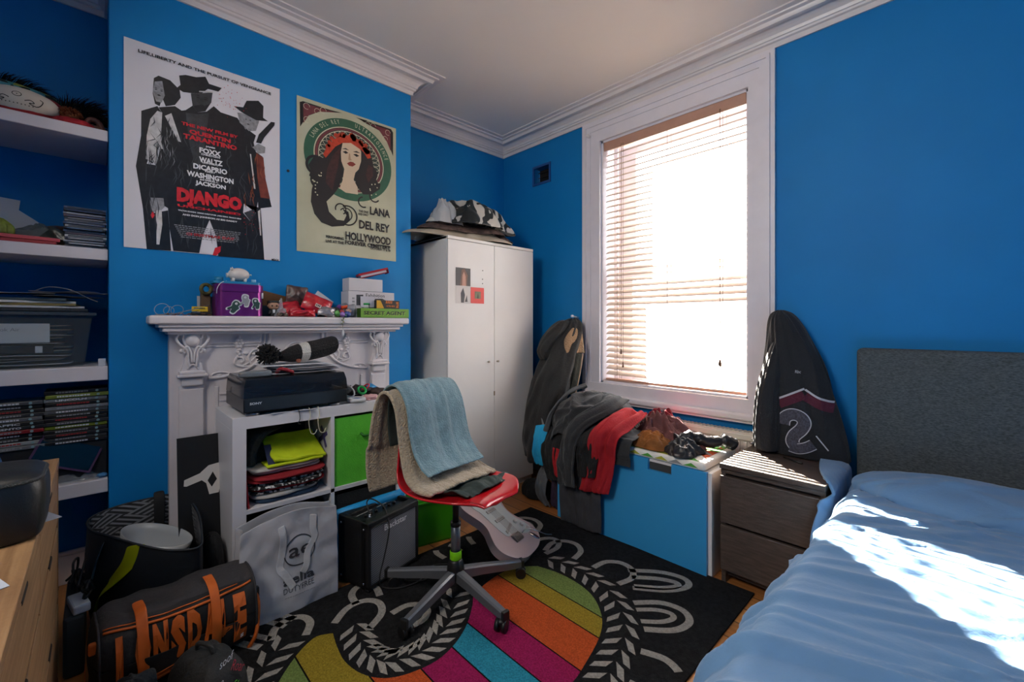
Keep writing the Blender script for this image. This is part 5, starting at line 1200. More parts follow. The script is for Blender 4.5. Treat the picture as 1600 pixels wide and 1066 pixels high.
pr=[(-2.010,.010,.018,1.026),(-1.985,.035,.026,1.030),(-1.955,.055,.037,1.036),(-1.925,.065,.043,1.042),(-1.90,.068,.045,1.046),(-1.86,.070,.046,1.052),(-1.81,.072,.047,1.062),(-1.765,.074,.046,1.074),(-1.748,.068,.038,1.080),(-1.745,.02,.012,1.080)]
for y,rx_,rz_,zc in cat(pr,4):
    rows.append([(.63+rx_*math.cos(2*PI*k/36)*(1+.03*math.cos(k*PI)),y,max(1.0,zc+rz_*math.sin(2*PI*k/36)*(1+.05*mnoise.noise(Vector((k*.3,y*20,1)))))) for k in range(37)])
o=sheet(np.array(rows),'knitted_body',None,ht,t=0,sub=1,mats=[kb_,kwm],mfun=lambda u,v:1 if .36<u<.50 else 0); loc0(o,hl)
mb=MB(); random.seed(2)
for i in range(260):
    d=Vector((random.gauss(0,1),random.gauss(0,1),random.gauss(0,1))).normalized(); c=Vector((.64,-2.05,1.04)); r=.050*random.uniform(.8,1.12); a=c+d*.012; e=c+d*r
    if e.z<.996: continue
    mb.cyl(tuple(a),tuple(e),.0045,.003,n=5)
mb.sph((.64,-2.05,1.036),.032,n=8); loc0(mb.build('pompom',kb_,ht),hl)
loc0(MB().sph((.675,-1.93,1.010),(.010,.012,.012),n=8).build('orange_patch',mat('patch_rust','8a4a34',.8),ht),hl)
o=tag(MB().tube(cat([(.70,-2.03,.972),(.73,-2.02,.99),(.735,-1.98,.975),(.70,-1.97,.968),(.69,-2.0,.975)],6,True),.008,closed=True).build('red_wristband',mat('band_red','8c1522',.7)),'dark red band lying beside the pompom on the turntable lid','wristband')
# flat papers and cables under the turntable front
for i,(x,y,w_,a) in enumerate(((.79,-2.03,.05,.1),(.795,-1.96,.05,-.2),(.79,-1.88,.045,.15))):
    o=MB().box((0,0,.0006),(w_,.11,.0012)).build('paper_slip',ppm); o.location=(x-.012,y,.8055); o.rotation_euler=(0,0,a); tag(o,['leftmost white paper slip on the shelf edge under the turntable','middle white paper slip on the shelf edge under the turntable','rightmost white paper slip on the shelf edge under the turntable'][i],'paper','slips under the turntable')
cw=mat('cable_cream','c8c4ae',.6)
for i,(y0_,d_,c) in enumerate(((-1.97,.055,mat('cable_black2','1a1a1a',.6)),(-1.925,.10,cw),(-1.885,.10,cw))):
    o=MB().tube(cat([(.76,y0_-.01,.809),(.79,y0_,.812),(.807,y0_,.803),(.808,y0_+.004,.77),(.809,y0_-.004,.75),(.808,y0_+.005,.80-d_),(.808,y0_+.022,.79-d_*.98),(.808,y0_+.032,.80-d_*.9)][:(6 if d_<.06 else 8)],6),.0018,n=6).build('hanging_cable',c)
    tag(o,['black cable end hanging over the top edge of the shelf unit','cream cable hanging from under the turntable, left of the other cream one','cream cable hanging from under the turntable, nearest the green box'][i],'cable')
# heap of bead strings, bands, tape right of the turntable
def ring_(name,label,c,r,th,m,rot=(0,0,0),cat_='bracelet',sy=1,group=None):
    o=MB().tube([(r*math.cos(a*PI/16),sy*r*math.sin(a*PI/16),0) for a in range(32)],th,n=10,closed=True).build(name,m); o.location=c; o.rotation_euler=rot; return tag(o,label,cat_,group)
ring_('tape_roll','white and blue roll of tape at the front of the heap beside the turntable',(.765,-1.69,.817),.038,.010,mat('tape_white','bfc0c4',.4),cat_='tape')
tag(MB().lathe([(0,0),(.022,0),(.024,.008),(.02,.014),(0,.014)],c=(.765,-1.69,.807),n=24,sx=1).build('blue_bottle_top',mat('cap_blue','1c4fa8',.4)),'blue plastic cap inside the roll of tape beside the turntable','cap')
ring_('green_band','green ribbon loop on the heap beside the turntable',(.70,-1.63,.85),.028,.006,mat('band_green','129a4a',.5),(.4,.5,0),'ribbon',.6)
ring_('white_cable_coil','white coiled cable beside the turntable',(.66,-1.66,.815),.05,.005,mat('tape_white','bfc0c4',.4),(.1,.1,0),'cable')
ring_('white_strap_loop','white strap loop leaning on the right end of the turntable',(.70,-1.705,.855),.045,.004,mat('tape_white','bfc0c4',.4),(1.1,.5,.4),'strap',.5)
ring_('black_cable_coil','black coiled cable on the heap beside the turntable',(.63,-1.61,.835),.055,.005,blk,(.2,-.2,0),'cable',.7)
ring_('red_bracelet','small red bracelet on the heap beside the turntable',(.68,-1.60,.862),.02,.004,mat('band_red2','b3202a',.5),(.7,.1,0))
for i,(c,m,r,lab) in enumerate((((.60,-1.60,.83),mat('lump_dark','2a1c20',.8),(.06,.06,.03),'dark felt pouch at the back of the heap beside the turntable'),((.56,-1.52,.835),mat('lump_blue','1f7fb5',.6),(.035,.04,.02),'blue cloth scrap beside the turntable'),((.66,-1.53,.825),mat('lump_brown','3a2a26',.8),(.05,.05,.022),'brown leather pouch beside the turntable'),((.745,-1.60,.817),mat('lump_pink','c79a9a',.7),(.03,.035,.014),'pale pink cloth scrap at the front edge beside the turntable'),((.62,-1.69,.845),mat('lump_grey','34363a',.5),(.03,.04,.025),'black plastic grip beside the turntable'))):
    tag(MB().sph(c,r,jit=.6,seed=i).build('small_pouch',m),lab,'pouch')
# --- upper left cube: folded clothes
def folded(name,label,c,w_,d_,h,m,seed,rz=0,edge=None,cat_='clothing',cols=None,tilt=0):
    """a folded garment: layered rounded slab with soft folds"""
    t=thing(name,label,cat_,c,rz)
    rows=[]; 
    nL=max(2,int(h/.012))
    for l in range(nL):
        z=h*(l+.5)/nL; pr=[]
        o=sack('fold',[(0,0,z-h/nL*.5,w_/2*.9,d_/2*.9),(0,0,z-h/nL*.3,w_/2,d_/2),(0,0,z+h/nL*.3,w_/2,d_/2),(0,0,z+h/nL*.5,w_/2*.92,d_/2*.92)],(cols[l%len(cols)] if cols else m),t,fold=.012,fs=3,vs=4,seed=seed+l*1.3,sq=5,n=36,per=3)
        o.location=(.008*math.sin(l*2+seed),.008*math.cos(l*3+seed),0); o.rotation_euler=(tilt,0,.06*math.sin(l+seed))
    return t
bwp=mat('pattern_black_white','8a8a8a',.8); N,L,b=nodes_of(bwp); tc=N.new('ShaderNodeTexCoord'); vo=N.new('ShaderNodeTexNoise'); vo.inputs['Scale'].default_value=70; vo.inputs['Detail'].default_value=1; L.new(tc.outputs['Object'],vo.inputs[0]); cr=N.new('ShaderNodeValToRGB'); cr.color_ramp.interpolation='CONSTANT'; cr.color_ramp.elements[0].color=lin('131314'); cr.color_ramp.elements[1].position=.52; cr.color_ramp.elements[1].color=lin('cfcfcd'); L.new(vo.outputs[0],cr.inputs[0]); L.new(cr.outputs[0],b.inputs['Base Color'])
redc=mat('cloth_red','8d1420',.85,bump=.3,bs=60); whc=mat('cloth_white','b5b2ae',.85,bump=.3,bs=40); nav=mat('cloth_navy','1c3550',.85,bump=.3,bs=60)
folded('folded_blue_cloth','folded blue and white cloths at the bottom of the pile in the upper left cube',(.67,-2.00,.418),.22,.28,.036,nav,1,cols=[nav,whc,nav])
folded('patterned_bag','black and white patterned bag with red trim in the upper left cube',(.67,-1.995,.456),.24,.31,.075,bwp,4,cols=[bwp,redc,bwp,bwp,redc,redc],cat_='bag')
folded('white_shirt','white folded shirt under the lime shirt in the upper left cube',(.66,-2.0,.533),.20,.28,.03,whc,6)
lime=mat('lime_jersey',(.50,.62,.005),.7,var=.06,vs=25,bump=.2,bs=60); t=thing('lime_shirt','lime yellow folded sports shirt with a blue label in the upper left cube','shirt',(.70,-1.965,.566))
P=gridP(24,24,lambda u,v:(-.08+.15*u,-.115+.225*v+.02*u,.012+.095*(1-u)**1.3+.008*mnoise.noise(Vector((u*4,v*4,2)))+.012*(1-v)*(u)))
sheet(P,'front_panel',lime,t,t=.016,sub=1); P=gridP(16,16,lambda u,v:(-.03+.105*u,-.125+.24*v,.004+.006*mnoise.noise(Vector((u*4,v*4,8))))); sheet(P,'lower_fold',lime,t,t=.012,sub=1)
Mx=frame((.045,-.128,.055),(-.45,0,.55),(.0,1,.0)); mb=MB(); mb.M=frame((.050,-.098,.042),(-.72,.0,.66),(0,1,0)); mb.use(mat('label_navy','20284a',.7)); mb.prism([(-.03,-.018),(.075,-.018),(.075,.010),(-.03,.010)],.016,.018); mb.use(lime); mb.text('YSCOL',.024,.022,-.011,.0185,bold=.02); mb.build('label_strip',None,t)
tag(sack('teal_knit_hat',[(.60,-2.09,.566,.06,.07),(.60,-2.09,.60,.06,.07),(.60,-2.09,.645,.045,.055),(.60,-2.09,.67,.015,.02)],mat('cap_dark_teal','11201f',.85,var=.3,vs=30,bump=.4,bs=80),None,fold=.012,seed=7),'dark teal knitted cap behind the lime shirt in the upper left cube','hat')
tag(sack('patterned_scarf',[(.62,-2.13,.566,.09,.03),(.62,-2.13,.62,.08,.03),(.60,-2.10,.69,.10,.05),(.58,-2.05,.715,.10,.08),(.58,-2.05,.722,.02,.02)],bwp and mat('scarf_dark','22262a',.85,var=.5,vs=60,bump=.4,bs=80),None,fold=.014,seed=17),'dark checked scarf piled at the back left of the upper left cube','scarf')
o=MB(); o.M=frame((.60,-1.8275,.60),(1,0,0),(0,0,1)); o.use(mat('purple_lanyard','4a3f78',.6)); o.prism([(.05,.03),(.15,.08),(.16,.065),(.06,.012)],0,.002); o.prism([(.08,.09),(.14,.0),(.155,.01),(.095,.10)],.002,.004); o.M=Matrix.Identity(4)
tag(o.build('ribbon_rosette',None),'small purple ribbon stuck on the inner side of the upper left cube','ribbon')
tag(MB().prism([(0,0),(.006,0),(.006,.11),(0,.11)],0,.15,M=frame((.64,-2.165,.4185),(0,1,.08),(0,0,1))).build('red_folder',mat('folder_red','a01824',.6)),'red folder standing at the left side of the upper left cube','folder')
# lower left cube: books lying flat
bcol=['3b3430','6b6357','2c2f36','8a857c','4a3a34','5b6068']
for i in range(6):
    o=MB().b2(-.11,.11,-.13,.13,.0,.022,bev=.002).build('magazine',mat('mag'+bcol[i],bcol[i],.5)); o.location=(.67+.006*math.sin(i*2),-2.03,.0555+i*.0225); tag(o,['lowest','second from the bottom','third from the bottom','fourth from the bottom','second from the top','topmost'][i]+' flat book in the lower left cube behind the carrier bag','book','books in the lower left cube')
for i in range(5):
    o=MB().b2(-.12,.12,-.006,.006,0,.295,bev=.001).build('ring_binder',mat('bind%d'%(i%3),['1c1d20','5c5a66','30323a'][i%3],.5)); o.location=(.66,-1.865+i*.0-.0145*i+.02,.0555); tag(o,'thin dark upright book in the lower left cube, '+['nearest the divider','second from the divider','third from the divider','fourth from the divider','farthest from the divider'][i],'book','upright books in the lower left cube')
t=thing('black_storage_cube','black fabric cube box in the lower right opening of the shelf unit','box',(.62,-1.646,.0555))
mb=MB(); mb.b2(-.16,.165,-.158,-.155,0,.32); mb.b2(-.16,.165,.155,.158,0,.32); mb.b2(.161,.167,-.158,.158,0,.32,bev=.002); mb.b2(-.16,-.157,-.158,.158,0,.32); mb.b2(-.16,.165,-.155,.155,0,.004); mb.build('fabric_body',mat('fabric_black','111214',.8,bump=.3,bs=150),t)
MB().tube(cat([(.167,-.03,.24),(.18,0,.232),(.167,.03,.24)],6),.005).build('handle',blk,t)
# ================================================================ MANTELPIECE ITEMS (shelf top z 1.228)
MZ=1.2285
random.seed(31)
wr=mat('wire_silver','8f9296',.35,metal=.6)
for i,(y,r) in enumerate(((-2.425,.026),(-2.40,.018),(-2.375,.022))):
    o=MB().tube([(r*math.cos(a*PI/12),0,r+.002+r*math.sin(a*PI/12)) for a in range(24)],.0011,n=5,closed=True).build('wire_loop',wr); o.location=(.50+.01*i,y,MZ); o.rotation_euler=(R(20*i-20),0,R(70+15*i)); tag(o,['large','small','middle-sized'][i]+' thin wire loop at the left end of the mantelpiece','wire','wire loops on the mantel')
cab=MB().tube(cat([(.50,-2.445,MZ+.003),(.53,-2.42,MZ+.003),(.50,-2.38,MZ+.008),(.52,-2.34,MZ+.02),(.515,-2.29,MZ+.036),(.47,-2.25,MZ+.05)],6),.0018,n=6).build('grey_cable',mat('cable_grey','7c7f80',.6)); tag(cab,'thin grey cable running along the left of the mantelpiece','cable')
cn=None
for i in range(14):
    y=-2.42+.0125*i+random.uniform(-.004,.004); c=MB().cyl((0,0,0),(0,0,.003),.0085,n=14).build('coin',mat('coin_bronze','7b5236',.35,metal=.8)) if cn is None else dup(cn); cn=cn or c
    c.location=(.515+random.uniform(-.025,.02),y,MZ+.0005+(i%3)*.0032); c.rotation_euler=(0,0,0); tag(c,'small bronze coin scattered on the left part of the mantelpiece','coin','coins on the mantel')
o=MB().box((0,0,.008),(.03,.075,.016),bev=.003).build('black_case',blk); o.location=(.50,-2.285,MZ); tag(o,'flat black case under the small yellow box on the mantelpiece','case')
o=MB(); o.use(mat('yellow_box','c9a416',.5)); o.box((0,0,.013),(.022,.058,.022),bev=.001); o.use(blk); o.M=frame((.0112,-.02,.008),(0,1,0),(0,0,1)); o.fit('FUN SNAPS',.0,.04,.012,.008,.0004,bold=.03); o.M=Matrix.Identity(4); o=o.build('yellow_matchbox',None); o.location=(.50,-2.29,MZ+.0165); o.rotation_euler=(0,0,R(-8)); tag(o,'small yellow matchbox-sized box on the left of the mantelpiece','box')
o=MB().box((0,0,.045),(.003,.07,.09)).build('white_card',mat('card_white','a9a9ad',.6)); o.location=(.432,-2.255,MZ+.002); o.rotation_euler=(0,R(-6),0); tag(o,'blank white card leaning on the wall behind the left of the purple tin','card')
o=MB().tube([(0,.021*math.cos(a*PI/12),.021*math.sin(a*PI/12)) for a in range(24)],.008,n=10,closed=True).build('camouflage_tape',mat('tape_camo','54502c',.7,var=.5,vs=60)); o.location=(.47,-2.262,MZ+.122); o.rotation_euler=(0,0,R(20)); tag(o,'dark green roll of tape at the upper left of the purple tin','tape')
o=MB().box((0,0,.055),(.035,.035,.11),bev=.002).build('small_carton',mat('carton_brown','5c452e',.7)); o.location=(.445,-2.262,MZ); tag(o,'narrow brown carton behind the left side of the purple tin, under the tape','carton')
tn=thing('purple_tin','purple metal tin with white-edged stickers and a lid on the mantelpiece','tin',(.470,-2.139,MZ)); pm=mat('tin_purple','782a74',.28,metal=.55,var=.03,vs=8)
def rr(hx,hy,r,n=6):
    P=[]
    for cx,cy,a0 in((hx-r,hy-r,0),(-hx+r,hy-r,90),(-hx+r,-hy+r,180),(hx-r,-hy+r,270)): P+=arc(cx,cy,r,a0,a0+90,n)
    return P
MB().prism(rr(.066,.096,.032),0,.125,smooth=False).build('tin_body',pm,tn); mb=MB(); mb.prism(rr(.069,.099,.034),.112,.146); mb.prism(rr(.062,.092,.03),.146,.149); mb.build('lid',pm,tn)
for o in tn.children:
    b_=o.modifiers.new('b','BEVEL'); b_.width=.002; b_.segments=2; b_.limit_method='ANGLE'
stw=mat('sticker_white','c9cbd0',.5); std=mat('sticker_teal','23423e',.5); stg=mat('sticker_grey','8f9094',.5)
def sticker(y,z,s,rot,m2):
    mb=MB(); mb.M=frame((.0668,y,z),(0,1,0),(0,0,1))@Matrix.Rotation(rot,4,'Z')@Matrix.Diagonal((s,s,1,1))
    sh=cat([(0,.032),(.014,.026),(.015,.010),(.022,.004),(.018,-.010),(.012,-.030),(-.004,-.030),(-.006,-.014),(-.018,-.026),(-.024,-.018),(-.013,-.002),(-.016,.012),(-.012,.028)],3,True)
    mb.use(stw); mb.poly([(p_[0]*1.18,p_[1]*1.14) for p_ in sh],.0006); mb.use(m2); mb.poly([(p_[0]*.95,p_[1]*.95) for p_ in sh],.001); mb.use(stw); mb.poly(arc(0,.018,.006,0,330,10),.0013); mb.use(m2); mb.poly(arc(.002,.018,.002,0,330,8),.0016); mb.build('sticker',None,tn)
sticker(-.026,.042,.95,-.5,std); sticker(.018,.072,.85,.0,stg); sticker(.062,.058,.80,.15,std)
MB().cyl((.055,.092,.112),(.055,.092,.085),.004,n=8).build('lid_charm',stw,tn)
tr=thing('blue_tray','light blue plastic lid tray lying on the purple tin','tray',(.468,-2.145,MZ+.149)); lb=mat('tray_blue','1f7aa6',.4)
mb=MB(); mb.prism(rr(.05,.098,.02),0,.012); mb.build('tray_body',lb,tr); MB().cyl((-.015,-.066,.012),(-.015,-.066,.034),.018,n=18).build('knob',lb,tr); MB().cyl((.01,.072,.012),(.01,.072,.028),.010,n=18).build('knob',mat('knob_pale_blue','79aecb',.4),tr)
pg_=thing('piggy_bank','small white china piggy bank standing on the blue tray on the purple tin','piggy bank',(.475,-2.135,MZ+.161)); chn=mat('china_white','cfc9c4',.2,coat=.4)
mb=MB(); mb.sph((0,0,.036),(.034,.045,.032)); mb.cyl((0,-.036,.032),(0,-.050,.030),.010,.011,n=14); mb.build('pig_body',chn,pg_)
for a,b_ in((-.014,-.024),(.014,-.024),(-.014,.024),(.014,.024)): MB().cyl((a,b_,.0),(a,b_,.018),.006,.008,n=10).build('leg',chn,pg_)
for s in(-1,1): MB().cyl((s*.012,-.026,.054),(s*.017,-.030,.069),.008,.001,n=10).build('ear',chn,pg_)
MB().tube(cat([(0,.042,.035),(.004,.050,.040),(-.003,.052,.034)],5),.002).build('tail',chn,pg_)
o=MB().tube(cat([(.505,-2.19,MZ+.162),(.53,-2.215,MZ+.150),(.545,-2.232,MZ+.125),(.542,-2.234,MZ+.10)],6),.0014).build('white_string',stw); tag(o,'white string hanging from the blue tray over the left of the purple tin','string')
# brown cardboard behind
o=MB().box((0,0,0),(.004,.20,.085)).build('cardboard',mat('cardboard_brown','5d3f20',.8,var=.1,vs=20)); o.location=(.402,-1.965,MZ+.078); o.rotation_euler=(R(-14),R(-8),0); tag(o,'brown cardboard piece against the wall behind the toy figure on the mantel','cardboard')
o=MB().box((0,0,.028),(.03,.16,.056),bev=.002).build('dark_box',mat('box_dark_teal','15303c',.6)); o.location=(.425,-1.975,MZ); tag(o,'low dark teal box behind the toy figure on the mantelpiece','box')
# vinyl figure
fg=thing('toy_figure','small big-headed toy man with dark hair and suit on the mantelpiece','toy figure',(.50,-1.992,MZ))
sk=mat('toy_skin','a07a62',.4); MB().box((0,0,.054),(.036,.044,.038),bev=.013,seg=4).build('head',sk,fg)
mb=MB(); mb.box((-.003,0,.071),(.038,.046,.014),bev=.005,seg=3); mb.box((-.014,0,.058),(.014,.047,.034),bev=.005); mb.build('hair',mat('toy_hair','17100c',.6),fg)
for s in(-1,1): MB().sph((.0185,s*.010,.052),(.002,.004,.004),n=8).build('eye',blk,fg); MB().sph((0,s*.024,.052),(.005,.003,.006),n=8).build('ear',sk,fg)
MB().sph((.019,0,.047),(.002,.002,.002),n=8).build('nose',sk,fg)
mb=MB(); mb.box((0,0,.022),(.018,.024,.026),bev=.006,seg=3); [mb.cyl((0,s*.012,.032),(.006,s*.020,.014),.0045,n=8) for s in(-1,1)]; [mb.cyl((0,s*.006,.0),(0,s*.006,.012),.006,n=10) for s in(-1,1)]; mb.build('suit',mat('toy_suit','202126',.6),fg)
MB().poly([(-.004,.018),(.004,.018),(.006,.034),(-.006,.034)],.0096,M=frame((0,0,0),(0,1,0),(0,0,1))).build('shirt_front',stw,fg)
# cellophane
o=crumple('cellophane_bag',clearmat('cellophane','c9cdd6',.30,.05),(.50,-1.955,MZ),.030,.030,.11,seed=3,n=30,rid=.6,flat=1.2,t=0); tag(o,'clear pointed cellophane wrapper beside the toy figure on the mantel','wrapper')
for i,(y,m) in enumerate(((-1.962,'2a2a2c'),(-1.945,'6a5a50'),(-1.975,'8c7b70'))):
    o=MB().sph((0,0,.009),(.011,.011,.009),jit=.8,seed=i).build('metal_charm',mat('charm'+m,m,.3,metal=.7)); o.location=(.53,y,MZ); tag(o,['dark','brown','pale'][i]+' metal trinket in front of the cellophane on the mantelpiece','trinket')
# red crisp packets
rp=mat('packet_red','a81524',.3,var=.35,vs=25,bump=.4,bs=30,coat=.3); 
def packet(name,label,c,w_,h_,rot,seed,m,pr=None):
    t=thing(name,label,'packet',c); 
    def f(u,v,s): 
        b_=math.sin(PI*u)**.6*math.sin(PI*v)**.6 if 0<u<1 and 0<v<1 else 0
        return (s*(.004+.020*b_)+.007*mnoise.noise(Vector((u*4+seed,v*4,s))),-w_/2+w_*u,h_*v+.006*mnoise.noise(Vector((u*3+seed,2,v*2))))
    for s,nm in((1,'front'),(-1,'back')): 
        o=sheet(gridP(16,16,lambda u,v:f(u,v,s)),nm,m,t,t=0,sub=1)
    if pr:
        mb=MB(); mb.use(pr[0]); mb.poly([(-.012,.022),(.018,.020),(.020,.040),(-.010,.042)],.028,M=frame((0,0,0),(0,1,0),(0,0,1))); mb.use(g2); [mb.poly([(-.007+k*.008,.026),(-.002+k*.008,.026),(-.002+k*.008,.037),(-.007+k*.008,.037)],.0285,M=frame((0,0,0),(0,1,0),(0,0,1))) for k in range(3)]; mb.build('label_print',None,t)
    t.rotation_euler=rot; return t
packet('snack_packet','shiny red snack packet with pale square label on the mantelpiece',(.50,-1.80,MZ+.024),.14,.10,(R(-25),R(-22),0),2,rp,(mat('pk_label','c9b8b0',.5),))
packet('snack_packet','darker crumpled red packet lying at the left of the snack packets',(.49,-1.90,MZ+.006),.12,.085,(R(14),R(-35),0),5,rp)
packet('snack_packet','red foil packet lying lowest, in front of the other two snack packets',(.535,-1.865,MZ+.002),.12,.035,(0,R(-20),0),9,rp)
packet('foil_packet','silver-grey foil packet right of the red snack packets on the mantel',(.525,-1.745,MZ+.004),.09,.055,(R(-10),R(-30),0),7,mat('packet_silver','8e8a8e',.25,metal=.4,var=.3,vs=40))
packet('photo_wrapper','brown patterned wrapper standing behind the red packets',(.43,-1.865,MZ+.068),.105,.095,(R(-6),R(-8),0),12,mat('wrapper_brown','4c3632',.4,var=.7,vs=45))
o=MB().box((0,0,.03),(.002,.10,.045)).build('postcard',mat('card_pale','a9aab4',.5)); o.location=(.44,-1.745,MZ+.075); o.rotation_euler=(R(-38),R(-15),0); tag(o,'white folded card slanting behind the packets in the middle of the mantelpiece','card')
dk_=tag(sack('dark_cloth_pouch',[(.46,-1.70,MZ,.05,.06),(.46,-1.70,MZ+.03,.055,.06),(.46,-1.70,MZ+.055,.02,.03)],mat('pouch_dark','23211f',.8,var=.4,vs=50),None,fold=.012,seed=3),'dark cloth pouch under the slanting card on the mantelpiece','pouch')
cl=[('glitter_ball','5e9a52',(.52,-1.685,.018),.018,'pale green glittery ball at the right of the snack packets'),('lilac_ball','8a62a8',(.545,-1.668,.014),.014,'lilac ball at the front edge of the mantel, right of centre'),('purple_ball','6b3a86',(.47,-1.655,.055),.014,'dark purple foil ball on top of the heap left of the white boxes'),('blue_ball','1f3f8c',(.53,-1.635,.016),.016,'dark blue ball left of the green box on the mantelpiece'),('teal_ball','1b5a52',(.545,-1.655,.010),.010,'small teal ball at the front edge left of the green box'),('skin_lump','a5806f',(.52,-1.625,.032),.014,'pale pink lump above the blue ball on the mantel'),('red_ball','9c2027',(.53,-1.665,.030),.011,'small red ball above the lilac ball on the mantel')]
for n_,c,p_,r,lab in cl:
    o=MB().sph((0,0,0),r,jit=.35,seed=len(n_)).build(n_,mat('b'+c,c,.35,var=.4,vs=70)); o.location=(p_[0],p_[1],MZ+p_[2]+.001); tag(o,lab,'ball')
o=MB().box((0,0,0),(.02,.055,.018),bev=.006).build('orange_wrapper',mat('wrap_orange','c8451a',.4)); o.location=(.49,-1.625,MZ+.058); o.rotation_euler=(R(10),0,0); tag(o,'bright orange wrapped bar on the heap left of the white boxes','wrapper')
tag(sack('silver_pouch',[(.46,-1.60,MZ,.045,.05),(.46,-1.60,MZ+.05,.05,.05),(.46,-1.59,MZ+.075,.03,.05),(.46,-1.57,MZ+.080,.01,.02)],mat('pouch_silver','8f8f93',.3,metal=.5,var=.3,vs=30),None,fold=.014,seed=8),'silver crumpled pouch left of the green lidded pot on the mantel','pouch')
# medal ribbon hanging over the shelf edge
mt=thing('hanging_ribbon','green and white ribbon with small white tag hanging from the mantelpiece edge','ribbon',(.548,-1.668,1.228))
mb=MB(); mb.tube(cat([(-.02,.005,.004),(.002,.003,.002),(.003,0,-.03),(.003,-.002,-.06)],5),.0016); mb.build('cord',mat('cord_sage','7d8468',.7),mt); mb=MB(); mb.prism([(-.005,-.10),(.005,-.10),(.007,-.085),(.0,-.06),(-.006,-.085)],0,.003,M=frame((.003,0,0),(0,1,0),(0,0,1))); mb.build('tag',stw,mt)
for k in range(4): MB().sph((.004,.004*(-1)**k,-.006-.009*k),(.004,.006,.004),n=8).build('leaf_bow',mat('cord_sage','7d8468',.7),mt)
# white boxes
wb=mat('carton_white','c4c2c6',.5,var=.03,vs=10); 
b1=MB(); b1.use(wb); b1.b2(-.05,.05,-.139,.139,0,.148,bev=.001); b1.use(g2); b1.M=frame((.0508,-.139,0),(0,1,0),(0,0,1)); b1.prism([(.045,.068),(.085,.07),(.085,.13),(.045,.128)],0,.0004); b1.use(g1)
for k in range(5): b1.poly([(.02,.03+k*.018),(.035,.03+k*.018),(.035,.04+k*.018),(.02,.04+k*.018)],.0006)
b1.use(wb); b1.prism([(.095,.02),(.245,.02),(.245,.142),(.095,.142)],0,.0005); b1.use(g2); b1.fit('Exhibition',.10,.215,.138,.020,.001,bold=.01); b1.poly([(.11,.108),(.20,.112),(.225,.10),(.20,.07),(.19,.03),(.18,.03),(.18,.075),(.12,.08)],.001)
o=b1.build('white_carton',None); o.location=(.445,-1.475,MZ); tag(o,'larger white carton with grey printing at the right end of the mantelpiece','carton')
o=MB().box((0,0,.0365),(.09,.20,.071),bev=.001).build('plain_white_box',wb); o.location=(.448,-1.51,MZ+.149); tag(o,'plain white box on top of the printed carton on the mantelpiece','box')
rb=thing('red_booklet','red booklet with white pages lying tilted on top of the white boxes','book',(.452,-1.455,MZ+.222)); 
MB().box((0,0,.010),(.075,.15,.012)).build('pages',stw,rb); mb=MB(); mb.box((0,0,.022),(.085,.17,.012)); mb.box((0,0,.002),(.08,.16,.003)); mb.box((.0,.085,.011),(.085,.003,.032)); mb.build('cover',mat('cover_red','9c1a26',.5),rb); rb.rotation_euler=(R(16),0,R(-14)); rb.location=(.452,-1.45,MZ+.245)
o=MB().box((0,0,.03),(.002,.085,.06)).build('white_note',mat('note_white','b9b8c2',.6)); o.location=(.503,-1.505,MZ+.060); o.rotation_euler=(0,R(-4),0); tag(o,'small white note in front of the printed carton, behind the green pot','note')
gpt=thing('green_pot','small pot with a bright green lid behind the black and yellow box','pot',(.488,-1.512,MZ+.052)); MB().lathe([(0,0),(.022,0),(.022,.02),(0,.02)],n=20).build('pot_body',wb,gpt); MB().lathe([(0,.02),(.024,.02),(.024,.03),(.0,.032)],n=20).build('lid',mat('lid_green','1f9a4a',.4),gpt)
# SECRET AGENT box
sg=MB(); lg=mat('game_green','5f8f24',.5,var=.08,vs=20); sg.use(lg); sg.b2(-.055,.0,0,.30,0,.052,bev=.001); sg.use(mat('game_dark_green','2c4d12',.5)); sg.b2(-.0552,-.0,-.0005,.0,.0,.052); sg.use(blk); sg.M=frame((.0003,0,0),(0,1,0),(0,0,1)); sg.fit('SECRET AGENT',.018,.275,.037,.022,.0005,bold=.04); sg.use(mat('game_yellow','8db33a',.5)); sg.fit('SECRET AGENT',.021,.278,.033,.022,.0003,bold=.02)
o=sg.build('game_box',None); o.location=(.543,-1.565,MZ); tag(o,'long green game box lettered on its front at the right end of the mantel','game box')
yb=MB(); yb.use(blk); yb.b2(-.03,0,0,.145,0,.048,bev=.001); yb.use(mat('film_yellow','c8961a',.45)); yb.M=frame((.0003,0,0),(0,1,0),(0,0,1)); yb.poly([(0,.002),(.046,.002),(.024,.046),(0,.046)],.0004); yb.use(mat('film_orange','c86c1a',.45)); 
for k in range(4): yb.poly([(.056+k*.011,.030),(.063+k*.011,.030),(.065+k*.011,.046),(.058+k*.011,.046)],.0006)
yb.fit('ULTRA MAX',.06,.115,.020,.010,.0006,bold=.03); yb.poly([(.122,.006),(.138,.006),(.138,.04),(.122,.04)],.0004); yb.use(blk); yb.text('K',.03,.130,.012,.0008,bold=.03)
o=yb.build('battery_box',None); o.location=(.535,-1.468,MZ+.0525); tag(o,'black and yellow printed box standing on the green game box','box')
o=MB().box((0,0,.012),(.02,.05,.024),bev=.003).build('red_case',mat('case_red','b22a30',.5)); o.location=(.478,-1.36,MZ+.058); o.location.z=MZ+.0525; tag(o,'small red case behind the black and yellow box on the mantelpiece','case')
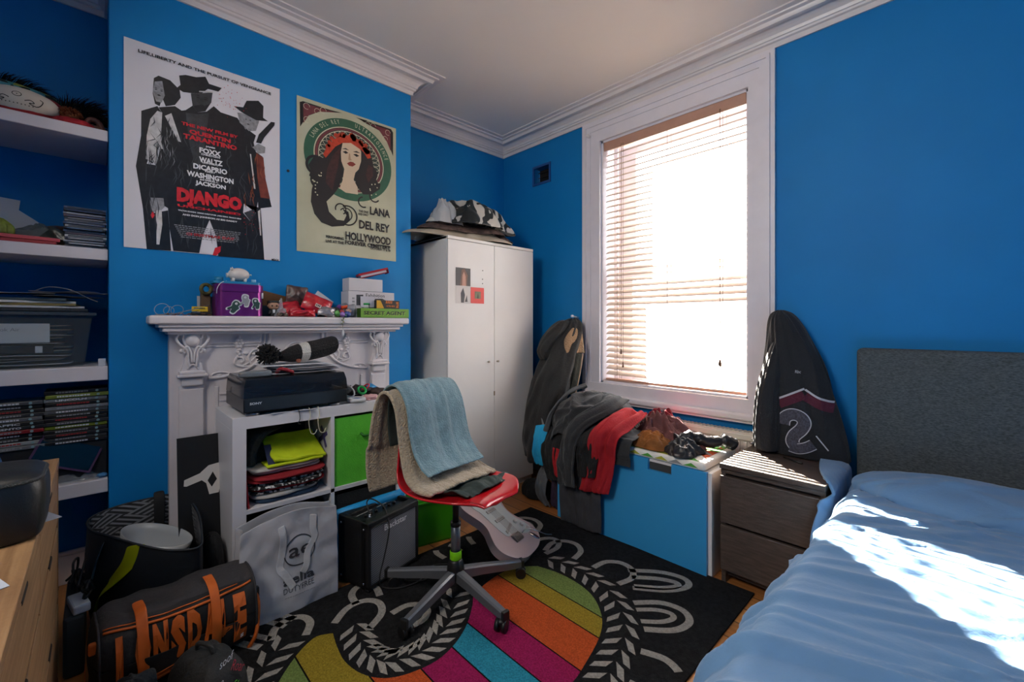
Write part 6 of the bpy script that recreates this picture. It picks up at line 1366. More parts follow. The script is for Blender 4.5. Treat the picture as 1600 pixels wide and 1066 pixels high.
# ================================================================ ALCOVE SHELVES
shm=mat('shelf_white_paint','cfcace',.4,var=.04,vs=8,bump=.05,bs=40)
AY=-3.72
for i,(z,t_,lab) in enumerate(((2.0,.046,'topmost'),(1.504,.047,'second from the top'),(1.016,.058,'third from the top'),(.546,.056,'lowest'))):
    o=MB().b2(.002,.380,AY,-2.589,z-t_,z,bev=.003).build('alcove_shelf',shm); tag(o,'thick white painted shelf in the left alcove, '+lab+' of four','shelf','alcove shelves')
# top shelf: soft toys
ty=thing('soft_toy','soft toy with a white oval face drawn with black swirls on the top alcove shelf','soft toy',(.26,-2.82,2.0)); tl_=(.26,-2.82,2.0)
fc=mat('felt_white','c6beb0',.85); 
loc0(MB().sph((.285,-2.845,2.062),(.07,.115,.058)).build('face',fc,ty),tl_)
loc0(sack('red_hood',[(.24,-2.85,2.003,.09,.135),(.24,-2.85,2.06,.095,.14),(.24,-2.86,2.11,.07,.12),(.24,-2.87,2.118,.02,.04)],mat('felt_red','8c1a20',.85),ty,fold=.004),tl_)
mb=MB(); mb.M=frame((.3555,-2.845,2.062),(0,1,0),(0,0,1)); 
inkm=mat('drawn_ink','17150f',.7)
def fz(y,z): return .0705*math.sqrt(max(0,1-(y/.115)**2-(z/.058)**2))-.0705+.0012
def fstroke(pts,w_):
    pts=cat(pts,5); L2,R2=ribbon(pts,w_)
    for i in range(len(pts)-1):
        V_=[mb.bm.verts.new(mb.M@Vector((p_[0],p_[1],fz(*p_)))) for p_ in (L2[i],L2[i+1],R2[i+1],R2[i])]; mb.bm.faces.new(V_)
fstroke([(.012*math.cos(a*PI/6),.012+.009*math.sin(a*PI/6)) for a in range(13)],.0022); fstroke([(-.002,.012),(.002,.012)],.003)
for s in(-1,1): fstroke([(s*.02,-.008),(s*.035,-.002),(s*.045,-.010),(s*.032,-.014),(s*.05,-.020),(s*.062,-.012),(s*.068,.004),(s*.060,.010)],.0028)
for k in range(9): fstroke([(-.04+k*.01,-.022-.0015*(k%2)),(-.037+k*.01,-.023)],.003)
mb.mats=[inkm]; loc0(mb.build('drawn_swirls',None,ty),tl_)
mc=mat('knit_multicolour','6f8f7a',.95,bump=.8,bs=120); N,L,b=nodes_of(mc); tc=N.new('ShaderNodeTexCoord'); vo=N.new('ShaderNodeTexVoronoi'); vo.inputs['Scale'].default_value=28; L.new(tc.outputs['Object'],vo.inputs[0]); cr=N.new('ShaderNodeValToRGB'); cr.color_ramp.interpolation='CONSTANT'; L.new(vo.outputs['Color'],cr.inputs[0]); L.new(cr.outputs[0],b.inputs['Base Color'])
e=cr.color_ramp.elements; e[0].color=lin('2f7f80'); e[1].position=.4; e[1].color=lin('8c9440'); n_=e.new(.6); n_.color=lin('4f8f9a'); n_=e.new(.75); n_.color=lin('17251f'); n_=e.new(.85); n_.color=lin('a59a3c')
tag(sack('knitted_hat',[(.18,-2.88,2.05,.08,.15),(.18,-2.88,2.10,.09,.16),(.18,-2.89,2.15,.07,.13),(.18,-2.90,2.168,.02,.05)],mc,None,fold=.01,seed=2),'teal and yellow knitted hat behind the soft toy on the top shelf','hat')
def fur(name,label,c,r,n_,m,ln,seed,lean=(0,0,0),cat_='fur'):
    random.seed(seed); mb=MB(); mb.sph((0,0,0),tuple(x*.85 for x in r),n=16,jit=.3,seed=seed)
    for i in range(n_):
        d=Vector((random.gauss(0,1),random.gauss(0,1),random.gauss(0,1))).normalized()
        if d.z<-.2: continue
        a=Vector((d.x*r[0]*.8,d.y*r[1]*.8,d.z*r[2]*.8)); e_=a+Vector((d.x,d.y,d.z))*ln*random.uniform(.6,1.3)+Vector(lean)*ln*random.uniform(.5,1.2)
        mb.tube([tuple(a),tuple((a+e_)/2+Vector((0,0,.008))),tuple(e_)],[.0016,.0012,.0004],n=3)
    o=mb.build(name,m); o.location=c; return tag(o,label,cat_)
fur('black_fur_hat','shaggy black faux fur hat behind the toys on the top alcove shelf',(.15,-2.69,2.10),(.08,.10,.06),900,mat('fur_black','070809',.9),.05,4,(0,.5,-.1),'hat')
fur('black_fur_scarf','long-haired black faux fur strip behind the knitted hat on the top shelf',(.10,-2.93,2.18),(.05,.16,.03),700,mat('fur_black','070809',.9),.04,5,(0,.4,0),'scarf')
fur('orange_toy_hair','fuzzy orange toy hair beside the soft toy face on the top shelf',(.29,-2.705,2.055),(.03,.035,.028),500,mat('fur_orange','8f4a24',.9),.014,6,(0,.1,0),'toy')
tag(sack('red_felt_cloth',[(.33,-2.695,2.001,.03,.06),(.33,-2.695,2.015,.032,.062),(.33,-2.695,2.03,.02,.045),(.33,-2.695,2.034,.01,.02)],mat('felt_red2','9a1420',.85),None,fold=.01,seed=6),'crumpled red felt cloth at the front edge of the top alcove shelf','cloth')
er=MB().tube(cat([(.28,-2.66,2.03),(.28,-2.645,2.062),(.28,-2.62,2.06),(.28,-2.606,2.03),(.28,-2.61,2.012)],6),.011,n=10).build('rubber_ear',mat('rubber_brown','5f3226',.6,var=.2,vs=30)); tag(er,'curved brown rubber toy ear near the right end of the top shelf','toy')
tag(sack('brown_mask',[(.30,-2.64,2.001,.03,.038),(.30,-2.64,2.02,.032,.038),(.30,-2.64,2.035,.015,.02)],mat('mask_brown','4f2f20',.7,var=.4,vs=40),None,fold=.01,seed=3),'brown crumpled rubber mask under the curved ear on the top shelf','mask')
# second shelf: CDs, folders
random.seed(14); cc=['6a6c74','1c2030','8c8e94','2a2f3c','b0b2b8','3a3d4a','50607a','1b1c20','9a9ca0','2c3b5a','70727a','1e2026','5a4a52','7d8088','262a34','44506a']
cdp=None; names=['lowest','second','third','fourth','fifth','sixth','seventh','eighth','ninth','tenth','eleventh','twelfth','thirteenth','fourteenth','fifteenth','topmost']
for i in range(16):
    mb=MB(); mb.use(mat('cd'+cc[i],cc[i],.3)); mb.b2(-.07,.07,-.062,.062,.001,.0095,bev=.0008); mb.use(mat('cd_spine'+cc[(i*5+3)%16],cc[(i*5+3)%16],.3)); mb.b2(.07,.0703,-.052,.052,.003,.0075)
    o=mb.build('cd_case',None); o.location=(.285+random.uniform(-.006,.006),-2.657+random.uniform(-.004,.004),1.504+i*.0103); tag(o,names[i]+' CD case'+(', bottom to top,' if 0<i<15 else '')+' in the stack on the second alcove shelf','CD','CD cases on the second shelf')
for i,(w_,rz,c,lab) in enumerate(((.24,.0,'8c1f26','flat red folder at the front edge of the second alcove shelf'),(.20,.1,'a8404a','pinkish red folder lying on the flat red folder, second shelf'))):
    o=MB().b2(-.11,.11,-w_/2,w_/2,0,.014,bev=.002).build('folder',mat('fold'+c,c,.5)); o.location=(.25,-2.86+.02*i,1.5045+.0155*i); o.rotation_euler=(0,0,rz); tag(o,lab,'folder')
o=sheet(gridP(8,8,lambda u,v:(.24+.13*u,-2.76+.14*v-.02*u,1.5052+.004*math.sin(u*3)+.0006)),'paper_sheet',ppm,None,t=.0006,sub=1); tag(o,'white paper sheet lying by the CD stack on the second shelf','paper')
tag(crumple('clear_plastic_bag',clearmat('bag_plastic','55605c',.55,.15),(.24,-2.79,1.536),.08,.085,.075,seed=5,n=36,flat=2,t=0),'crumpled greenish clear plastic bag on the second alcove shelf','bag')
tag(sack('brown_leather_pouch',[(.15,-2.76,1.505,.05,.08),(.15,-2.76,1.57,.05,.08),(.15,-2.74,1.60,.04,.06),(.15,-2.73,1.615,.012,.02)],mat('leather_brown','33251c',.6,var=.3,vs=20),None,fold=.012,seed=5),'dark brown leather pouch behind the plastic bag on the second shelf','pouch')
tag(sack('green_pouch',[(.30,-2.905,1.535,.04,.05),(.30,-2.905,1.57,.045,.05),(.30,-2.905,1.60,.02,.02)],mat('pouch_lime','5b6a1c',.7,var=.4,vs=40),None,fold=.01,seed=6),'yellow-green cloth pouch at the left of the second alcove shelf','pouch')
for i,(y,z,rx,lab) in enumerate(((-2.86,1.60,-38,'white card leaning diagonally on the plastic bag on the second shelf'),(-2.93,1.66,-5,'white paper standing at the far left of the second alcove shelf'))):
    o=MB().box((0,0,0),(.002,.15,.11)).build('card',mat('card_cool','a8aab0',.6)); o.location=(.22-.03*i,y,z-.01); o.rotation_euler=(R(rx),R(-10),0); tag(o,lab,'card')
# third shelf: clear box with papers
sbx=thing('clear_storage_box','clear plastic storage box full of papers on the third alcove shelf','box',(.19,-2.90,1.016)); clp=clearmat('box_clear','aab4b8',.07,.05)
def fr_(z,i_): return [(.155-i_,.27-i_),(-.155+i_,.27-i_),(-.155+i_,-.27+i_),(.155-i_,-.27+i_),(.155-i_,.27-i_)]
mb=MB(); P=[[(x,y,z) for x,y in fr_(z,i_)] for z,i_ in ((.003,.03),(.20,.008),(.21,.0),(.215,.0))]; mb.grid(P,smooth=False); P2=[[(x,y,z) for x,y in fr_(z,i_)] for z,i_ in ((.006,.033),(.20,.011))]; mb.grid(P2,smooth=False); mb.b2(-.12,.12,-.235,.235,.002,.004); mb.build('box_body',clp,sbx)
mb=MB(); mb.prism([(x,y) for x,y in fr_(0,-.006)[:-1]],.212,.222); mb.prism([(x,y) for x,y in fr_(0,.02)[:-1]],.222,.226); mb.build('lid',clearmat('lid_clear','5e666c',.55,.15),sbx)
random.seed(44)
for i in range(13):
    z0=1.024+.0125*i; a=random.uniform(-.12,.12); o=sheet(gridP(8,10,lambda u,v:((u-.5)*.20,(v-.5)*.34,.004*mnoise.noise(Vector((u*2+i,v*2,i)))+.006*abs(v-.5)*math.sin(i*1.7)*2)),'paper_sheet',mat('paper_cool%d'%(i%3),['b4b8c4','a4a8b2','9a9a98'][i%3],.6),None,t=.003,sub=1)
    o.location=(.215+random.uniform(-.006,.006),-2.88+random.uniform(-.01,.02),z0+.006); o.rotation_euler=(0,0,a*.4); tag(o,names[i]+' sheet of paper counted from the bottom inside the clear storage box','paper','papers in the clear box')
o=MB(); o.use(mat('sleeve_black','131418',.5)); o.b2(-.004,.004,-.20,.11,.0,.03); o.use(stw); o.b2(.004,.0046,-.075,-.06,.008,.022); o.b2(.004,.0046,.06,.08,.002,.028); o=o.build('black_sleeve',None); o.location=(.312,-2.86,1.075); tag(o,'black paper sleeve with white ends at the front inside the clear box','sleeve')
o=MB(); o.use(mat('laptop_box','c3c6cc',.5)); o.b2(-.003,.003,-.24,.11,.0,.075); o.use(g1); o.fit('MacBook Air',-.075,.03,.030,.013,.0036,M=frame((0,0,.028),(0,1,0),(0,0,1))); o=o.build('white_carton',None); o.location=(.316,-2.87,1.118); tag(o,'white carton with small grey lettering seen through the clear box front','carton')
for i,(c,w_,l_,z,rz,lab) in enumerate((('23252a',.22,.30,.0,0,'lowest black magazine on the clear box lid'),('b0b2b4',.21,.29,.012,.05,'grey magazine second up on the clear box lid'),('7a6a35',.20,.28,.022,-.05,'olive magazine in the middle of the pile on the clear box lid'),('c2c4c6',.20,.27,.032,.1,'white magazine second from the top on the clear box lid'),('30424a',.20,.28,.042,-.12,'dark teal brochure on top of the magazines on the clear box'))):
    o=MB().b2(-w_/2,w_/2,-l_/2,l_/2,0,.009,bev=.001).build('magazine',mat('mg'+c,c,.5)); o.location=(.22,-2.80-.01*i,1.2435+z); o.rotation_euler=(0,0,rz); tag(o,lab,'magazine')
for i,(y,x,rz,m,lab) in enumerate(((-2.73,.235,.5,mat('paper_beige','a9a59c',.7),'beige crumpled paper bag on top of the magazines'),(-2.86,.24,.1,ppm,'white loose paper lying left on the magazine pile'),(-2.70,.20,-.3,mat('paper_cool0','b4b8c4',.6),'pale blue leaflet sticking out to the right on the magazine pile'))):
    P=gridP(8,10,lambda u,v:((u-.5)*.17,(v-.5)*.22,.0015+.008*mnoise.noise(Vector((u*2.5+i,v*2.5,i+3)))+.006)); o=sheet(P,'loose_paper',m,None,t=.001,sub=1); o.location=(x,y,1.297+.010*i); o.rotation_euler=(0,0,rz); tag(o,lab,'paper')
o=MB().tube(cat([(.30,-2.80,1.325),(.33,-2.76,1.34),(.34,-2.70,1.33),(.33,-2.65,1.30),(.335,-2.62,1.285)],6),.0015).build('thin_cable',mat('cable_grey','7c7f80',.6)); tag(o,'thin grey cable looping over the papers on the clear box','cable')
o=MB().b2(-.01,.01,-.012,.012,0,.03,bev=.002).build('white_plug',stw); o.location=(.355,-2.607,1.016); tag(o,'small white plug at the right end of the third alcove shelf','plug')
# lowest shelf: dvds, tablet, crumpled plastic
dc=['14151a','2b2d33','0f1013','3a3d3f','17181c','6c6f72','202226','111214','8c8f90','1a1b1e','45484c','16171a','585a5e','74767a']
wo=['bottom','first','second','third','fourth','fifth','sixth','seventh','eighth','ninth','tenth','eleventh','twelfth','thirteenth','fourteenth']
for s,(yc,n_,lab) in enumerate(((-2.682,14,'right'),(-2.868,12,'left'))):
    for i in range(n_):
        c=dc[(i*3+s*5)%14]
        if s==0 and i==12: c='6c7a2a'
        if s==0 and i==4: c='6f7d1e'
        if s==1 and i in(4,): c='7a1a22'
        mb=MB(); mb.use(mat('dvd'+c,c,.3)); mb.b2(-.066,.066,-.093,.093,.0005,.0148,bev=.002); mb.M=frame((.0662,-.08,.0),(0,1,0),(0,0,1)); mb.use([stw,g1,mat('dvd_title_red','9c2a2a',.5),g1][(i+s)%4])
        ttl={(1,6):'TRAFFIC',(1,5):'MEMENTO',(0,11):'LINCOLN'}.get((s,i))
        if ttl: mb.use(stw); mb.fit(ttl,.02,.11,.0115,.008,.0004,bold=.03)
        else:
            x=.02
            while x<.11: l_=random.uniform(.004,.010); mb.poly([(x,.005),(x+l_,.005),(x+l_,.0105),(x,.0105)],.0004); x+=l_+.002
        mb.use(mat('dvd_logo','7a9aa0',.5)); mb.poly(arc(.14,.0075,.005,0,330,10),.0005)
        o=mb.build('dvd_case',None); o.location=(.27+random.uniform(-.006,.006),yc+random.uniform(-.004,.004),.7065-.158+ i*.0156 + (.155 if s==0 else .172)); 
        o.location.z=.548+.0156*i+.155+ (.0 if s==0 else .0)
        tag(o,('lowest' if i==0 else 'topmost' if i==n_-1 else wo[i+1])+' DVD case'+(', bottom to top,' if 0<i<n_-1 else '')+' in the '+lab+' stack, lowest alcove shelf','DVD','DVD cases in the '+lab+' stack')
for s,(yc,lab) in enumerate(((-2.682,'right'),(-2.868,'left'))):
    o=MB().b2(-.07,.07,-.09,.09,0,.155,bev=.003).build('dark_file_box',mat('filebox','101217',.6)); o.location=(.26,yc,.5465); tag(o,'dark box under the '+lab+' stack of DVDs, lowest alcove shelf','box')
tb_=thing('tablet','tablet computer with purple cover standing tilted on the lowest alcove shelf','tablet',(.355,-2.70,.56)); M=frame((.366,-2.645,.575),(-.02,-.87,.46),(-.12,.46,.87)); M=frame((.350,-2.820,.640),(.06,.86,-.42),(-.12,.42,.88))
# screen plane corners measured: wide rectangle rotated in its plane
def tq(n,pts,z0,z1,m):
    mb=MB(); mb.M=frame((.350,-2.645,.573),(0,-.178,.078),(-.045,.055,.161)); mb.prism(pts,-z1,-z0); return loc0(mb.build(n,m,tb_),(.355,-2.70,.56))
tq('cover',[(x+.097,y+.085) for x,y in rr(.097,.085,.006)],0,.006,mat('cover_purple','3c1746',.5)); tq('screen',[(x+.097,y+.085) for x,y in rr(.089,.077,.002)],.006,.0072,mat('screen_black','0a0d0c',.12))
for i,(y,x,r,c,lab) in enumerate(((-2.64,.345,.035,'a9aeb4','crumpled clear plastic at the right end of the lowest alcove shelf'),(-2.71,.345,.045,'a9aeb4','crumpled clear plastic under the purple tablet on the lowest shelf'))): tag(crumple('crumpled_film',clearmat('film'+c,c,.35,.1),(x-.01,y,.547),.03,r,.035,seed=i+3,n=24,t=0,flat=2),lab,'plastic film')
o=MB().sph((0,0,.01),(.012,.018,.009),jit=.4,seed=2).build('blue_wrapper',mat('wrap_blue','3f79a5',.4)); o.location=(.35,-2.608,.5465); tag(o,'small blue wrapper at the right end of the lowest alcove shelf','wrapper')
# ---- oak chest of drawers
od=thing('oak_drawers','light oak chest of drawers in the left foreground with a black bag on it','chest of drawers',(1.35,-2.96,0)); ol=(1.35,-2.96,0)
oak=mat('oak_veneer','a9794a',.5,bump=.1,bs=60); N,L,b=nodes_of(oak)
tc=N.new('ShaderNodeTexCoord'); mp=N.new('ShaderNodeMapping'); mp.inputs['Scale'].default_value=(1.2,22,22); L.new(tc.outputs['Object'],mp.inputs[0]); nz=N.new('ShaderNodeTexNoise'); nz.inputs['Scale'].default_value=3; nz.inputs['Detail'].default_value=6; L.new(mp.outputs[0],nz.inputs[0]); cr=N.new('ShaderNodeValToRGB'); cr.color_ramp.elements[0].position=.3; cr.color_ramp.elements[0].color=(.20,.105,.045,1); cr.color_ramp.elements[1].position=.7; cr.color_ramp.elements[1].color=(.38,.225,.105,1); L.new(nz.outputs[0],cr.inputs[0]); L.new(cr.outputs[0],b.inputs['Base Color'])
def qo(mb,n,m=oak,par=None): return loc0(mb.build(n,m,par or od),ol) if par is None else mb.build(n,m,par)
OX0,OX1,OY0,OY1=.80,2.02,-3.20,-2.712
qo(MB().b2(OX0,OX1,OY0,OY1,.728,.75,bev=.002),'top')
mb=MB(); mb.b2(OX0,OX0+.02,OY0,OY1-.002,0,.728); mb.b2(OX1-.02,OX1,OY0,OY1-.002,0,.728); mb.b2(OX0,OX1,OY0,OY0+.01,.03,.728); mb.b2(OX0+.02,OX1-.02,OY0,OY1-.03,.04,.05); qo(mb,'carcass')
for z0,z1 in((.548,.712),(.30,.530),(.05,.282)):
    for xa,xb in((OX0+.022,1.408),(1.412,OX1-.022)):
        d_=qo(MB().b2(xa,xb,OY1-.022,OY1-.003,z0,z1,bev=.002),'drawer')
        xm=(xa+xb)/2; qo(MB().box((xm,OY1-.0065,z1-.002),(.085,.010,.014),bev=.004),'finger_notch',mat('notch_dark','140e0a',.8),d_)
# ---- black leather bag on it
lb_=thing('leather_bag','black grained leather wash bag on the oak drawers in the left foreground','bag',(1.48,-2.90,.7505)); ll_=(1.48,-2.90,.7505); lm=mat('leather_black','131517',.38,var=.08,vs=30,bump=.10,bs=420)
rows=[]; prb=[(.0,.088,.174),(.004,.096,.184),(.04,.101,.190),(.09,.100,.190),(.115,.096,.186),(.128,.088,.178),(.137,.065,.155),(.141,.03,.10),(.1415,.001,.001)]
for h,hx,hy in cat(prb,5):
    row=[]
    for k in range(49):
        a=2*PI*k/48; c,s_=math.cos(a),math.sin(a); e_=(abs(c)**6+abs(s_)**6)**(-1/6); d=1+.02*mnoise.noise(Vector((c*2,s_*2,h*10)))
        row.append((1.47+hx*c*e_*d,-2.888+hy*s_*e_*d,.7515+h))
    rows.append(row)
loc0(sheet(np.array(rows),'body',lm,lb_,t=0,sub=1),ll_)
loc0(MB().prism([(1.40,-3.02),(1.54,-3.02),(1.54,-2.74),(1.40,-2.74)],.7515,.757).build('base',lm,lb_),ll_)
pt_=[(1.47+.094*c*((abs(c)**6+abs(s_)**6)**(-1/6)),-2.888+.184*s_*((abs(c)**6+abs(s_)**6)**(-1/6)),.7515+.119) for c,s_ in [(math.cos(2*PI*k/64),math.sin(2*PI*k/64)) for k in range(64)]]
loc0(MB().tube(pt_,.0042,n=8,closed=True).build('zip',mat('zip_dark','26292a',.4,bump=.6,bs=500),lb_),ll_)
loc0(MB().tube([(p_[0],p_[1],p_[2]-.012) for p_ in pt_],.0035,n=8,closed=True).build('piping',lm,lb_),ll_)
o=thing('headphone_case','blue and brown round studded case behind the black leather bag on the drawers','case',(1.10,-2.86,.7505))
o2=MB().lathe([(0,-.03),(.05,-.028),(.062,-.012),(.062,.012),(.05,.028),(0,.03)],n=30,rot=(R(90),0,R(60))).build('shell',mat('case_blue','16406a',.4),o); o2.location=(0,0,.064)
o2=MB().lathe([(0,-.034),(.035,-.034),(.04,-.02),(.04,.02),(.035,.034),(0,.034)],n=30,rot=(R(90),0,R(60))).build('centre',mat('case_brown','4a3128',.5),o); o2.location=(0,0,.064)
mb=MB(); 
for k in range(22):
    a=k*2*PI/22; d=Vector((math.cos(a)*.063,0,math.sin(a)*.063)); d.rotate(Matrix.Rotation(R(60),3,'Z')); mb.sph(tuple(d+Vector((0,0,.064))),.0028,n=8)
mb.build('studs',stw,o)
for i,(x,y,rz,lab) in enumerate(((1.42,-2.718,.4,'white paper label sticking out from beside the black leather bag'),(1.735,-2.765,.35,'white price label lying on the oak drawers in the near foreground'))):
    o=MB().box((0,0,.0006),(.07,.055,.0010)).build('paper_label',mat('label_cool','b9c0cc',.6)); o.location=(x,y,.7505); o.rotation_euler=(0,0,rz); tag(o,lab,'label')
# ================================================================ CLOTHES AND COATS
dg=mat('jersey_charcoal','26282b',.9,var=.18,vs=18,bump=.35,bs=110,sheen=.15); bk_=mat('jersey_black','101113',.9,var=.15,vs=18,bump=.35,bs=110); rdj=mat('jersey_red','a00d1c',.85,var=.08,vs=15,bump=.3,bs=110); gyj=mat('jersey_grey','55585c',.9,var=.12,vs=20,bump=.3,bs=110); dgr2=mat('trouser_grey','35353a',.9,var=.12,vs=20,bump=.3,bs=110)
# heap under the hoodie
tag(sack('clothes_heap',[(1.24,-.37,.50,.27,.20,0),(1.24,-.36,.57,.27,.20,0),(1.22,-.34,.64,.22,.17,0),(1.20,-.32,.70,.14,.11,0),(1.20,-.32,.725,.04,.04,0)],gyj,None,fold=.02,fs=4,seed=2),'grey folded clothes buried under the charcoal hoodie on the bench','clothing')
# charcoal hoodie draped over heap: simulated
n1=84
P=gridP(n1,n1,lambda u,v:(.92+.69*u+.03*math.sin(v*5),-.65+.57*v+.03*math.sin(u*7),.80+.05*mnoise.noise(Vector((u*5,v*5,4)))))
f=c_all(c_ell((1.24,-.35,.56),(.27,.215,.185),.012),c_box(1.105,2.03,-.556,-.12,0,.535,m=.045,r=.03),c_half(1,-.05,-1),c_half(2,.02))
P=sim(P,(.69/(n1-1)*1.12,.57/(n1-1)*1.16),f,steps=80,it=8,bend=.18,fric=.97,damp=.93,tail=20,fz=1)
P=wrinkle(P,46,.016,.035,seed=3)
tag(sheet(P,'charcoal_hoodie',dg,None,t=.006,sub=1),'big charcoal hoodie heaped over the left end of the bench and hanging down','hoodie')
tag(rails('hoodie_sleeve',dg,[(1.30,-.33,.752),(1.33,-.46,.715),(1.245,-.60,.62),(1.21,-.655,.50),(1.205,-.67,.36),(1.21,-.670,.26)],[(1.46,-.31,.735),(1.45,-.46,.69),(1.36,-.61,.60),(1.33,-.66,.50),(1.33,-.675,.36),(1.335,-.675,.27)],amp=.012,seed=3,bulge=.03,t=.012,fv=2,wr=24,wa=.012,nu=60),'charcoal trackie leg hanging from the heap in front of the red shirt','trousers')
tag(rails('grey_hood',gyj,[(.92,-.42,.46),(.91,-.38,.59),(.96,-.29,.71),(1.06,-.20,.775)],[(.97,-.53,.50),(.99,-.49,.63),(1.04,-.40,.735),(1.14,-.30,.788)],amp=.012,seed=5,t=.012,bulge=.02),'mid-grey sweatshirt edge showing on the upper left of the hoodie heap','sweatshirt')
# red shirt and others over front edge
def fall(name,lab,cat_,m,xt0,xt1,xb0,xb1,zb,yt=-.42,zt=.60,off=0,seed=0,amp=.012,bulge=.01,zk=.545,nv=44,**k):
    k.setdefault('wr',22); k.setdefault('nu',60)
    L_=[(xt0,yt,zt),(xt0,yt-.07,zt-.01),(xt0+(xb0-xt0)*.2,-.562-off,zk),(xt0+(xb0-xt0)*.5,-.574-off,(zk+zb)/2+.02),(xb0,-.576-off,zb)]
    R_=[(xt1,yt+.01,zt),(xt1,yt-.06,zt-.01),(xt1+(xb1-xt1)*.2,-.562-off,zk),(xt1+(xb1-xt1)*.5,-.574-off,(zk+zb)/2+.02),(xb1,-.578-off,zb+.02)]
    return tag(rails(name,m,L_,R_,amp=amp,seed=seed,bulge=bulge,nv=nv,t=.006,**k),lab,cat_)
fall('grey_trousers','dark grey trousers hanging down the bench front to the floor','trousers',dgr2,1.12,1.46,1.16,1.455,.006,off=.012,seed=8,amp=.024,fv=3,zt=.57,bulge=.03)
fall('black_tshirt','black T-shirt hanging between the red shirt and the charcoal leg','T-shirt',bk_,1.30,1.50,1.34,1.45,.33,off=.075,seed=4,zt=.62,amp=.010)
fall('red_shirt','bright red T-shirt hanging over the bench front beside the charcoal clothes','T-shirt',rdj,1.44,1.60,1.33,1.52,.25,yt=-.36,off=.060,seed=6,amp=.030,zt=.665,zk=.59,fv=2.6,bulge=.035)
tag(rails('red_sleeve',rdj,[(1.10,-.60,.44),(1.10,-.605,.36),(1.12,-.60,.27)],[(1.20,-.61,.44),(1.19,-.615,.36),(1.18,-.61,.27)],amp=.01,seed=2,t=.006),'red sleeve end peeking out at the left below the charcoal hoodie','sleeve')
tag(rails('black_trousers',bk_,[(.98,-.46,.52),(.95,-.52,.42),(.955,-.53,.30),(1.0,-.53,.20)],[(1.16,-.585,.52),(1.16,-.60,.42),(1.15,-.60,.30),(1.14,-.60,.24)],amp=.016,seed=12,t=.01,bulge=.03,fv=4),'black clothes hanging at the left end of the bench under the hoodie','trousers')
tag(rails('bright_blue_tshirt',mat('jersey_cyan',(.01,.34,.62),.85,bump=.3,bs=110),[(.83,-.46,.50),(.85,-.50,.42),(.84,-.50,.33),(.85,-.49,.26)],[(.98,-.49,.54),(.98,-.53,.44),(.96,-.53,.34),(.95,-.52,.27)],amp=.012,seed=7,t=.008,bulge=.02),'bright blue T-shirt hanging left of the bench beside the wardrobe','T-shirt')
tag(rails('purple_shirt',mat('jersey_purple','2a1b33',.9,bump=.3,bs=100,var=.3,vs=30),[(.96,-.42,.30),(.97,-.47,.18),(.98,-.48,.02)],[(1.13,-.50,.30),(1.13,-.53,.18),(1.12,-.52,.02)],amp=.012,seed=9,t=.01),'dark purple shirt near the floor at the left end of the bench','shirt')
tag(rails('grey_tshirt',gyj,[(.86,-.40,.24),(.84,-.46,.16),(.86,-.50,.07),(.92,-.50,.012)],[(.95,-.44,.26),(.97,-.50,.17),(.98,-.52,.08),(1.00,-.50,.012)],amp=.014,seed=15,t=.008,bulge=.02),'pale grey T-shirt drooping to the floor left of the bench','T-shirt')
tag(sack('black_shoe_bag',[(.80,-.40,.003,.12,.08,.4),(.80,-.40,.05,.125,.085,.4),(.80,-.40,.10,.09,.06,.4),(.80,-.40,.115,.02,.02,.4)],bk_,None,fold=.02,seed=5),'black shoe bag on the floorboards in front of the wardrobe','bag')
o=MB().prism([(0,0),(.16,0),(.17,.24),(.01,.26)],-.003,.003,M=frame((.70,-.30,.32),(.70,-.42,-.38),(.25,-.2,.75))).build('grey_board',mat('board_grey','7a7c80',.6)); tag(o,'flat grey board leaning between the wardrobe and the hanging coat','board')
# clothes on the right part of the bench
def crump(*a,**k): return crumple(*a,**k)
pk=mat('shirt_dusty_pink','6b403f',.85,var=.18,vs=22,bump=.3,bs=90); 
tag(crump('dusty_pink_shirt',pk,(1.66,-.30,.535),.20,.13,.19,rot=-.15,seed=2,rid=.6,flat=1.9,sc_=1.5,n=70),'crumpled dusty pink shirt in the middle of the bench','shirt')
tag(crump('mustard_shirt',mat('shirt_mustard','8a5420',.85,var=.35,vs=12,bump=.3,bs=90),(1.69,-.46,.535),.13,.075,.09,rot=.05,seed=7,rid=.6,sc_=1.3),'brown and mustard patterned shirt in front of the pink shirt on the bench','shirt')
tag(crump('maroon_scarf',mat('scarf_maroon','7c1224',.85,var=.3,vs=20,bump=.3,bs=90),(1.62,-.19,.535),.14,.05,.17,rot=-.1,seed=9,rid=.5),'dark red scarf behind the pink shirt beside the radiator','scarf')
bks=mat('satin_black','1b1c1f',.4,var=.25,vs=14,bump=.3,bs=50)
tag(crump('black_satin_scarf',bks,(1.85,-.46,.535),.095,.085,.085,rot=.5,seed=5,rid=.6,flat=2,sc_=1.2),'knotted shiny black garment on the bench by the hand hold','garment')
tag(MB().tube([(x,y,z) for x,y,z in cat([(1.80,-.42,.58),(1.86,-.36,.60),(1.93,-.30,.575),(1.99,-.25,.585),(2.02,-.22,.56)],8)],[.030+.010*mnoise.noise(Vector((i*.5,0,0)))*2 for i in range(33)],n=12).build('black_sleeve',bks),'twisted black sleeve lying across the right end of the bench','sleeve')
